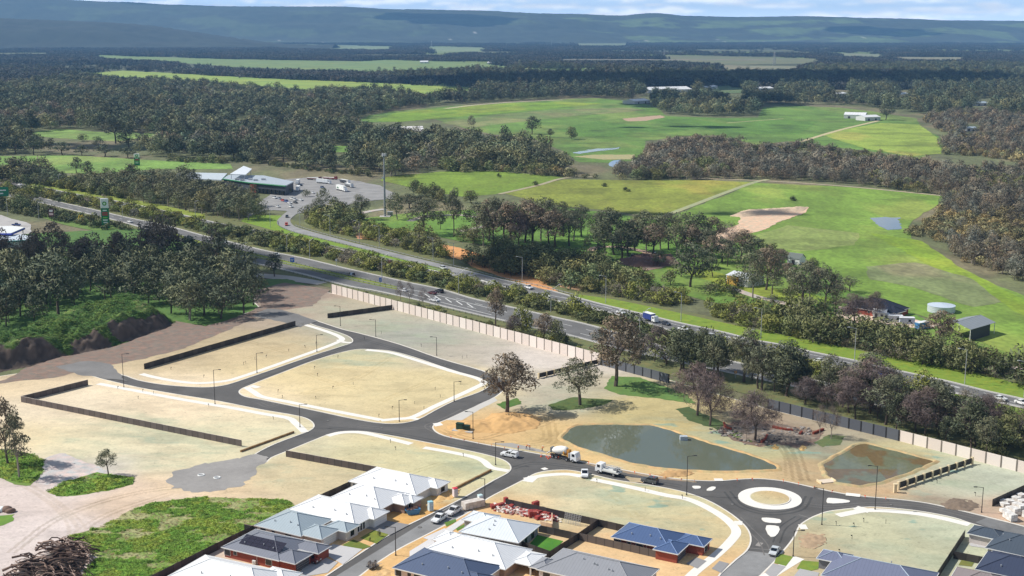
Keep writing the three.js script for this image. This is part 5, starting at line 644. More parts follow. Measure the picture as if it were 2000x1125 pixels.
// ---------- houses ----------
function hip(l, w, pitch, over = 0) {            // a hip roof on l x w, ridge along the longer side; returns triangles from y = 0
  const sw = w > l, L = sw ? w : l, B = sw ? l : w, h = B / 2 * pitch, r = Math.max(0, L / 2 - B / 2), X = L / 2, Z = B / 2, T = [];
  const q = (...v) => { for (const p of v) T.push(...(sw ? [p[2], p[1], -p[0]] : p)); }, a = [-X, 0, Z], b = [X, 0, Z], c = [X, 0, -Z], d = [-X, 0, -Z], e = [-r, h, 0], f = [r, h, 0];
  q(a, b, f, a, f, e); q(c, d, e, c, e, f); q(b, c, f); q(d, a, e); q(a, d, c, a, c, b);
  return { T, h, r, L, B, sw, edges: [[a, e], [b, f], [c, f], [d, e], [e, f]].map((s) => s.map((p) => (sw ? [p[2], p[1], -p[0]] : p))) };
}
const glassDark = M(lin(34, 38, 44), 0.12), frameW = M(lin(226, 226, 224), 0.6), brickRed = M(lin(148, 74, 58), 0.9), brickTan = M(lin(176, 142, 118), 0.9), render1 = M(lin(226, 224, 220), 0.9), renderCream = M(lin(222, 200, 182), 0.9), doorW = M(lin(232, 232, 230), 0.6), doorG = M(lin(74, 70, 74), 0.6), solar = M(lin(46, 44, 58), 0.2), ventM = M(lin(150, 154, 160), 0.5);
// near-side eave corners in the picture, width, roof and wall finish, wings in the house's own axes (x along the eave, z towards the viewer)
function house(o) {
  const E = 2.55, A = G(...o.a, E), B = G(...o.b, E), L = A.distanceTo(B), t = headingOf(A, B), W = o.w, back = new THREE.Vector3(-Math.sin(t), 0, -Math.cos(t)), c = A.clone().lerp(B, 0.5).addScaledVector(back, W / 2); c.y = 0;
  const g = thing('house', o.label, 'house', c, t), pitch = o.pitch || 0.42, OV = 0.5, trim = o.trim || frameW;
  const vols = [{ x: 0, z: 0, l: L, w: W, y: 0 }, ...(o.wings || []).map((v, i) => ({ ...v, y: 0.004 * (i + 1) }))];
  vols.forEach((v, i) => {
    const R = hip(v.l, v.w, v.pitch || pitch), roof = new MB(), e = E + v.y - (v.drop || 0); roof.tris(R.T); { const q = roof.g[0], P = q.attributes.position, N = q.attributes.normal, U = q.attributes.uv; for (let k = 0; k < P.count; k++) U.setXY(k, (Math.abs(N.getZ(k)) > Math.abs(N.getX(k)) ? P.getX(k) : P.getZ(k)) / 6.1, P.getY(k) * 0.4); } roof.g[0].translate(v.x, e, v.z);
    const rm = roof.build('roof', v.roof || o.roof, g); const caps = new MB(); for (const [p, q] of R.edges) if (Math.hypot(q[0] - p[0], q[1] - p[1], q[2] - p[2]) > 0.3) caps.bar([p[0] + v.x, p[1] + e + 0.03, p[2] + v.z], [q[0] + v.x, q[1] + e + 0.03, q[2] + v.z], 0.11, 5); caps.build('ridge_capping', o.capMat || o.roof, rm);
    const gut = new MB(); gut.box(v.l + 0.1, 0.2, 0.1, v.x, e - 0.02, v.z + v.w / 2 + 0.02).box(v.l + 0.1, 0.2, 0.1, v.x, e - 0.02, v.z - v.w / 2 - 0.02).box(0.1, 0.2, v.w - 0.06, v.x + v.l / 2 + 0.02, e - 0.02, v.z).box(0.1, 0.2, v.w - 0.06, v.x - v.l / 2 - 0.02, e - 0.02, v.z); gut.build('gutter', trim, rm);
    if (!v.open) new MB().box(v.l - 2 * OV - 0.004 * i, e, v.w - 2 * OV - 0.004 * i, v.x, e / 2 + 0.05, v.z).build('wall', v.wall || o.wall, g); else for (const [sx, sz] of [[-1, -1], [-1, 1], [1, -1], [1, 1]]) new MB().box(0.16, e, 0.16, v.x + sx * (v.l / 2 - 0.25), e / 2 + 0.05, v.z + sz * (v.w / 2 - 0.25)).build('post', trim, g);
  });
  const win = (x, z, w, h, side, door) => { const s = side === 'n' ? [w, h, 0.1] : [0.1, h, w], y = door ? h / 2 + 0.1 : 2.15 - h / 2, f = new MB().box(...s, x, y, z).build(door ? 'door' : 'window', door === 2 ? (o.doorMat || doorW) : frameW, g); const q = side === 'n' ? [w - 0.16, h - 0.16, 0.06] : [0.06, h - 0.16, w - 0.16]; if (door !== 2) new MB().box(...q, x + (side === 'n' ? 0 : 0.04), y, z + (side === 'n' ? 0.04 : 0)).build('pane', glassDark, f); else for (let i = 0; i < 4; i++) new MB().box(side === 'n' ? w - 0.1 : 0.04, 0.03, side === 'n' ? 0.04 : w - 0.1, x + (side === 'n' ? 0 : 0.06), y - h / 2 + (i + 0.5) * h / 4, z + (side === 'n' ? 0.06 : 0)).build('groove', galv, f); };
  (o.near || [-0.34, -0.16, 0.05, 0.24]).forEach((f, i) => win(f * L, W / 2 - OV + 0.02, i % 2 ? 1.1 : 1.9, i % 2 ? 1.0 : 1.5, 'n', 0));
  const front = Math.max(...vols.filter((v) => !v.open).map((v) => v.x + v.l / 2)), fv = vols.filter((v) => !v.open).find((v) => v.x + v.l / 2 === front);
  if (o.garage !== undefined) { const v = vols[o.garage]; win(v.x + v.l / 2 - OV + 0.02, v.z + (o.gz || 0), 4.8, 2.2, 'e', 2); }
  for (const [i, dz, w, h] of o.east || []) { const v = vols[i]; win(v.x + v.l / 2 - OV + 0.02, v.z + dz, w, h, 'e', 0); }
  (o.vents || [[0.1, 0.25], [-0.2, 0.3], [0.28, 0.28]]).forEach(([fx, fz]) => { const y = E + pitch * (W / 2 - fz * W) + 0.18; const v = new MB().cyl(0.11, 0.11, 0.4, fx * L, y, fz * W, 8).build('roof_vent', ventM, g); new MB().cyl(0.18, 0.05, 0.12, fx * L, y + 0.24, fz * W, 8).build('cowl', ventM, v); });
  new MB().cyl(0.05, 0.05, 2.4, -L / 2 + 0.6, 1.25, W / 2 - OV + 0.06, 6).build('downpipe', trim, g); new MB().cyl(0.05, 0.05, 2.4, L * 0.1, 1.25, W / 2 - OV + 0.06, 6).build('downpipe', trim, g);
  if (o.solar) { const [fx, fz, nx, nz] = o.solar, a = Math.atan(pitch); for (let i = 0; i < nx; i++) for (let j = 0; j < nz; j++) { const zz = fz * W + (j - (nz - 1) / 2) * 1.05 * Math.cos(a), y = E + pitch * (W / 2 - zz) + 0.10; new MB().box(1.62, 0.05, 1.0, fx * L + (i - (nx - 1) / 2) * 1.68, y, zz, 0, a).build('solar_panel', solar, g); } }
  if (o.unit) { const u = new MB().box(0.9, 0.9, 0.4, o.unit * L, 0.7, W / 2 - OV + 0.3).build('air_conditioner', frameW, g); new MB().cyl(0.3, 0.3, 0.04, o.unit * L, 0.72, W / 2 - OV + 0.52, 10, 0, 1.57).build('fan_grille', galv, u); }
  return g;
}
const ribTex = tex(256, 64, (u, v, o) => { const p = (u * 8) % 1, k = (p < 0.12 ? 0.80 : 0.95 + 0.05 * Math.sin(p * 25)) * (0.95 + 0.05 * vn(u * 8 + 3, v * 6)); o[0] = o[1] = o[2] = k; });   // sheet laps every 0.76 m
const roofMat = (r, g, b, k = 1) => M(lin(r, g, b, k), 0.42, { map: ribTex }), rWhite = roofMat(242, 243, 244), rPale = roofMat(168, 182, 190), rSlate = roofMat(126, 130, 142), rBlue = roofMat(80, 102, 142), rNavy = roofMat(84, 98, 126), rGrey = roofMat(150, 152, 158), rPurple = roofMat(118, 124, 148), rDark = roofMat(78, 88, 100), rMid = roofMat(62, 70, 92), rBrown = roofMat(140, 130, 130), rBlack = roofMat(34, 38, 56);
house({ a: [680, 940], b: [812, 968], w: 13, roof: rWhite, wall: render1, label: 'topmost white-roofed new house of the left row, with sand yard and bay front', wings: [{ x: 9.5, z: -3.6, l: 7, w: 6.2 }, { x: 7.2, z: 3.2, l: 6, w: 5.4, open: 1 }], east: [[1, 0, 2, 1.5]], near: [-0.4, -0.2, 0.02] });
house({ a: [640, 974], b: [741, 997], w: 13.5, roof: rWhite, wall: M(lin(150, 128, 116), 0.9), label: 'white-roofed unfinished house with an open garage beside the blue skip', wings: [{ x: 8.2, z: -2.4, l: 7, w: 6.4 }, { x: 9.6, z: -4.0, l: 6, w: 4.6 }], near: [-0.4, -0.1], east: [[1, 0, 2, 1.4]] });
house({ a: [560, 996], b: [693, 1028], w: 12.5, roof: rWhite, wall: render1, label: 'white-roofed house with white garage and three tall front windows', wings: [{ x: 8.6, z: -2.8, l: 7, w: 6.4 }], garage: 1, east: [[0, 3.2, 0.8, 1.8], [0, 4.3, 0.8, 1.8], [0, 2.1, 0.8, 1.8]] });
house({ a: [497, 1026], b: [588, 1048], w: 12.5, roof: rPale, wall: M(lin(214, 206, 200), 0.9), label: 'pale blue-grey roofed house with pointed front roofs', wings: [{ x: 8.6, z: 1.8, l: 8, w: 7.2 }, { x: 11.6, z: -3.8, l: 7, w: 5.6 }], garage: 1, east: [[2, 0, 1.6, 1.5]], near: [-0.34, -0.12, 0.2] });
house({ a: [432, 1069], b: [545, 1096], w: 12.5, roof: rSlate, wall: brickRed, label: 'slate-grey roofed brick house with a dark bank of solar panels', wings: [{ x: 9.0, z: 2.6, l: 7.4, w: 6.8 }, { x: 9.6, z: -3.8, l: 8.4, w: 5.2 }], solar: [0.06, 0.22, 7, 3], unit: 0.06, garage: 1, doorMat: doorG, near: [-0.42, -0.28, 0.3] });
house({ a: [327, 1126], b: [505, 1166], w: 13, roof: rWhite, wall: brickRed, label: 'large white-roofed house in the bottom left corner of the row', wings: [{ x: 9.6, z: -4.4, l: 8, w: 6.6, open: 0 }], near: [-0.2] });
house({ a: [896, 1039], b: [1013, 1061], w: 12.5, roof: roofMat(222, 228, 234), wall: M(lin(150, 152, 156), 0.9), label: 'white-roofed grey house beside the brick rubble and small lawn', wings: [{ x: -7.2, z: -4.2, l: 7.6, w: 6.4 }], east: [[0, -2.5, 2, 1.9], [0, 1.2, 1.6, 1.9]], near: [-0.2, -0.02, 0.2], unit: 0.42, vents: [[-0.05, 0.1], [-0.03, 0.2], [-0.06, 0.32]] });
house({ a: [824, 1076], b: [987, 1113], w: 13, roof: rWhite, wall: brickTan, label: 'long white-roofed tan brick house with a porch on its right end', wings: [{ x: 12.4, z: -1.6, l: 5.6, w: 7.4, open: 1, pitch: 0.26 }, { x: -9.6, z: -3.4, l: 6, w: 6.4 }], near: [-0.12, 0, 0.2, 0.32] });
house({ a: [766, 1109], b: [925, 1148], w: 13, roof: rNavy, wall: renderCream, label: 'dark blue-grey roofed cream house at the bottom edge', wings: [{ x: 8, z: 2.5, l: 9, w: 7 }], near: [-0.44, -0.3, -0.2] });
house({ a: [1047, 1112], b: [1240, 1156], w: 13.5, roof: rGrey, wall: M(lin(206, 200, 196), 0.9), label: 'grey-roofed long house at the bottom centre', wings: [{ x: -11.5, z: 3.2, l: 5, w: 6.4, open: 1 }], near: [-0.4], vents: [[-0.12, 0.1], [0, 0.15], [0.03, 0.16], [0.16, 0.2], [0.2, 0.21]] });
house({ a: [1193, 1049], b: [1308, 1073], w: 10.5, roof: rBlue, wall: brickRed, label: 'blue-roofed red brick house on the big sandy lot', wings: [{ x: 7.2, z: 3.6, l: 6.2, w: 7.2 }, { x: 10.4, z: -2.6, l: 7, w: 5.6 }], garage: 1, doorMat: doorG, east: [[2, 0, 2, 1.7]], near: [-0.4, -0.2, -0.02], capMat: roofMat(120, 146, 190) });
house({ a: [1603, 1124], b: [1808, 1166], w: 14, roof: rPurple, wall: M(lin(120, 120, 126), 0.9), label: 'purple-grey roofed house at the bottom below the green-tinted lot', wings: [{ x: -11.2, z: -4.6, l: 7, w: 6 }], near: [0.1], capMat: roofMat(170, 184, 200), vents: [[0.1, -0.02]] });
house({ a: [1924, 1070], b: [2040, 1096], w: 12.5, roof: rDark, wall: M(lin(196, 188, 184), 0.9), label: 'dark slate roofed house with an open alfresco at the right edge', wings: [{ x: -8.4, z: -3.2, l: 8.4, w: 6.2 }], near: [0.1], vents: [[-0.16, 0.2], [-0.3, 0.1]] });
house({ a: [1904, 1112], b: [2060, 1146], w: 12, roof: rMid, wall: M(lin(90, 90, 96), 0.9), label: 'navy-roofed house in the bottom right corner', near: [0.1], wings: [{ x: -3, z: -4.4, l: 9, w: 5 }] });
house({ a: [1846, 1146], b: [1980, 1174], w: 12, roof: rBrown, wall: M(lin(120, 112, 110), 0.9), label: 'brown-grey roofed house cut off by the bottom edge at right', near: [0.1] });
house({ a: [1652, 598], b: [1741, 613], w: 16, roof: rBlack, wall: brickRed, label: 'black-roofed red brick country house beside the bare spreading tree', wings: [{ x: 8, z: 2, l: 9, w: 8 }, { x: -9, z: -1, l: 8, w: 10 }], near: [-0.3, 0, 0.12, 0.3], pitch: 0.5, east: [[1, 0, 2, 1.6]] });
// yards of the new street: lawns, drives
const lawn = (l, r, g, b) => sheet('lawn', W2(l), 0.17 + 0.0009 * pathN++, mGrass(r, g, b), 24), drive = (l, c) => sheet('driveway', W2(l), 0.165 + 0.0009 * pathN++, M(lin(c, c, c + 3), 0.9, { map: pathTex }), 30);
lawn([[703, 1052], [735, 1034], [763, 1042], [735, 1063]], 0.16, 0.2, 0.025); lawn([[668, 1066], [690, 1055], [725, 1069], [700, 1076]], 0.13, 0.17, 0.025); lawn([[1028, 1072], [1050, 1046], [1100, 1058], [1076, 1082]], 0.06, 0.20, 0.015); lawn([[868, 1022], [890, 1015], [891, 1020], [872, 1030]], 0.10, 0.2, 0.03); lawn([[890, 1034], [908, 1024], [909, 1030], [893, 1038]], 0.08, 0.18, 0.03); lawn([[1515, 1092], [1524, 1083], [1549, 1089], [1535, 1107], [1512, 1101]], 0.16, 0.24, 0.03); lawn([[1556, 1112], [1566, 1096], [1600, 1099], [1598, 1113], [1575, 1118]], 0.16, 0.24, 0.03); lawn([[1872, 1105], [1880, 1091], [1905, 1095], [1898, 1108]], 0.16, 0.18, 0.04);
drive([[713, 1033], [745, 1016], [800, 1026], [762, 1046], [735, 1038]], 140); drive([[630, 1082], [650, 1064], [708, 1074], [670, 1104]], 196); drive([[595, 1104], [635, 1090], [660, 1100], [640, 1120], [580, 1130]], 180); drive([[826, 1052], [868, 1033], [884, 1040], [850, 1060]], 214); drive([[1340, 1102], [1360, 1090], [1380, 1097], [1362, 1112]], 150); drive([[1390, 1112], [1405, 1097], [1424, 1102], [1408, 1120]], 150); drive([[1494, 1120], [1510, 1102], [1535, 1108], [1510, 1132]], 170); drive([[1540, 1140], [1562, 1112], [1600, 1120], [1590, 1145]], 176); drive([[1892, 1064], [1905, 1056], [1926, 1061], [1924, 1072], [1896, 1068]], 190); drive([[800, 1078], [868, 1036], [905, 1012], [915, 1016], [860, 1056], [800, 1100]], 214);
// ---------- farm buildings and the service station ----------
function block(name, label, cat, roofPx, h, o) {    // outline of the roof edge in the picture at height h
  const P = W2(roofPx, h), cx = P.reduce((s, p) => s + p[0], 0) / P.length, cz = P.reduce((s, p) => s + p[1], 0) / P.length, g = thing(name, label, cat, new THREE.Vector3(cx, 0, cz)), Q = P.map(([x, z]) => [x - cx, z - cz]);
  if (!o.open) new MB().prism(inset(Q, 0.4), 0, h - 0.15).build('wall', o.wall, g); else { const m = inset(Q, 0.9); m.forEach(([x, z]) => new MB().cyl(0.25, 0.25, h, x, h / 2, z, 8).build('column', galv, g)); }
  const r = new MB().prism(Q, h - 0.15, h + (o.thick || 0.5)).build('roof', o.roof, g); if (o.fascia) { const f = new MB(); for (const i of o.fascia[1]) { const a = Q[i], b = Q[(i + 1) % Q.length]; f.bar([a[0], h + 0.1, a[1]], [b[0], h + 0.1, b[1]], o.fascia[2] || 0.5, 4); } f.build('fascia', o.fascia[0], r); }
  if (o.more) o.more(g, Q, h); return g;
}
const ss = M(lin(176, 186, 196), 0.5), ssW = M(lin(70, 74, 84), 0.6);
block('service_station', 'large service station with grey roof, green edge and dark glazed front', 'service station', [[436, 350], [446, 343], [515, 344], [574, 356], [558, 364], [491, 358]], 7, { wall: ssW, roof: ss, thick: 0.6, fascia: [green, [5, 4, 0], 0.7], more: (g, Q, h) => { const a = Q[4], b = Q[5], t = Math.atan2(-(b[1] - a[1]), b[0] - a[0]), mx = (f) => [lerp(a[0], b[0], f), lerp(a[1], b[1], f)]; for (let i = 0; i < 7; i++) { const [x, z] = mx(0.1 + i * 0.12); new MB().box(3.2, 3.2, 0.9, x, 2.0, z, t).build('window', glassDark, g); } const [x, z] = mx(0.94); new MB().box(6, 6, 1.4, x, 3.1, z, t).build('brick_pier', brickRed, g); for (let i = 0; i < 5; i++) new MB().box(3, 1.4, 2.2, Q[2][0] - 14 + i * 5, h + 1.2, (Q[2][1] + Q[4][1]) / 2 - 2 + (i % 2) * 5).build('roof_plant', galv, g); } });
block('fuel_canopy', 'long low pale canopy roof at the left of the service station', 'canopy', [[335, 348], [352, 338], [444, 340], [432, 353]], 6, { open: 1, roof: M(lin(196, 206, 214), 0.5), thick: 0.7 }); { const g = block('fuel_canopy', 'raised white tilted canopy roof behind the service station', 'canopy', [[449, 341], [476, 325], [492, 331], [480, 342]], 11, { open: 1, roof: M(lin(228, 234, 240), 0.4), thick: 0.5 }); }
block('forecourt_canopy', 'white forecourt canopy with blue edge at the left edge', 'canopy', [[-60, 446], [26, 444], [48, 447], [22, 458], [-60, 458]], 5.5, { open: 1, roof: whiteP, thick: 0.9, fascia: [M(lin(40, 60, 170), 0.5), [1, 2, 3], 0.55] }); block('forecourt_shop', 'low pale shop roof behind the white forecourt canopy', 'shop', [[-60, 466], [40, 459], [62, 463], [58, 470], [-60, 476]], 4, { wall: render1, roof: M(lin(206, 216, 226), 0.5), fascia: [M(lin(20, 150, 140), 0.5), [3], 0.5] });
const shedW = M(lin(224, 226, 226), 0.6), shedWall = M(lin(206, 208, 208), 0.7);
function shed(name, label, cat, a, b, w, h, roof, wall, o = {}) {   // gabled shed, near eave corners in the picture
  const A = G(...a, h), B = G(...b, h), L = A.distanceTo(B), t = headingOf(A, B), c = A.clone().lerp(B, 0.5).add(new THREE.Vector3(-Math.sin(t), 0, -Math.cos(t)).multiplyScalar(w / 2)); c.y = 0; const g = thing(name, label, cat, c, t), R = h + w / 2 * (o.pitch || 0.22), X = L / 2, Z = w / 2, r = new MB();
  const sl = Math.hypot(Z, R - h), an = Math.atan2(R - h, Z); for (const s of [-1, 1]) r.box(L + 0.5, 0.1, sl + 0.25, 0, (h + R) / 2 + 0.06, s * Z / 2, 0, s * an); r.build('roof', roof, g);
  if (o.open) { for (let i = 0; i <= 4; i++) for (const s of [-1, 1]) new MB().box(0.22, h, 0.22, -X + 0.15 + i * (L - 0.3) / 4, h / 2, s * (Z - 0.15)).build('post', frameW, g); for (let i = 0; i <= 4; i++) for (const s of [-1, 1]) new MB().bar([-X + 0.15 + i * (L - 0.3) / 4, h, s * (Z - 0.15)], [-X + 0.15 + i * (L - 0.3) / 4, R, 0], 0.09, 4).build('rafter', frameW, g); }
  if (o.side) new MB().box(L * o.side[1], h, 0.14, L * o.side[0], h / 2, Z - 0.02).build('wall', o.side[2], g);
  if (!o.open) { const P = [[-Z + 0.1, 0], [Z - 0.1, 0], [Z - 0.1, h], [0, R], [-Z + 0.1, h]], e = new THREE.ExtrudeGeometry(new THREE.Shape(P.map(([x, y]) => new THREE.Vector2(x, y))), { depth: L - 0.2, bevelEnabled: false }); e.rotateY(Math.PI / 2); e.translate(-X + 0.1, 0, 0); new MB().add(e).build('wall', wall, g); for (const f of o.doors || [0]) { const d = new MB().box(Math.min(3, L * 0.2), Math.min(3, h * 0.8), 0.1, f * L, Math.min(3, h * 0.8) / 2 + 0.05, Z - 0.06).build('door', doorG, g); new MB().box(0.1, 0.3, 0.08, f * L + 0.8, 1.2, Z + 0.02).build('handle', galv, d); } }
  return g;
}
shed('open_shed', 'grey-roofed half-open farm shed with a black side wall at the far right', 'shed', [1896, 644], [1944, 630], 13, 4.6, roofMat(150, 156, 160), shedWall, { open: 1, side: [-0.1, 0.78, M(lin(58, 60, 62), 0.8)], pitch: 0.3 });
shed('workshop', 'pale workshop with a yellow end wall among the park trees', 'shed', [1418, 537], [1462, 545], 12, 4.2, roofMat(222, 226, 230), shedWall, { side: [-0.2, 0.5, M(lin(232, 186, 96), 0.8)] }); shed('garden_pavilion', 'small white house with a dark peaked roof at the edge of the bright pasture', 'house', [1537, 504], [1562, 507], 7, 2.8, roofMat(110, 118, 112), whiteP, { pitch: 0.7 });
for (const [x, y, c, l, tn] of [[1748, 628, [196, 200, 204], 'pale grey shipping container cabin beside the brick country house, left one', -0.12], [1771, 632, [180, 190, 204], 'pale grey-blue container cabin with dark window, right one of two', -0.12], [1801, 641, [66, 124, 180], 'blue container shed left of the rounded tree', 0.5], [1722, 624, [236, 236, 232], 'white caravan-like cabin near the bare slender tree', 0.1]]) { const g = thing('container', l, 'container', G(x, y), tn); new MB().box(6, 2.6, 2.6, 0, 1.35, 0).build('body', M(lin(...c), 0.6), g); new MB().box(6.1, 0.14, 2.7, 0, 2.7, 0).build('roof', M(lin(228, 230, 232), 0.5), g); new MB().box(1.0, 1.0, 0.08, 0.9, 1.5, 1.33).build('window', glassDark, g); for (let i = 0; i < 10; i++) new MB().box(0.1, 2.3, 0.06, -2.7 + i * 0.6, 1.35, 1.32).build('rib', M(lin(...c.map((v) => v * 0.9)), 0.6), g); }
{ const R = 24.5 * px2m(1838, 606), g = thing('water_tank', 'round pale water tank on the bright pasture at right', 'tank', G(1838, 608)); new MB().cyl(R, R, 2.8, 0, 1.4, 0, 36).build('wall', M(lin(204, 214, 222), 0.5, { metalness: 0.2 }), g); new MB().cyl(R + 0.12, 0.3, 0.7, 0, 3.15, 0, 36).build('roof', M(lin(196, 208, 220), 0.4), g); for (let i = 0; i < 3; i++) part('hoop', new THREE.TorusGeometry(R + 0.03, 0.06, 4, 36).rotateX(Math.PI / 2), galv, g).position.y = 0.6 + i * 0.8; }
FARM.forEach(([a, b, w, h, m, l]) => shed('farm_shed', l, 'shed', a, b, w, h, { white: rWhite, slate: rSlate, pale: rPale }[m], shedWall, { doors: [-0.25, 0.2] }));
for (const [x, y, w, c] of [[30, 46, 190, [215, 200, 195]], [125, 47, 280, [220, 170, 140]], [252, 50, 320, [226, 180, 150]], [175, 49, 150, [220, 180, 150]], [880, 54, 400, [200, 205, 215]], [950, 53, 300, [205, 210, 220]]]) { const p = G(x, y + 36), k = (x < 400 ? 8400 : 12250); const q = new THREE.Vector3((x - 1000) / 2545 * k, 30, -k); sheet('bare_ground', rough([[q.x - w / 2, q.z], [q.x + w / 2, q.z], [q.x + w / 2, q.z - 500], [q.x - w / 2, q.z - 500]], 40, 12, x), x < 400 ? 0.6 : 0.6, M(lin(...c), 0.9)); }
// pylons far off on the plain
for (const [x, y, h] of [[1512, 128, 26], [1077, 92, 12], [1297, 110, 14], [843, 92, 12]]) { const k = px2m(x, y), g = thing('power_pylon', ['steel lattice power pylon above the olive far field', 'faint power pylon in the far centre', 'faint power pylon right of the far centre', 'faint power pylon left of the far centre'][[1512, 1077, 1297, 843].indexOf(x)], 'pylon', G(x, y)), H = h * k, b = new MB(); for (const [sx, sz] of [[-1, -1], [1, -1], [-1, 1], [1, 1]]) b.bar([sx * H * 0.1, 0, sz * H * 0.1], [sx * H * 0.015, H, sz * H * 0.015], H * 0.008, 4); for (let i = 1; i < 8; i++) { const y0 = H * (i - 1) / 8, y1 = H * i / 8, w0 = H * (0.1 - 0.085 * (i - 1) / 8), w1 = H * (0.1 - 0.085 * i / 8); for (const s of [-1, 1]) b.bar([-w0, y0, s * w0], [w1, y1, s * w1], H * 0.005, 3).bar([w0, y0, s * w0], [-w1, y1, s * w1], H * 0.005, 3); } b.build('tower', galv, g); for (const f of [0.72, 0.84, 0.95]) new MB().bar([-H * 0.13, H * f, 0], [H * 0.13, H * f, 0], H * 0.008, 4).build('crossarm', galv, g); }
// ---------- vehicles ----------
const tyre = M(lin(28, 28, 30), 0.9), rim = M(lin(170, 172, 176), 0.4, { metalness: 0.5 }), autoGlass = M(lin(26, 32, 40), 0.08), chrome = M(lin(210, 212, 214), 0.3), lampRed = M(lin(170, 20, 20), 0.3), lampWhite = M(lin(240, 240, 236), 0.2), rubberTray = M(lin(56, 56, 60), 0.8), orangeM = M(lin(250, 96, 40), 0.6);
const paint = (r, g, b) => new THREE.MeshPhysicalMaterial({ color: lin(r, g, b), roughness: 0.35, clearcoat: 0.6, clearcoatRoughness: 0.1 });
const wheelG = new THREE.CylinderGeometry(0.36, 0.36, 0.24, 16).rotateX(Math.PI / 2), rimG = new THREE.CylinderGeometry(0.21, 0.21, 0.26, 10).rotateX(Math.PI / 2);
function wheels(g, xs, w, s = 1) { for (const x of xs) for (const z of [-1, 1]) { const m = part('wheel', wheelG, tyre, g); m.position.set(x, 0.36 * s, z * w); m.scale.set(s, s, s); part('rim', rimG, rim, m); } }
const BODY = {
  sedan: [[-2.25, 0.35], [-2.3, 0.85], [-1.7, 0.98], [0.75, 0.98], [2.1, 0.82], [2.25, 0.4], [2.1, 0.28], [-2.1, 0.28]], suv: [[-2.25, 0.4], [-2.3, 1.05], [0.85, 1.08], [2.15, 0.96], [2.3, 0.45], [2.15, 0.32], [-2.15, 0.32]], ute: [[-2.6, 0.5], [-2.6, 1.02], [-0.75, 1.05], [1.05, 1.1], [2.45, 1.0], [2.6, 0.5], [2.45, 0.38], [-2.5, 0.38]],
};
const CAB = { sedan: [[-1.75, 0.97], [-1.05, 1.4], [0.2, 1.42], [1.0, 0.97]], suv: [[-2.2, 1.05], [-2.0, 1.68], [0.1, 1.72], [1.0, 1.06]], ute: [[-0.75, 1.04], [-0.6, 1.74], [0.35, 1.76], [1.15, 1.08]] };
function car(type, col, label, from, to, o = {}) {
  const a = G(...from), b = G(...to), g = thing(o.name || (type === 'ute' ? 'ute' : type === 'suv' ? 'off_road_car' : 'car'), label, o.cat || (type === 'ute' ? 'ute' : 'car'), a.clone().lerp(b, 0.5), headingOf(a, b)), p = paint(...col); g.position.y = o.y ?? 0.05;
  const w = type === 'sedan' ? 1.78 : 1.9; new MB().side(BODY[type], w).build('body', p, g);
  const c = CAB[type], gl = new MB().side(c, w - 0.18).build('windows', autoGlass, g), [x0, x1, y1] = [c[1][0], c[2][0], c[2][1]];
  const rf = new MB().box(x1 - x0 + 0.1, 0.07, w - 0.24, (x0 + x1) / 2, y1 + 0.06, 0); for (const s of [-1, 1]) { for (const i of [0, 2]) rf.bar([c[i][0], c[i][1], s * (w / 2 - 0.12)], [c[i + 1][0], c[i + 1][1] + 0.04, s * (w / 2 - 0.16)], 0.055, 4); rf.box(0.09, y1 - 1.0, 0.05, (x0 + x1) / 2 + 0.1, (y1 + 1.02) / 2, s * (w / 2 - 0.08)); } rf.build('roof', p, g);
  wheels(g, type === 'ute' ? [-1.55, 1.6] : [-1.35, 1.4], w / 2 - 0.1);
  const f = BODY[type], xf = Math.max(...f.map((q) => q[0])), yl = type === 'sedan' ? 0.68 : 0.82; for (const s of [-1, 1]) { new MB().box(0.1, 0.16, 0.36, xf - 0.02, yl, s * (w / 2 - 0.28)).build('headlight', lampWhite, g); new MB().box(0.1, 0.2, 0.22, -xf + 0.0, yl + 0.05, s * (w / 2 - 0.2)).build('tail_light', lampRed, g); new MB().box(0.16, 0.14, 0.2, c[3][0] - 0.25, 1.12, s * (w / 2 + 0.08)).build('mirror', p, g); }
  new MB().box(0.12, 0.2, w - 0.1, xf + 0.01, 0.48, 0).build('bumper', M(lin(60, 60, 64), 0.6), g);
  if (type === 'ute') { if (o.canopy) { new MB().side([[-2.55, 1.05], [-2.4, 1.68], [-0.85, 1.7], [-0.78, 1.05]], w - 0.1).build('canopy', p, g); for (const s of [-1, 1]) new MB().box(1.2, 0.36, 0.06, -1.6, 1.38, s * (w / 2 - 0.01)).build('canopy_window', autoGlass, g); } else new MB().box(1.7, 0.06, w - 0.3, -1.68, 1.08, 0).build('tray', rubberTray, g); }
  if (o.beacon) new MB().cyl(0.16, 0.14, 0.2, -1.2, 1.85, 0, 8).build('beacon', M(lin(235, 60, 50), 0.4), g);
  return g;
}
car('ute', [236, 238, 240], 'white canopy ute parked on the wide junction left of the concrete mixer', [1013, 895], [978, 889], { canopy: 1 }); car('ute', [238, 240, 242], 'white ute parked on the footpath nose towards the large lot', [1142, 921], [1142, 939]); car('suv', [74, 78, 82], 'dark grey wagon with a red beacon beside the road left of the roundabout', [1284, 946], [1254, 940], { beacon: 1 });
car('ute', [238, 240, 242], 'front white ute parked at the kerb of the street of new houses', [873, 1008], [843, 1027]); car('ute', [226, 226, 226], 'rear white tray ute parked behind another at the kerb', [899, 996], [874, 1010], { y: 0.06 }); car('sedan', [205, 210, 212], 'silver car on the road below the roundabout', [1519, 1072], [1506, 1091]); car('suv', [112, 50, 48], 'dark red off-road car on the drive of the solar panel house', [592, 1094], [624, 1102], { y: 0.18 });
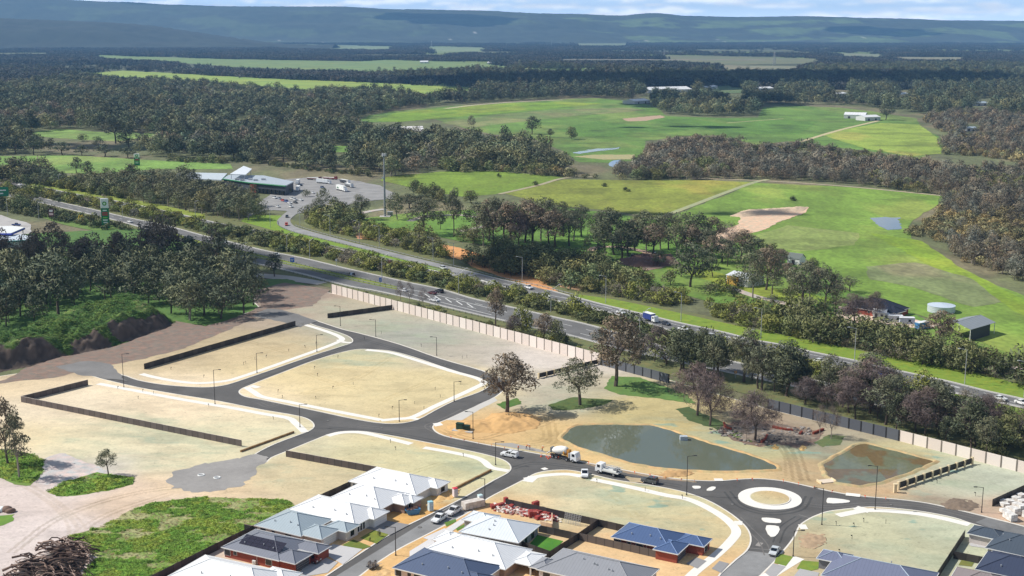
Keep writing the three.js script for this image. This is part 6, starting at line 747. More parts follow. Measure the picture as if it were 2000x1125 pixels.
// freeway traffic
const onF = { y: 0.06 };
car('ute', [240, 242, 244], 'white ute on the far carriageway beside the orange sand bank', [1024, 561], [1042, 567], onF); car('sedan', [36, 44, 56], 'small dark car on the far carriageway just below a white ute', [1017, 569], [1030, 574], onF); car('suv', [44, 58, 96], 'dark blue car on the far carriageway before the merge marks', [1122, 593], [1141, 599], onF); car('ute', [242, 244, 246], 'white ute on the far carriageway right of the blue truck', [1325, 643], [1346, 649], onF); car('suv', [24, 30, 34], 'black wagon on the far carriageway left of the bright blue car', [1525, 687], [1547, 693], onF); car('sedan', [36, 84, 196], 'bright blue car on the far carriageway', [1714, 731], [1738, 738], onF); car('sedan', [238, 240, 240], 'white car half hidden by median shrubs at the right edge', [1943, 779], [1964, 784], onF);
car('suv', [240, 242, 244], 'white wagon on the far carriageway beside the start of the ramp verge', [632, 487], [646, 491], onF); car('sedan', [196, 202, 206], 'silver car on the near carriageway left of the lone dark tree', [444, 475], [432, 473], onF); car('sedan', [236, 238, 238], 'white car behind the crown of the lone dark tree', [545, 500], [532, 497], onF); car('sedan', [92, 34, 44], 'dark red car on the near carriageway beside the painted chevrons', [852, 576], [836, 573], onF); car('suv', [34, 38, 52], 'navy wagon on the near carriageway beside a dark red car', [866, 573], [850, 570], onF); car('sedan', [238, 240, 242], 'white car on the near carriageway below the chevrons', [857, 590], [840, 587], onF); car('sedan', [238, 240, 242], 'white car behind the leafless trees at the wall', [796, 571], [780, 568], onF);
car('sedan', [240, 240, 240], 'white car far left on the upper carriageway', [34, 361], [44, 363], onF); car('sedan', [238, 240, 240], 'white car right of the tall green fuel sign', [260, 436], [248, 433], onF); car('suv', [226, 92, 60], 'orange-red car on the ramp curve', [559, 437], [560, 444], onF); car('sedan', [52, 56, 62], 'dark car higher up on the ramp curve', [562, 422], [559, 427], onF); car('sedan', [30, 34, 40], 'black car parked on the grass below the park track', [1100, 495], [1110, 497], { y: 0.02 });
car('ute', [238, 240, 242], 'white emergency car with red and blue bands near the lower right of the freeway', [1800, 798], [1772, 793], { ...onF, name: 'patrol_car' });
car('sedan', [170, 176, 182], 'silver car on the far carriageway above the shaded scrub', [958, 551], [972, 555], onF); car('suv', [120, 40, 40], 'dark red wagon on the far carriageway left of the orange sand', [756, 513], [770, 517], onF); car('sedan', [236, 238, 240], 'white car on the far carriageway between the blue truck and dark blue car', [1205, 610], [1222, 615], onF); car('suv', [60, 64, 70], 'grey wagon on the near carriageway near the start of the wall', [694, 541], [678, 537], onF); car('sedan', [200, 204, 208], 'silver car on the near carriageway beside the shaded wood', [372, 467], [360, 464], onF); car('ute', [232, 234, 236], 'white ute on the far carriageway left of the black wagon', [1432, 662], [1454, 668], onF);
[[1232, 508, [200, 204, 210], 'pale', 'leftmost'], [1240, 503, [60, 70, 90], 'dark', 'second from the left'], [1250, 509, [226, 228, 230], 'white', 'front middle'], [1258, 502, [150, 60, 56], 'red', 'back middle'], [1268, 507, [90, 120, 160], 'blue', 'right of the middle'], [1280, 499, [230, 230, 232], 'white', 'back right'], [1288, 504, [50, 54, 60], 'black', 'rightmost'], [1244, 514, [120, 130, 120], 'grey-green', 'nearest the scrub']].forEach(([x, y, c, n, w], i) => car(i % 2 ? 'suv' : 'sedan', c, `old ${n} car in the yard of wrecks by the homestead, ${w}`, [x - 6, y + (i % 3) - 1], [x + 6, y - (i % 3) + 1], { y: 0.06 }));
[[1290, 632, 1310, 637, [40, 48, 66]], [1380, 658, 1402, 664, [222, 224, 226]], [1590, 706, 1612, 711, [228, 230, 232]], [1800, 748, 1824, 754, [70, 74, 80]], [1060, 579, 1074, 583, [238, 238, 238]], [860, 524, 873, 528, [210, 212, 216]]].forEach(([x, y, X, Y, c], i) => car(i % 2 ? 'suv' : 'sedan', c, ['dark car right behind the blue truck', 'pale wagon ahead of the white ute past the blue truck', 'white car between the black wagon and the blue car', 'grey wagon right of the bright blue car', 'white wagon before the painted gore end', 'pale car where the ramp nears the carriageway'][i], [x, y], [X, Y], onF));
function boxTruck(label, from, to, L, cabCol, boxCol, o = {}) {   // cab forward
  const a = G(...from), b = G(...to), g = thing(o.name || 'truck', label, 'truck', a.clone().lerp(b, 0.5), headingOf(a, b)); g.position.y = o.y ?? 0.06; const X = L / 2, H = o.h || 3.4;
  new MB().side([[X - 2.1, 0.6], [X - 2.1, 2.75], [X - 0.5, 2.8], [X - 0.1, 1.7], [X, 0.6]], 2.3).build('cab', paint(...cabCol), g); new MB().box(0.08, 0.85, 2.0, X - 0.26, 2.15, 0, 0, 0, 0.34).build('windscreen', autoGlass, g); for (const s of [-1, 1]) new MB().box(0.9, 0.7, 0.06, X - 1.15, 2.15, s * 1.17).build('side_window', autoGlass, g);
  new MB().box(L - 0.6, 0.3, 1.0, -0.2, 0.75, 0).build('chassis', rubberTray, g); const n = L > 11 ? [-X + 1.2, -X + 2.6, -X + 4, X - 4, X - 1.3] : L > 8 ? [-X + 1.4, -X + 2.7, X - 1.3] : [-X + 1.6, X - 1.2]; wheels(g, n, 1.02, 1.35);
  if (boxCol) { const m = M(lin(...boxCol), 0.6); new MB().box(L - 2.5, H - 1.0, 2.45, -1.2, 1.0 + (H - 1.0) / 2, 0).build('box', m, g); new MB().box(L - 2.45, 0.1, 2.5, -1.2, H + 0.06, 0).build('box_roof', whiteP, g); if (o.leaf) for (let i = 0; i < 3; i++) new MB().add(new THREE.SphereGeometry(0.6, 10, 6), 0, 0, 0).build('emblem', green, g).position.set(-X + 2.5 + i * 1.2, 2 + (i % 2) * 0.4, 1.0); for (let i = 0; i < 4; i++) new MB().box(0.08, H - 1.1, 2.5, -X + 0.6 + i * (L - 3) / 4, 1.0 + (H - 1) / 2, 0).build('strap', M(lin(...boxCol.map((v) => v * 0.8)), 0.6), g); }
  if (o.more) o.more(g, X); return g;
}
boxTruck('truck with a blue curtain-sided box and white cab on the far carriageway', [1258, 624], [1284, 632], 8, [240, 242, 244], [46, 66, 140]); boxTruck('white truck with a bare flat tray among the trees behind the grey wall', [1556, 746], [1508, 737], 9, [242, 244, 246], null, { more: (g, X) => { new MB().box(6, 0.3, 2.4, -1, 1.2, 0).build('tray', rubberTray, g); new MB().box(0.1, 1.0, 2.4, 2, 1.8, 0).build('headboard', whiteP, g); } });
boxTruck('long white semi-trailer with a green leaf pattern in the service yard', [646, 367], [690, 379], 17, [242, 244, 246], [238, 240, 238], { leaf: 1, h: 4.0 }); boxTruck('long white tanker-like trailer at the back of the service yard', [617, 357], [648, 360], 15, [232, 236, 240], [214, 220, 226]); boxTruck('white truck parked beside the end of the service station', [586, 368], [578, 377], 10, [238, 240, 242], [236, 238, 240]); boxTruck('white truck behind another beside the service station', [585, 357], [578, 362], 9, [226, 230, 232], [238, 238, 238]); boxTruck('grey flatbed truck right of the leaf patterned semi-trailer', [668, 361], [696, 369], 14, [206, 210, 214], [120, 124, 130], { h: 2.4 }); boxTruck('white-cabbed truck at the right of the row in the service yard', [660, 355], [688, 360], 13, [240, 240, 240], [70, 74, 84], { h: 2.6 }); boxTruck('red flatbed trailer at the back right of the service yard', [635, 350], [655, 351], 13, [150, 60, 56], [172, 84, 76], { h: 1.6 }); boxTruck('brown-red flatbed trailer at the back left of the service yard', [603, 351], [625, 352], 13, [120, 70, 62], [150, 96, 86], { h: 1.6 });
[[537, 388, [236, 238, 240], 'white'], [546, 389, [150, 160, 176], 'grey'], [553, 393, [196, 70, 60], 'red'], [560, 395, [50, 80, 150], 'blue'], [566, 398, [234, 236, 238], 'white'], [570, 389, [240, 240, 240], 'white'], [576, 391, [214, 218, 222], 'silver'], [588, 392, [236, 238, 240], 'white'], [577, 397, [60, 62, 66], 'black'], [568, 405, [238, 240, 240], 'white'], [543, 405, [230, 232, 234], 'white'], [611, 378, [238, 240, 242], 'white'], [630, 368, [60, 80, 120], 'dark blue'], [587, 363, [40, 60, 90], 'navy']].forEach(([x, y, c, n], i) => car(i % 3 ? 'sedan' : 'suv', c, `small ${n} car in the service car park, ${['near the trees at the left', 'next to the leftmost white one', 'left middle of the rows', 'right of the red one', 'below the blue one', 'top of the middle row', 'middle row beside a white one', 'right end of the middle row', 'dark one below the middle row', 'nearest the ramp', 'at the hedge', 'alone by the small trees', 'alone in front of the tanker trailer', 'beside the white trucks'][i]}`, [x - 5, y - 1.2], [x + 5, y + 1.2], { y: 0.04 }));
car('ute', [52, 82, 150], 'blue ute parked by the fuel forecourt hedge at the left edge', [24, 441], [40, 441], { y: 0.04 }); car('sedan', [238, 238, 238], 'white boat-like car cut off by the right edge on the freeway', [1984, 786], [2006, 793], onF);
{ // concrete mixer
  const g = boxTruck('white concrete mixer truck with a white and yellow drum at the junction', [1074, 891], [1131, 904], 9.6, [240, 242, 244], null, { name: 'concrete_mixer', more: (g, X) => {
    const pts = [[0.35, -2.9], [0.75, -2.6], [1.15, -1.2], [1.25, 0.2], [1.05, 1.6], [0.75, 2.2], [0.3, 2.35]].map(([r, y]) => new THREE.Vector2(r, y)), d = new THREE.LatheGeometry(pts, 20), dm = new MB().add(d, -1.2, 2.55, 0, 0, 0, -Math.PI / 2 + 0.2).build('drum', M(lin(236, 234, 228), 0.5), g);
    new MB().add(new THREE.CylinderGeometry(1.13, 1.02, 0.5, 20), 0.3, 2.34, 0, 0, 0, -Math.PI / 2 + 0.2).build('drum_band', M(lin(206, 150, 60), 0.6), dm); new MB().box(0.5, 1.6, 1.6, 1.6, 2.0, 0).box(0.8, 0.5, 1.2, 1.5, 2.95, 0).build('hopper_frame', M(lin(186, 132, 56), 0.7), g); new MB().box(0.5, 1.5, 1.4, -4.2, 2.2, 0).build('chute', M(lin(120, 124, 128), 0.6), g); new MB().bar([-4.2, 1.9, 0], [-5.6, 0.9, 0.5], 0.18).build('chute', galv, g); new MB().cyl(0.3, 0.3, 1.4, 2.2, 1.8, 0.9, 10).build('water_tank', galv, g); } });
  g.children.filter((c) => c.name === 'wheel'); wheels(g, [-4.8 + 4.6 + 1.6], 1.02, 1.35);
}
boxTruck('white drill truck with a lattice mast laid along its back beside the road', [1212, 932], [1166, 921], 7.6, [240, 242, 244], null, { more: (g, X) => { const b = new MB(); for (const [y, z] of [[1.9, -0.5], [1.9, 0.5], [2.5, -0.5], [2.5, 0.5]]) b.bar([-X - 0.4, y, z], [X - 2.4, y, z], 0.07, 4); for (let i = 0; i < 8; i++) { const x = -X + i * 0.7; for (const z of [-0.5, 0.5]) b.bar([x, 1.9, z], [x + 0.7, 2.5, z], 0.05, 3); } b.build('mast', M(lin(196, 198, 200), 0.5), g); new MB().box(5.2, 0.35, 2.3, -1.1, 1.15, 0).build('deck', M(lin(222, 222, 218), 0.7), g); new MB().box(1.2, 0.9, 1.8, -2.6, 1.7, 0).build('engine', M(lin(120, 122, 126), 0.6), g); for (const s of [-1, 1]) new MB().box(4.2, 0.5, 0.2, -1, 1.5, s * 1.1).build('tool_locker', whiteP, g); } });
{ const g = thing('trailer', 'small caged trailer heaped with rubbish at the roadside in the foreground', 'trailer', G(728, 1111), 0.7); g.position.y = 0.14; new MB().box(2.6, 0.12, 1.6, 0, 0.55, 0).build('deck', rubberTray, g); const c = new MB(); for (const s of [-1, 1]) { for (let i = 0; i < 7; i++) c.box(0.05, 0.9, 0.05, -1.25 + i * 0.42, 1.05, s * 0.78); for (const y of [0.8, 1.1, 1.45]) c.box(2.6, 0.04, 0.05, 0, y, s * 0.78); } c.build('cage', galv, g); const r = rngOf(8), h = new MB(); for (let i = 0; i < 16; i++) h.box(0.3 + r() * 0.5, 0.2 + r() * 0.3, 0.3 + r() * 0.4, (r() - 0.5) * 2, 0.8 + r() * 0.7, (r() - 0.5) * 1.1, r() * 3, r()); h.build('rubbish', M(lin(120, 112, 106), 0.9), g).userData.kind = 'stuff'; wheels(g, [0], 0.85, 0.85); new MB().bar([1.3, 0.5, 0], [2.5, 0.45, 0], 0.06).build('drawbar', galv, g); }

// ---------- building site pieces ----------
function toilet(x, y, c, roofC, label) { const g = thing('portable_toilet', label, 'portable toilet', G(x, y), 0.5); g.position.y = 0.14; new MB().box(1.15, 2.2, 1.15, 0, 1.15, 0).build('body', M(lin(...c), 0.6), g); new MB().add(new RoundedBoxGeometry(1.25, 0.3, 1.25, 2, 0.12), 0, 2.35, 0).build('roof', M(lin(...roofC), 0.6), g); const d = new MB().box(0.8, 1.85, 0.06, 0, 1.05, 0.6).build('door', M(lin(...c.map((v) => v * 0.93)), 0.6), g); new MB().box(0.08, 0.2, 0.08, 0.3, 1.1, 0.65).build('handle', poleDark, d); }
toilet(889, 971, [226, 214, 216], [214, 70, 84], 'portable toilet with a red roof by the street kerb'); toilet(841, 998, [206, 222, 226], [150, 200, 214], 'pale blue portable toilet on the sand beside the skip'); toilet(938, 985, [226, 232, 232], [196, 220, 222], 'white portable toilet behind the long pale stack by the lamp');
{ const g = thing('skip_bin', 'blue metal skip bin filled with rubble on the orange sand', 'skip', G(806, 1004), 0.35); g.position.y = 0.14; const prof = [[-1.9, 1.2], [-1.3, 0.05], [1.3, 0.05], [1.9, 1.2]]; new MB().side(prof, 1.9).build('hull', M(lin(72, 132, 178), 0.5), g); const r = rngOf(5), h = new MB(); for (let i = 0; i < 26; i++) h.box(0.2 + r() * 0.5, 0.15 + r() * 0.3, 0.2 + r() * 0.4, (r() - 0.5) * 3, 1.2 + r() * 0.25, (r() - 0.5) * 1.4, r() * 3, r()); h.build('rubble', M(lin(112, 84, 72), 0.9), g).userData.kind = 'stuff'; for (const s of [-1, 1]) new MB().box(3.9, 0.12, 0.12, 0, 1.26, s * 0.95).build('rim_bar', M(lin(58, 112, 156), 0.5), g); new MB().bar([1.3, 1.35, -0.8], [2.4, 1.9, -0.6], 0.06, 4).build('plank', brickRed, g); }
const rb = rngOf(99);
function stack(x, y, nx, ny, nz, bx, by, bz, m, label, turn, gap = 0.06, name = 'brick_stack') { const g = thing(name, label, name === 'brick_stack' ? 'brick stack' : 'pallet stack', G(x, y), turn), ge = new THREE.BoxGeometry(bx - gap, by - 0.02, bz - gap); g.position.y = 0.14; new MB().box(nx * bx, 0.12, nz * bz, 0, 0.06, 0).build('pallet', M(lin(150, 120, 86), 0.9), g); for (let i = 0; i < nx; i++) for (let j = 0; j < ny; j++) for (let k = 0; k < nz; k++) { const p = part('block', ge, Array.isArray(m) ? m[(i + j * 3 + k) % m.length] : m, g); p.position.set((i - (nx - 1) / 2) * bx, 0.12 + by * (j + 0.5), (k - (nz - 1) / 2) * bz); p.rotation.y = (rb() - 0.5) * 0.06; } return g; }
const paleBrick = [M(lin(214, 206, 198), 0.9), M(lin(202, 193, 184), 0.9)], redBrick = [M(lin(160, 66, 60), 0.9), M(lin(138, 54, 50), 0.9), M(lin(172, 84, 74), 0.9)];
stack(924, 992, 5, 2, 2, 1.15, 0.9, 1.15, paleBrick, 'long pale stack of wrapped bricks at the kerb beside the white ute', 0.55); 
[[1046, 992, 2, 2, 1], [978, 990, 2, 1, 1], [962, 993, 1, 1, 2], [1056, 1002, 2, 1, 2], [1000, 992, 2, 1, 1], [988, 984, 1, 2, 1], [1070, 1006, 2, 1, 2], [1040, 1010, 2, 2, 2], [1052, 1014, 2, 1, 1]].forEach(([x, y, a, b, c], i) => stack(x, y, a, b, c, 1.0, 0.75, 1.0, redBrick, `red brick stack in the rubble yard, ${['at the dark fence', 'leftmost low one', 'beside the long pale stack', 'centre', 'left of centre', 'single tall one at the back', 'right of centre', 'largest heap', 'nearest the roof'][i]}`, rb() * 1.2));
for (let i = 0; i < 14; i++) { const x = [1955, 1962, 1972, 1984, 1994, 1962, 1974, 1986, 1997, 1968, 1982, 1996, 1976, 2006][i], y = [982, 990, 984, 978, 972, 1002, 998, 990, 984, 1013, 1006, 1000, 1018, 1012][i]; stack(x, y, 2, i > 8 ? 2 : 1, 2, 0.95, 0.85, 0.95, [M(lin(226, 224, 220), 0.8), M(lin(206, 202, 196), 0.8)], `white wrapped brick pallet at the right edge, ${['back row leftmost', 'second row leftmost', 'back row second', 'back row third', 'back row by the fence', 'third row leftmost', 'third row second', 'third row third', 'third row at the frame edge', 'front row leftmost', 'front row second', 'front row third', 'frontmost of all', 'frontmost at the frame edge'][i]}`, rb() * 0.8, 0.04, 'brick_pallet'); }
{ const g = thing('rubble_heap', 'spread of broken pale and red bricks on the yard behind the white-roofed grey house', 'rubble', G(1030, 1004)); g.userData.kind = 'stuff'; const geos = [[], [], []]; for (let i = 0; i < 420; i++) { const t = rb(), p = G(975 + t * 110 + (rb() - 0.5) * 20, 992 + t * 22 + (rb() - 0.5) * 16), q = new THREE.BoxGeometry(0.2 + rb() * 0.9, 0.12 + rb() * 0.35, 0.2 + rb() * 0.6); q.rotateY(rb() * 3); q.rotateX(rb() * 0.6 - 0.3); q.translate(p.x - g.position.x, 0.22 + rb() * 0.25, p.z - g.position.z); geos[i % 3].push(q); } geos.forEach((l, i) => { part('rubble', mergeGeometries(l), [redBrick[0], M(lin(226, 220, 214), 0.9), M(lin(186, 160, 146), 0.9)][i], g).userData.kind = 'stuff'; }); }
[[[1056, 1030], [1078, 1036], [1078, 1014], 'low unfinished tan brick wall corner in the rubble yard']].forEach(([a, b, c, l]) => fence('brick_wall', l, 'wall', [a, b, c], { len: 2, h: 1.6, mat: [M(lin(206, 178, 152), 0.9), M(lin(198, 168, 142), 0.9)], thick: 0.3 }));
for (let i = 0; i < 7; i++) { const g = thing('ladder', `metal ladder leaning on the rubble yard fence, ${['leftmost', 'second', 'third', 'fourth', 'fifth', 'sixth', 'rightmost'][i]} of seven`, 'ladder', G(1106 + i * 4.6, 1021 + i * 1.1), -0.7), s = new MB(); g.position.y = 0.15; for (const z of [-0.25, 0.25]) s.bar([z, 0, 0.7], [z, 2.7, 0], 0.045, 4); s.build('rail', galv, g); for (let k = 1; k < 7; k++) new MB().bar([-0.25, k * 0.4, 0.7 - k * 0.1], [0.25, k * 0.4, 0.7 - k * 0.1], 0.03, 4).build('rung', galv, g); }
{ const g = thing('transformer', 'dark green transformer cabinet on a pale slab beside the dug sand', 'cabinet', G(906, 842), -0.35), b = M(lin(20, 62, 48), 0.5); g.position.y = 0.14; new MB().box(6.6, 0.3, 3.2, 0, 0.15, 0.2).build('slab', M(lin(190, 188, 184), 0.9), g); new MB().box(2.2, 1.9, 1.3, -1.25, 1.25, 0).build('housing', b, g); new MB().box(2.0, 1.6, 1.2, 0.95, 1.1, 0).build('housing', M(lin(16, 52, 42), 0.5), g); for (let i = 0; i < 6; i++) new MB().box(0.06, 1.2, 0.1, 0.2 + i * 0.3, 1.1, 0.63).build('fin', b, g); new MB().box(2.4, 0.12, 1.5, -1.25, 2.26, 0).build('lid', b, g); }
// workers
function person(x, y, label, lean) {
  const o = thing('person', label, 'person', G(x, y), lean.turn), mc = new MarchingCubes(48, new THREE.MeshBasicMaterial(), false, false, 60000); o.position.y = 0.14; const b = lean.bend, V = (a, c, d) => new THREE.Vector3(a, c, d);
  const hip = V(0, 0.95, 0), ch = V(0.38 * b, 1.38 - 0.16 * b, 0), nk = V(0.5 * b, 1.52 - 0.24 * b, 0), hd = V(0.58 * b, 1.66 - 0.28 * b, 0), bones = [[hip, ch, 0.15, 0.17], [ch, nk, 0.13, 0.06], [nk, hd, 0.06, 0.105]];
  for (const s of [-1, 1]) { const f = lean.step * s; bones.push([hip.clone().add(V(0, -0.03, s * 0.1)), V(f * 0.5 + 0.03, 0.5, s * 0.11), 0.095, 0.065], [V(f * 0.5 + 0.03, 0.5, s * 0.11), V(f, 0.08, s * 0.12), 0.065, 0.045], [V(f, 0.05, s * 0.12), V(f + 0.16, 0.04, s * 0.12), 0.045, 0.04]); const sh = ch.clone().add(V(0, 0.06, s * 0.2)), el = V(sh.x + 0.1 + 0.1 * lean.arm, sh.y - 0.27, s * 0.26), ha = V(el.x + 0.12 + 0.14 * lean.arm, el.y - 0.2 + 0.18 * lean.arm, s * 0.2); bones.push([sh, el, 0.06, 0.048], [el, ha, 0.045, 0.035], [ha, ha.clone().add(V(0.07, -0.05, 0)), 0.036, 0.022]); }
  const S = 1.0, N = 48, P = V(0, 0, 0); for (let k = 0; k < N; k++) for (let j = 0; j < N; j++) for (let i = 0; i < N; i++) { P.set((i / N * 2 - 1) * S, (j / N * 2 - 1) * S + 0.92, (k / N * 2 - 1) * S); let m = 9; for (const [a, c, ra, rc] of bones) { const d = c.clone().sub(a), t = clamp(P.clone().sub(a).dot(d) / d.lengthSq(), 0, 1), q = P.distanceTo(a.clone().addScaledVector(d, t)) - lerp(ra, rc, t), h = clamp(0.5 + 0.5 * (m - q) / 0.04, 0, 1); m = lerp(m, q, h) - 0.04 * h * (1 - h); } mc.field[k * N * N + j * N + i] = -m; }
  mc.isolation = 0; mc.update(); const n = mc.count, pos = mc.positionArray.slice(0, n * 3), col = new Float32Array(n * 3); for (let i = 0; i < n; i++) { pos[3 * i + 1] += 0.92; const yy = pos[3 * i + 1], top = nk.y - 0.02, c = yy > top ? [0.5, 0.3, 0.2] : yy > 0.95 - 0.02 ? (Math.abs(pos[3 * i + 2]) > 0.24 && yy < 1.12 ? [0.5, 0.3, 0.2] : [0.85, 0.16, 0.03]) : yy > 0.1 ? [0.02, 0.025, 0.05] : [0.06, 0.045, 0.03]; col.set(c, 3 * i); }
  const g = new THREE.BufferGeometry(); g.setAttribute('position', new THREE.BufferAttribute(pos, 3)); g.setAttribute('normal', new THREE.BufferAttribute(mc.normalArray.slice(0, n * 3), 3)); g.setAttribute('color', new THREE.BufferAttribute(col, 3)); part('body', g, M(0xffffff, 0.85, { vertexColors: true, side: THREE.DoubleSide }), o);
  new MB().add(new THREE.SphereGeometry(0.13, 12, 6, 0, 6.283, 0, 1.6), hd.x, hd.y + 0.03, 0).add(new THREE.CylinderGeometry(0.17, 0.17, 0.02, 12), hd.x + 0.03, hd.y + 0.04, 0).build('hard_hat', whiteP, o); new MB().cyl(0.175, 0.185, 0.05, ch.x * 0.6, 1.2 - 0.05 * b, 0, 12).build('reflective_band', M(lin(230, 235, 200), 0.4), o);
}
person(1012, 881, 'person in an orange shirt standing on the verge behind the white canopy ute', { turn: 0.4, bend: 0.1, step: 0.05, arm: 0.1 }); person(1028, 878, 'person in orange bending over, left of a close pair by the road', { turn: 0.2, bend: 0.9, step: 0.16, arm: 0.6 }); person(1035, 880, 'person in orange standing, right of a close pair by the road', { turn: 2.6, bend: 0.25, step: 0.1, arm: 0.4 }); person(1059, 882, 'person in orange nearest the concrete mixer', { turn: 0.1, bend: 0.4, step: 0.15, arm: 0.8 });
for (const [x, y, i] of [[1068, 893, 0], [1072, 894, 1], [1076, 893, 2], [1071, 896, 3], [1057, 892, 4]]) { const g = thing('traffic_cone', `orange traffic cone at the tail of the concrete mixer, ${['leftmost of four', 'second', 'third', 'frontmost', 'single one further left'][i]}`, 'traffic cone', G(x, y)); new MB().cyl(0.22, 0.05, 0.85, 0, 0.48, 0, 10).build('cone', orangeM, g); new MB().box(0.5, 0.05, 0.5, 0, 0.04, 0).build('base', orangeM, g); new MB().cyl(0.15, 0.11, 0.2, 0, 0.55, 0, 10).build('band', whiteP, g); }
// kerbside marker flags, lot pegs
{ const proto0 = (n, c, h) => { const g = new THREE.Group(); g.name = n; new MB().box(0.09, h, 0.09, 0, h / 2, 0).build('stake', c, g); new MB().box(0.34, 0.26, 0.05, 0.16, h - 0.14, 0).build('flag', n === 'marker_flag' ? orangeM : c, g); return g; };
  const put = (l, n, c, h, label, group) => { const p0 = proto0(n, c, h); l.forEach(([x, y]) => { const q = p0.clone(); q.name = numbered(n); q.position.copy(G(x, y)); q.position.y = 0.12; q.rotation.y = rb() * 3; tag(q, label, n === 'marker_flag' ? 'marker flag' : 'marker peg', group); scene.add(q); }); };
  put([[881, 857], [906, 863], [935, 868], [960, 873], [985, 878], [1090, 897], [1150, 907], [1180, 914], [1210, 920], [1240, 926], [1270, 931], [1300, 936], [1330, 940], [1356, 942], [1440, 940], [1470, 939], [1530, 942], [1560, 948], [1590, 955], [1625, 963], [1690, 973], [1730, 977]], 'marker_flag', orangeM, 0.7, 'small orange marker flag on the kerb along the pond side of the road', 'orange marker flags on the pond kerb');
  put([[476, 713], [498, 703], [520, 699], [564, 687], [596, 680], [617, 673], [398, 738], [480, 711]], 'lot_peg', poleDark, 1.0, 'small dark peg standing on the upper left lots', 'pegs on the upper left lots'); put([[543, 767], [614, 721], [617, 780], [552, 778], [650, 760], [690, 752], [860, 777], [810, 790], [766, 800], [828, 800], [740, 815], [900, 752], [660, 700], [620, 735], [850, 762]], 'lot_peg', poleDark, 1.0, 'small dark peg standing on the central lot', 'pegs on the central lot'); put([[334, 723], [279, 766], [230, 760], [534, 820], [408, 795], [300, 770], [270, 780]], 'lot_peg', poleDark, 1.0, 'small dark peg on the long pale lots at left', 'pegs on the long pale lots'); put([[745, 653], [823, 678], [912, 700], [903, 701], [712, 664]], 'lot_peg', poleDark, 1.2, 'small dark peg on the top lots below the noise wall', 'pegs on the top lots'); put([[763, 866], [905, 893], [773, 880], [1166, 944], [1333, 975], [1260, 960], [1668, 1030], [1687, 1021], [1664, 1054], [1730, 1024], [1633, 1027], [1640, 1082], [1830, 945], [1905, 970]], 'lot_peg', poleDark, 1.1, 'small dark peg on the lots round the lower roads', 'pegs on the lower lots'); }
// ---------- ponds, banks, mounds ----------
const siltTex = tex(256, 256, (u, v, o) => { const n = fbm(u * 5 + 4, v * 5 + 9, 5), m = smooth(n, 0.44, 0.58), a = lin(122, 104, 74), b = lin(118, 122, 98), k = 0.9 + 0.2 * vn(u * 40, v * 40); o[0] = lerp(a.r, b.r, m) * k; o[1] = lerp(a.g, b.g, m) * k; o[2] = lerp(a.b, b.b, m) * k; });   // brown silt and green-grey shallows
const bankM = M(lin(206, 160, 98), 0.95, { map: grassTex, color: lin(204, 178, 128, 1.5) }), pondM = new THREE.MeshPhysicalMaterial({ color: lin(106, 113, 97), roughness: 0.03, ior: 1.9, specularIntensity: 1 }), mudM = new THREE.MeshPhysicalMaterial({ map: siltTex, roughness: 0.03, ior: 1.75 });
function pond(px, m, label, bank, y = 0.19) {
  const P = dedupe(spline(rough(W2(px), 2.6, 0.32, px.length), true, 2)); sheet('pond', P, y, m, 34); const n = P.length, prof = [[-0.4, -0.08], [0.1, 0.02], [0.4, 0.24], [0.8, 0.26], [1.7, -0.09]], pos = [], idx = [];
  const rings = prof.map(([d]) => inset(P, -d)); prof.forEach(([d, h], k) => rings[k].forEach(([x, z]) => pos.push(x, y + h + (k > 1 && k < 4 ? (vn(x * 0.6, z * 0.6) - 0.5) * 0.25 : 0), z)));
  for (let k = 0; k < prof.length - 1; k++) for (let i = 0; i < n; i++) { const a = k * n + i, b = k * n + (i + 1) % n, c = a + n, d = b + n; idx.push(a, b, c, b, d, c); }
  const g = new THREE.BufferGeometry(); g.setAttribute('position', new THREE.Float32BufferAttribute(pos, 3)); g.setIndex(idx); g.computeVertexNormals(); uvOf(g, 24); bank.side = THREE.DoubleSide; struct('pond_bank', g, bank);
}
pond([[1099, 856], [1112, 840], [1130, 832], [1200, 830], [1270, 832], [1295, 838], [1330, 849], [1400, 872], [1470, 892], [1512, 910], [1514, 917], [1470, 920], [1380, 921], [1300, 916], [1240, 907], [1190, 892], [1130, 874], [1113, 866]], pondM, '', bankM);
pond([[1608, 908], [1640, 890], [1675, 871], [1690, 868], [1750, 882], [1822, 902], [1780, 922], [1720, 942], [1680, 949], [1640, 944], [1618, 930]], mudM, '', M(lin(176, 146, 100), 0.95, { map: grassTex, color: lin(190, 172, 128, 1.5) }));
{ const g = thing('outlet_box', 'grey concrete outlet box standing in the far edge of the left pond', 'outlet', G(1335, 860)); new MB().box(2.2, 1.3, 1.6, 0, 0.7, 0).build('chamber', M(lin(176, 186, 196), 0.9), g); for (let i = 0; i < 5; i++) new MB().box(0.08, 0.9, 0.08, -0.8 + i * 0.4, 1.1, 0.86).build('bar', galv, g); }
{ const g = thing('headwall', 'pale stone inlet at the left end of the second pond', 'inlet', G(1614, 942), 0.3); new MB().box(4.5, 0.4, 2.2, 0, 0.25, 0, 0, 0.08).build('apron', M(lin(222, 206, 186), 0.9), g); for (const s of [-1, 1]) new MB().box(0.3, 0.7, 2.4, s * 2.2, 0.4, 0).build('wing_wall', limestone, g); }
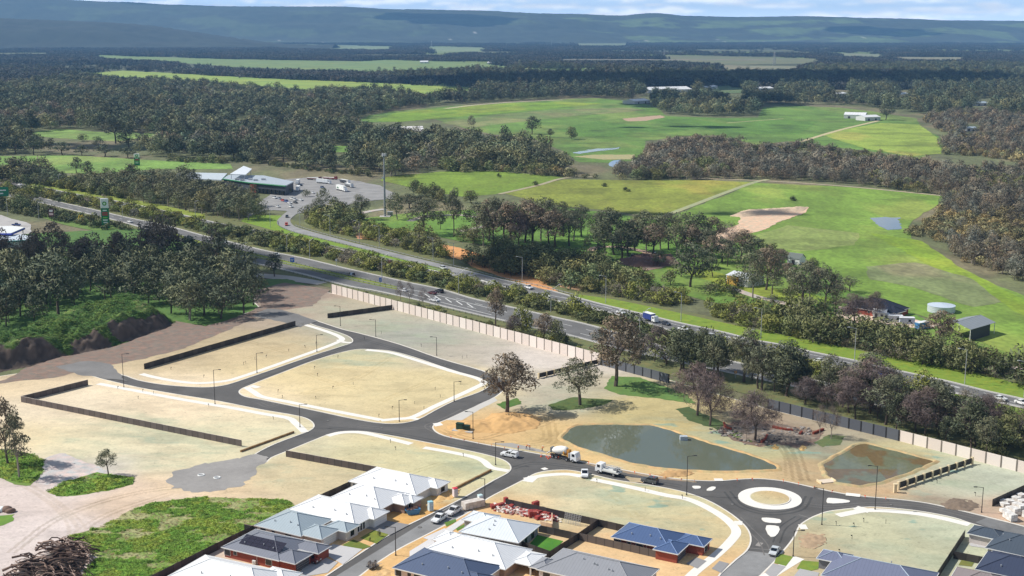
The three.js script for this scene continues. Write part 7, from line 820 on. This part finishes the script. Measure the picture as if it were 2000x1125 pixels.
// earth bank at the left: grassed top, dark cut face towards the lots
function heap(name, px, H, fn, colour, nx = 110, nz = 70, sharp = 2) {
  const P = W2(px), xs = P.map((p) => p[0]), zs = P.map((p) => p[1]), x0 = Math.min(...xs), x1 = Math.max(...xs), z0 = Math.min(...zs), z1 = Math.max(...zs), pos = [], col = [], idx = [], dist = (x, z) => { let m = 1e9; for (let i = 0; i < P.length; i++) { const a = P[i], b = P[(i + 1) % P.length], dx = b[0] - a[0], dz = b[1] - a[1], t = clamp(((x - a[0]) * dx + (z - a[1]) * dz) / (dx * dx + dz * dz), 0, 1); m = Math.min(m, Math.hypot(x - a[0] - dx * t, z - a[1] - dz * t)); } return inPoly(x, z, P) ? m : -m; }, o = [0, 0, 0], hs = [];
  for (let j = 0; j <= nz; j++) for (let i = 0; i <= nx; i++) { const x = lerp(x0, x1, i / nx), z = lerp(z0, z1, j / nz), d = dist(x, z), h = d <= 0 ? -0.4 : fn(x, z, d, H); hs.push(h); pos.push(x, h, z); colour(x, z, d, h, o); col.push(...o); if (i < nx && j < nz) { const k = j * (nx + 1) + i; idx.push(k, k + nx + 1, k + 1, k + 1, k + nx + 1, k + nx + 2); } }
  const keepT = []; for (let i = 0; i < idx.length; i += 3) if (hs[idx[i]] > -0.3 || hs[idx[i + 1]] > -0.3 || hs[idx[i + 2]] > -0.3) keepT.push(idx[i], idx[i + 1], idx[i + 2]);
  const g = new THREE.BufferGeometry(); g.setAttribute('position', new THREE.Float32BufferAttribute(pos, 3)); g.setAttribute('color', new THREE.Float32BufferAttribute(col, 3)); g.setIndex(keepT); g.computeVertexNormals(); const m = struct(name, g, M(0xffffff, 1, { vertexColors: true })); m.userData.fn = undefined; delete m.userData.fn; return { P, dist };
}
const MOUND = [[-40, 735], [20, 722], [55, 716], [110, 700], [160, 692], [215, 680], [270, 660], [330, 640], [340, 628], [300, 606], [255, 594], [215, 598], [170, 612], [110, 632], [50, 655], [0, 682], [-50, 700]];
const front = W2([[20, 722], [55, 716], [110, 700], [160, 692], [215, 680], [270, 660], [330, 640]]);
const frontD = (x, z) => { let m = 1e9; for (let i = 0; i < front.length - 1; i++) { const a = front[i], b = front[i + 1], dx = b[0] - a[0], dz = b[1] - a[1], t = clamp(((x - a[0]) * dx + (z - a[1]) * dz) / (dx * dx + dz * dz), 0, 1); m = Math.min(m, Math.hypot(x - a[0] - dx * t, z - a[1] - dz * t)); } return m; };
const moundH = (x, z, d) => { const f = frontD(x, z) + (fbm(x * 0.12, z * 0.12, 3) - 0.5) * 9, steep = clamp(f / 7, 0, 1), n = fbm(x * 0.09 + 4, z * 0.09, 4); return Math.min(d * 0.9, 7.4 * Math.pow(steep, 0.8)) * (0.45 + 1.0 * n) * smooth(d, 0, 4) + ((vn(x * 0.8, z * 0.8) - 0.5) * 0.7 + (fbm(x * 0.3, z * 0.3, 3) - 0.5) * 2.2) * smooth(d, 0, 3); };
heap('earth_bank', MOUND, 6, moundH, (x, z, d, h, o) => { const cut = frontD(x, z) + (fbm(x * 0.12, z * 0.12, 3) - 0.5) * 9 < 8.6 && fbm(x * 0.07 + 30, z * 0.07, 3) > 0.30, k = 0.6 + 0.8 * vn(x * 1.3, z * 1.3), e = vn(x * 0.4 + 9, z * 0.4); if (cut) { o[0] = (0.080 + 0.06 * e) * k; o[1] = (0.060 + 0.042 * e) * k; o[2] = (0.048 + 0.030 * e) * k; } else { o[0] = (0.05 + 0.06 * e) * k; o[1] = (0.11 + 0.06 * e) * k; o[2] = 0.026 * k; } }, 150, 90);
const sandHeap = (name, px, H, c1, seed) => heap(name, px, H, (x, z, d) => 0.16 + H * Math.pow(smooth(d, 0, 6), 0.8) * (0.25 + 1.1 * fbm(x * 0.28 + seed, z * 0.28, 3)) + (vn(x * 1.1 + seed, z * 1.1) - 0.5) * 0.28, (x, z, d, h, o) => { const k = 0.82 + 0.36 * fbm(x * 0.7, z * 0.7 + seed, 3); o[0] = c1[0] * k; o[1] = c1[1] * k; o[2] = c1[2] * k; }, 70, 50);
sandHeap('sand_heap', [[870, 834], [900, 822], [945, 820], [960, 808], [1000, 806], [1040, 810], [1062, 820], [1050, 838], [1000, 848], [940, 846], [890, 850]], 1.5, [0.62, 0.38, 0.16], 3); sandHeap('sand_heap', [[1275, 928], [1310, 918], [1345, 918], [1362, 924], [1340, 932], [1300, 934]], 1.0, [0.5, 0.31, 0.14], 7); sandHeap('sand_heap', [[840, 970], [870, 958], [900, 956], [895, 968], [880, 978], [850, 984]], 0.8, [0.64, 0.41, 0.17], 12);
sandHeap('sand_heap', [[1506, 875], [1514, 868], [1522, 872], [1520, 879], [1510, 879]], 2.0, [0.55, 0.36, 0.13], 5); sandHeap('sand_heap', [[1560, 878], [1568, 868], [1576, 876], [1572, 882], [1562, 882]], 2.0, [0.5, 0.34, 0.14], 9); sandHeap('soil_heap', [[1835, 985], [1860, 974], [1900, 978], [1920, 992], [1890, 1000], [1850, 994]], 1.0, [0.2, 0.15, 0.11], 15); sandHeap('soil_heap', [[1195, 512], [1250, 500], [1320, 505], [1310, 520], [1240, 522]], 2.5, [0.16, 0.09, 0.07], 21); sandHeap('sand_heap', [[1425, 422], [1450, 412], [1520, 408], [1580, 404], [1570, 412], [1500, 418], [1450, 424]], 1.6, [0.62, 0.47, 0.33], 25);
sandHeap('soil_heap', [[1558, 1050], [1580, 1040], [1612, 1044], [1616, 1062], [1590, 1074], [1562, 1070]], 0.7, [0.42, 0.3, 0.19], 18); sandHeap('sand_heap', [[722, 1128], [752, 1112], [775, 1120], [770, 1140], [720, 1145]], 0.9, [0.6, 0.4, 0.19], 28);
sandHeap('soil_heap', [[1420, 836], [1450, 826], [1500, 838], [1560, 842], [1600, 856], [1560, 868], [1500, 862], [1450, 862]], 0.35, [0.26, 0.21, 0.165], 33);
sandHeap('soil_heap', [[15, 1135], [45, 1108], [75, 1098], [104, 1074], [120, 1058], [140, 1064], [162, 1072], [176, 1090], [166, 1106], [150, 1145], [60, 1155]], 0.7, [0.06, 0.045, 0.036], 41);
sheet('bare_ground', rough(W2([[1392, 834], [1440, 824], [1500, 822], [1560, 836], [1612, 846], [1592, 868], [1556, 876], [1520, 868], [1484, 874], [1430, 862]]), 1.5, 0.6, 6), 0.1405, M(lin(136, 118, 104, 1.35), 0.95, { map: grassTex }), 24);
// red garden edges and rubble on the playground site
[[[1414, 829], [1419, 838], [1428, 841]], [[1509, 836], [1530, 841], [1548, 843]], [[1487, 866], [1494, 861], [1498, 853]], [[1588, 849], [1600, 844], [1608, 841]], [[1562, 850], [1566, 846]]].forEach((l, i) => { const p = spline(W2(l), false, 5), g = thing('garden_edge', ['short red curved garden edge below the pair of mauve trees', 'long straight red garden edge behind the round bare tree', 'curved red garden edge below the round bare tree', 'red garden edge beside the thin small tree', 'short red block edge in the middle of the rubble'][i], 'garden edge', new THREE.Vector3(p[0][0], 0.14, p[0][1])), ge = new THREE.BoxGeometry(1, 1, 1); for (let k = 1; k < p.length; k++) { const a = p[k - 1], b = p[k], L = Math.hypot(b[0] - a[0], b[1] - a[1]), m = part('segment', ge, M(lin(138 - (k % 3) * 12, 56, 40), 0.9), g); m.scale.set(L + 0.05, 0.7 - (k % 2) * 0.04, 0.6); m.position.set((a[0] + b[0]) / 2 - p[0][0], 0.34, (a[1] + b[1]) / 2 - p[0][1]); m.rotation.y = Math.atan2(-(b[1] - a[1]), b[0] - a[0]); } });
{ const g = thing('rock_rubble', 'scattered grey and white rocks of the playground site behind the ponds', 'rocks', G(1500, 850)); g.userData.kind = 'stuff'; const L = [[], []]; for (let i = 0; i < 260; i++) { const t = rb(), p = G(1395 + t * 190 + (rb() - 0.5) * 30, 834 + 26 * Math.sin(t * 3) * rb() + rb() * 14), q = new THREE.IcosahedronGeometry(0.18 + rb() * rb() * 0.75, 0); q.scale(1, 0.6, 1.2); q.rotateY(rb() * 6); q.translate(p.x - g.position.x, 0.25, p.z - g.position.z); L[i % 2].push(q); } L.forEach((l, i) => { part('rock', mergeGeometries(l), M(i ? lin(88, 82, 80) : lin(146, 140, 134), 0.95), g).userData.kind = 'stuff'; }); }
// felled logs heaped in the bottom left corner
{ const g = thing('log_heap', 'big heap of grey-brown felled logs and roots in the bottom left corner', 'log heap', G(110, 1100)), base = g.position, r = rngOf(61), P = W2([[10, 1140], [40, 1105], [70, 1095], [100, 1070], [118, 1052], [140, 1060], [165, 1068], [182, 1088], [170, 1108], [160, 1150], [60, 1160]]), mats = [lin(84, 66, 58), lin(128, 106, 94), lin(56, 42, 38), lin(158, 136, 124), lin(66, 48, 42)].map((c) => M(c, 0.95)); let n = 0;
  while (n < 285) { const p = G(5 + r() * 185, 1050 + r() * 105); if (!inPoly(p.x, p.z, P)) continue; n++; const t = new Tree(700 + n), a = (r() - 0.5) * 1.6 + 0.3, l = 1.6 + r() * 5, e = (r() - 0.5) * 0.5, edge = clamp(1 - Math.hypot(p.x - base.x, p.z - base.z) / 14, 0.1, 1), y = 0.5 + r() * 3.4 * edge, A = new THREE.Vector3(p.x - base.x - Math.cos(a) * l / 2, Math.max(0.2, y - e * l / 2), p.z - base.z - Math.sin(a) * l / 2), B = new THREE.Vector3(p.x - base.x + Math.cos(a) * l / 2, Math.max(0.2, y + e * l / 2), p.z - base.z + Math.sin(a) * l / 2), ra = 0.10 + r() * r() * 0.34; t.limb(A, B, ra, ra * (0.4 + 0.4 * r()), 6, 0.35); if (r() < 0.4) t.limb(A.clone().lerp(B, 0.6), B.clone().add(new THREE.Vector3((r() - 0.5) * 2, r() * 1.2, (r() - 0.5) * 2)), ra * 0.5, ra * 0.15, 5, 0.4); t.leaf(A, 0.05, [0, 0, 0]); const [w] = t.geos(); part('log', w, mats[n % 5], g); } }
{ const g = thing('boulder_pile', 'small pile of white boulders and branches at the left edge by the track', 'boulders', G(2, 1000)), r = rngOf(17); for (let i = 0; i < 5; i++) { const q = new THREE.IcosahedronGeometry(0.9 + r() * 0.7, 1), p = q.attributes.position; for (let k = 0; k < p.count; k++) p.setXYZ(k, p.getX(k) * 1.3, p.getY(k) * 0.6, p.getZ(k)); q.rotateY(r() * 3); part('boulder', q, i < 3 ? whiteP : M(lin(120, 96, 84), 0.9), g).position.set((i - 2) * 1.3, 0.5, (r() - 0.5) * 3); } }
for (const [x, y, i] of [[393, 929, 0], [424, 934, 1]]) { const g = thing('manhole', i ? 'right of two pale manhole rings on the grey turning head' : 'left of two pale manhole rings on the grey turning head', 'manhole', G(x, y)); g.position.y = 0.15; part('ring', new THREE.TorusGeometry(0.85, 0.16, 6, 20).rotateX(Math.PI / 2), whiteP, g).position.y = 0.05; new MB().cyl(0.75, 0.75, 0.06, 0, 0.04, 0, 18).build('lid', M(lin(150, 150, 150), 0.9), g); }
// weeds and grass tufts
{ const t = new Tree(81), mk = (seed, n, s, c, w = 0.25) => { const t = new Tree(seed); for (let i = 0; i < n; i++) { const r = t.r; t.leaf(new THREE.Vector3((r() - 0.5) * 1.3, 0.12 + r() * 0.42, (r() - 0.5) * 1.3), s * (0.6 + r() * 0.8), c, 0.55, new THREE.Vector3((r() - 0.5) * 0.8, 1, (r() - 0.5) * 0.8)); } return t.geos()[1]; }, weeds = [mk(1, 60, 0.26, [0.165, 0.30, 0.035]), mk(2, 60, 0.26, [0.27, 0.37, 0.05]), mk(3, 50, 0.24, [0.36, 0.32, 0.16]), mk(4, 60, 0.26, [0.075, 0.165, 0.028]), mk(5, 60, 0.26, [0.115, 0.19, 0.035])];
  const g = thing('weeds', 'thick green weeds beside the new houses and on the earth bank', 'weeds'); g.userData.kind = 'stuff'; const L = [[], [], [], [], []], r = rngOf(404);
  const fill = (px, gap, y, dry, s = 1, base = 0) => { const P = W2(px), xs = P.map((p) => p[0]), zs = P.map((p) => p[1]); for (let z = Math.min(...zs); z < Math.max(...zs); z += gap) for (let x = Math.min(...xs); x < Math.max(...xs); x += gap) { const X = x + (r() - 0.5) * gap, Z = z + (r() - 0.5) * gap; if (!inPoly(X, Z, P)) continue; const d = fbm(X * 0.13 + 5, Z * 0.2, 4), k = d > dry + 0.05 ? (r() < 0.35 ? 2 : -1) : fbm(X * 0.2 + 60, Z * 0.2, 2) > 0.52 ? 1 : 0; if (k < 0) continue; const yy = typeof y === 'function' ? y(X, Z) : y; if (yy === null) continue; L[k < 2 ? k + base : k].push({ x: X, y: yy, z: Z, t: r() * 6.283, s: s * (0.5 + r() * 1.1) * (k === 2 ? 0.6 : 1), sx: 1, sy: 0.4 + 0.5 * r() }); } };
  const WP = [[132, 1050], [200, 1028], [250, 1000], [300, 982], [400, 972], [470, 974], [520, 976], [560, 978], [575, 990], [545, 1012], [450, 1058], [322, 1122], [250, 1160], [120, 1160], [190, 1090]]; sheet('weed_ground', rough(W2(WP), 1.5, 0.5, 4), 0.142, M(0xffffff, 0.95, { map: tex(512, 512, (u, v, o) => { const n = smooth(fbm(u * 14 + 3, v * 14, 4), 0.4, 0.62), k = 0.75 + 0.5 * vn(u * 180, v * 180); o[0] = lerp(0.17, 0.42, n * 0.7) * k; o[1] = lerp(0.27, 0.38, n * 0.7) * k; o[2] = lerp(0.045, 0.20, n * 0.7) * k; }) }), 60);
  fill(WP, 0.44, 0.14, 0.50, 0.55); fill([[92, 962], [120, 946], [190, 925], [262, 935], [258, 947], [200, 960], [120, 970]], 0.7, 0.14, 0.7, 0.8); fill([[-60, 880], [20, 880], [60, 888], [84, 900], [82, 925], [60, 948], [-60, 920]], 0.8, 0.14, 0.62, 0.7);
  const D = (x, z) => { let m = 1e9; const P = W2(MOUND); return inPoly(x, z, P); }; const MP = W2(MOUND), dm = (x, z) => { let m = 1e9; for (let i = 0; i < MP.length; i++) { const a = MP[i], b = MP[(i + 1) % MP.length], dx = b[0] - a[0], dz = b[1] - a[1], t = clamp(((x - a[0]) * dx + (z - a[1]) * dz) / (dx * dx + dz * dz), 0, 1); m = Math.min(m, Math.hypot(x - a[0] - dx * t, z - a[1] - dz * t)); } return m; };
  fill(MOUND, 0.6, (x, z) => { const cut = frontD(x, z) + (fbm(x * 0.12, z * 0.12, 3) - 0.5) * 9 < 8.6 && fbm(x * 0.07 + 30, z * 0.07, 3) > 0.30; return cut ? null : moundH(x, z, dm(x, z)) - 0.05; }, 0.62, 0.58, 3);
  L.forEach((l, i) => l.length && instances('tuft', weeds[i], leafMat, l, g, true)); }
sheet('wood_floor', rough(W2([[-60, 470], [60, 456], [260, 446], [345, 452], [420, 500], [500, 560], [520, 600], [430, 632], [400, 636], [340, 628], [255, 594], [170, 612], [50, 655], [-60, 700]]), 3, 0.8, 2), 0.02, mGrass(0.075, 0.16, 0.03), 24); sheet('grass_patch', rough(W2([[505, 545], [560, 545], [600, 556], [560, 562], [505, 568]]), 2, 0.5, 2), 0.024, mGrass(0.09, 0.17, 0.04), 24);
sheet('bare_ground', rough(W2([[345, 628], [400, 638], [450, 625], [512, 598], [494, 568], [555, 552], [645, 566], [610, 598], [520, 612], [430, 652], [350, 684], [270, 704], [190, 716], [110, 738], [-10, 750], [60, 716], [110, 700], [215, 680], [330, 640]]), 3, 0.8, 7), 0.148, M(lin(160, 142, 128, 1.1), 0.95, { map: grassTex }), 24);

// ---------- clouds overhead, out of the frame, whose shadows lie on the land ----------
{ const cm = M(new THREE.Color(0.9, 0.9, 0.9), 1), r = rngOf(2024);
  const cloud = (x, y, w, d, dense = 1, alt = 800) => { const p = G(x, y), s = alt / SUN.y, c = p.clone().addScaledVector(SUN, s), geos = []; const n = Math.round(dense * Math.min(60, Math.max(14, w * d / 6000))); for (let i = 0; i < n; i++) { const a = r() * 6.283, q = Math.sqrt(r()), R = (0.2 + 0.16 * r()) * Math.min(w, d) * 0.8, g = new THREE.IcosahedronGeometry(R, 2), v = g.attributes.position; for (let k = 0; k < v.count; k++) { const f = 0.8 + 0.5 * vn(v.getX(k) / R * 2.2 + i, (v.getY(k) + v.getZ(k)) / R * 2.2); v.setXYZ(k, v.getX(k) * f * 1.2, v.getY(k) * f * 0.5, v.getZ(k) * f); } g.translate(Math.cos(a) * q * w / 2, (r() - 0.3) * R * 0.4, Math.sin(a) * q * d / 2); geos.push(g); } const m = struct('cloud', mergeGeometries(geos), cm); m.position.copy(c); };
  CLOUDS.forEach((a) => cloud(...a)); }

{ const spots = [[640, 822, 'where the roads cross left of the central lot'], [745, 836, 'below the central lot'], [560, 727, 'on the road above the central lot'], [870, 712, 'on the upper road'], [1010, 896, 'beside the white canopy ute'], [1230, 937, 'behind the drill truck'], [1430, 985, 'left of the roundabout'], [1740, 986, 'right of the roundabout'], [900, 776, 'on the road right of the central lot'], [820, 1030, 'on the street of new houses']]; const m = M(lin(120, 118, 116), 0.8), rg = new THREE.TorusGeometry(0.48, 0.05, 5, 16).rotateX(Math.PI / 2);
  for (const [x, y, w] of spots) { const g = thing('manhole', `round manhole cover ${w}`, 'manhole', G(x, y)); g.position.y = 0.02; new MB().cyl(0.48, 0.48, 0.03, 0, 0.015, 0, 16).build('lid', m, g); part('ring', rg, M(lin(70, 68, 66), 0.8), g).position.y = 0.02; } }
sheet('sand', rough(W2([[1140, 903], [1220, 919], [1300, 933], [1360, 940], [1360, 942.5], [1290, 936], [1210, 922], [1140, 906]]), 1.2, 0.25, 3), 0.022, M(lin(190, 168, 140, 1.1), 0.95, { map: grassTex }), 24); sheet('sand', rough(W2([[1216, 930], [1250, 935], [1256, 944], [1232, 942]]), 1, 0.3, 4), 0.16, M(lin(214, 196, 160, 1.2), 0.95, { map: grassTex }), 24);
renderer.render(scene, camera);
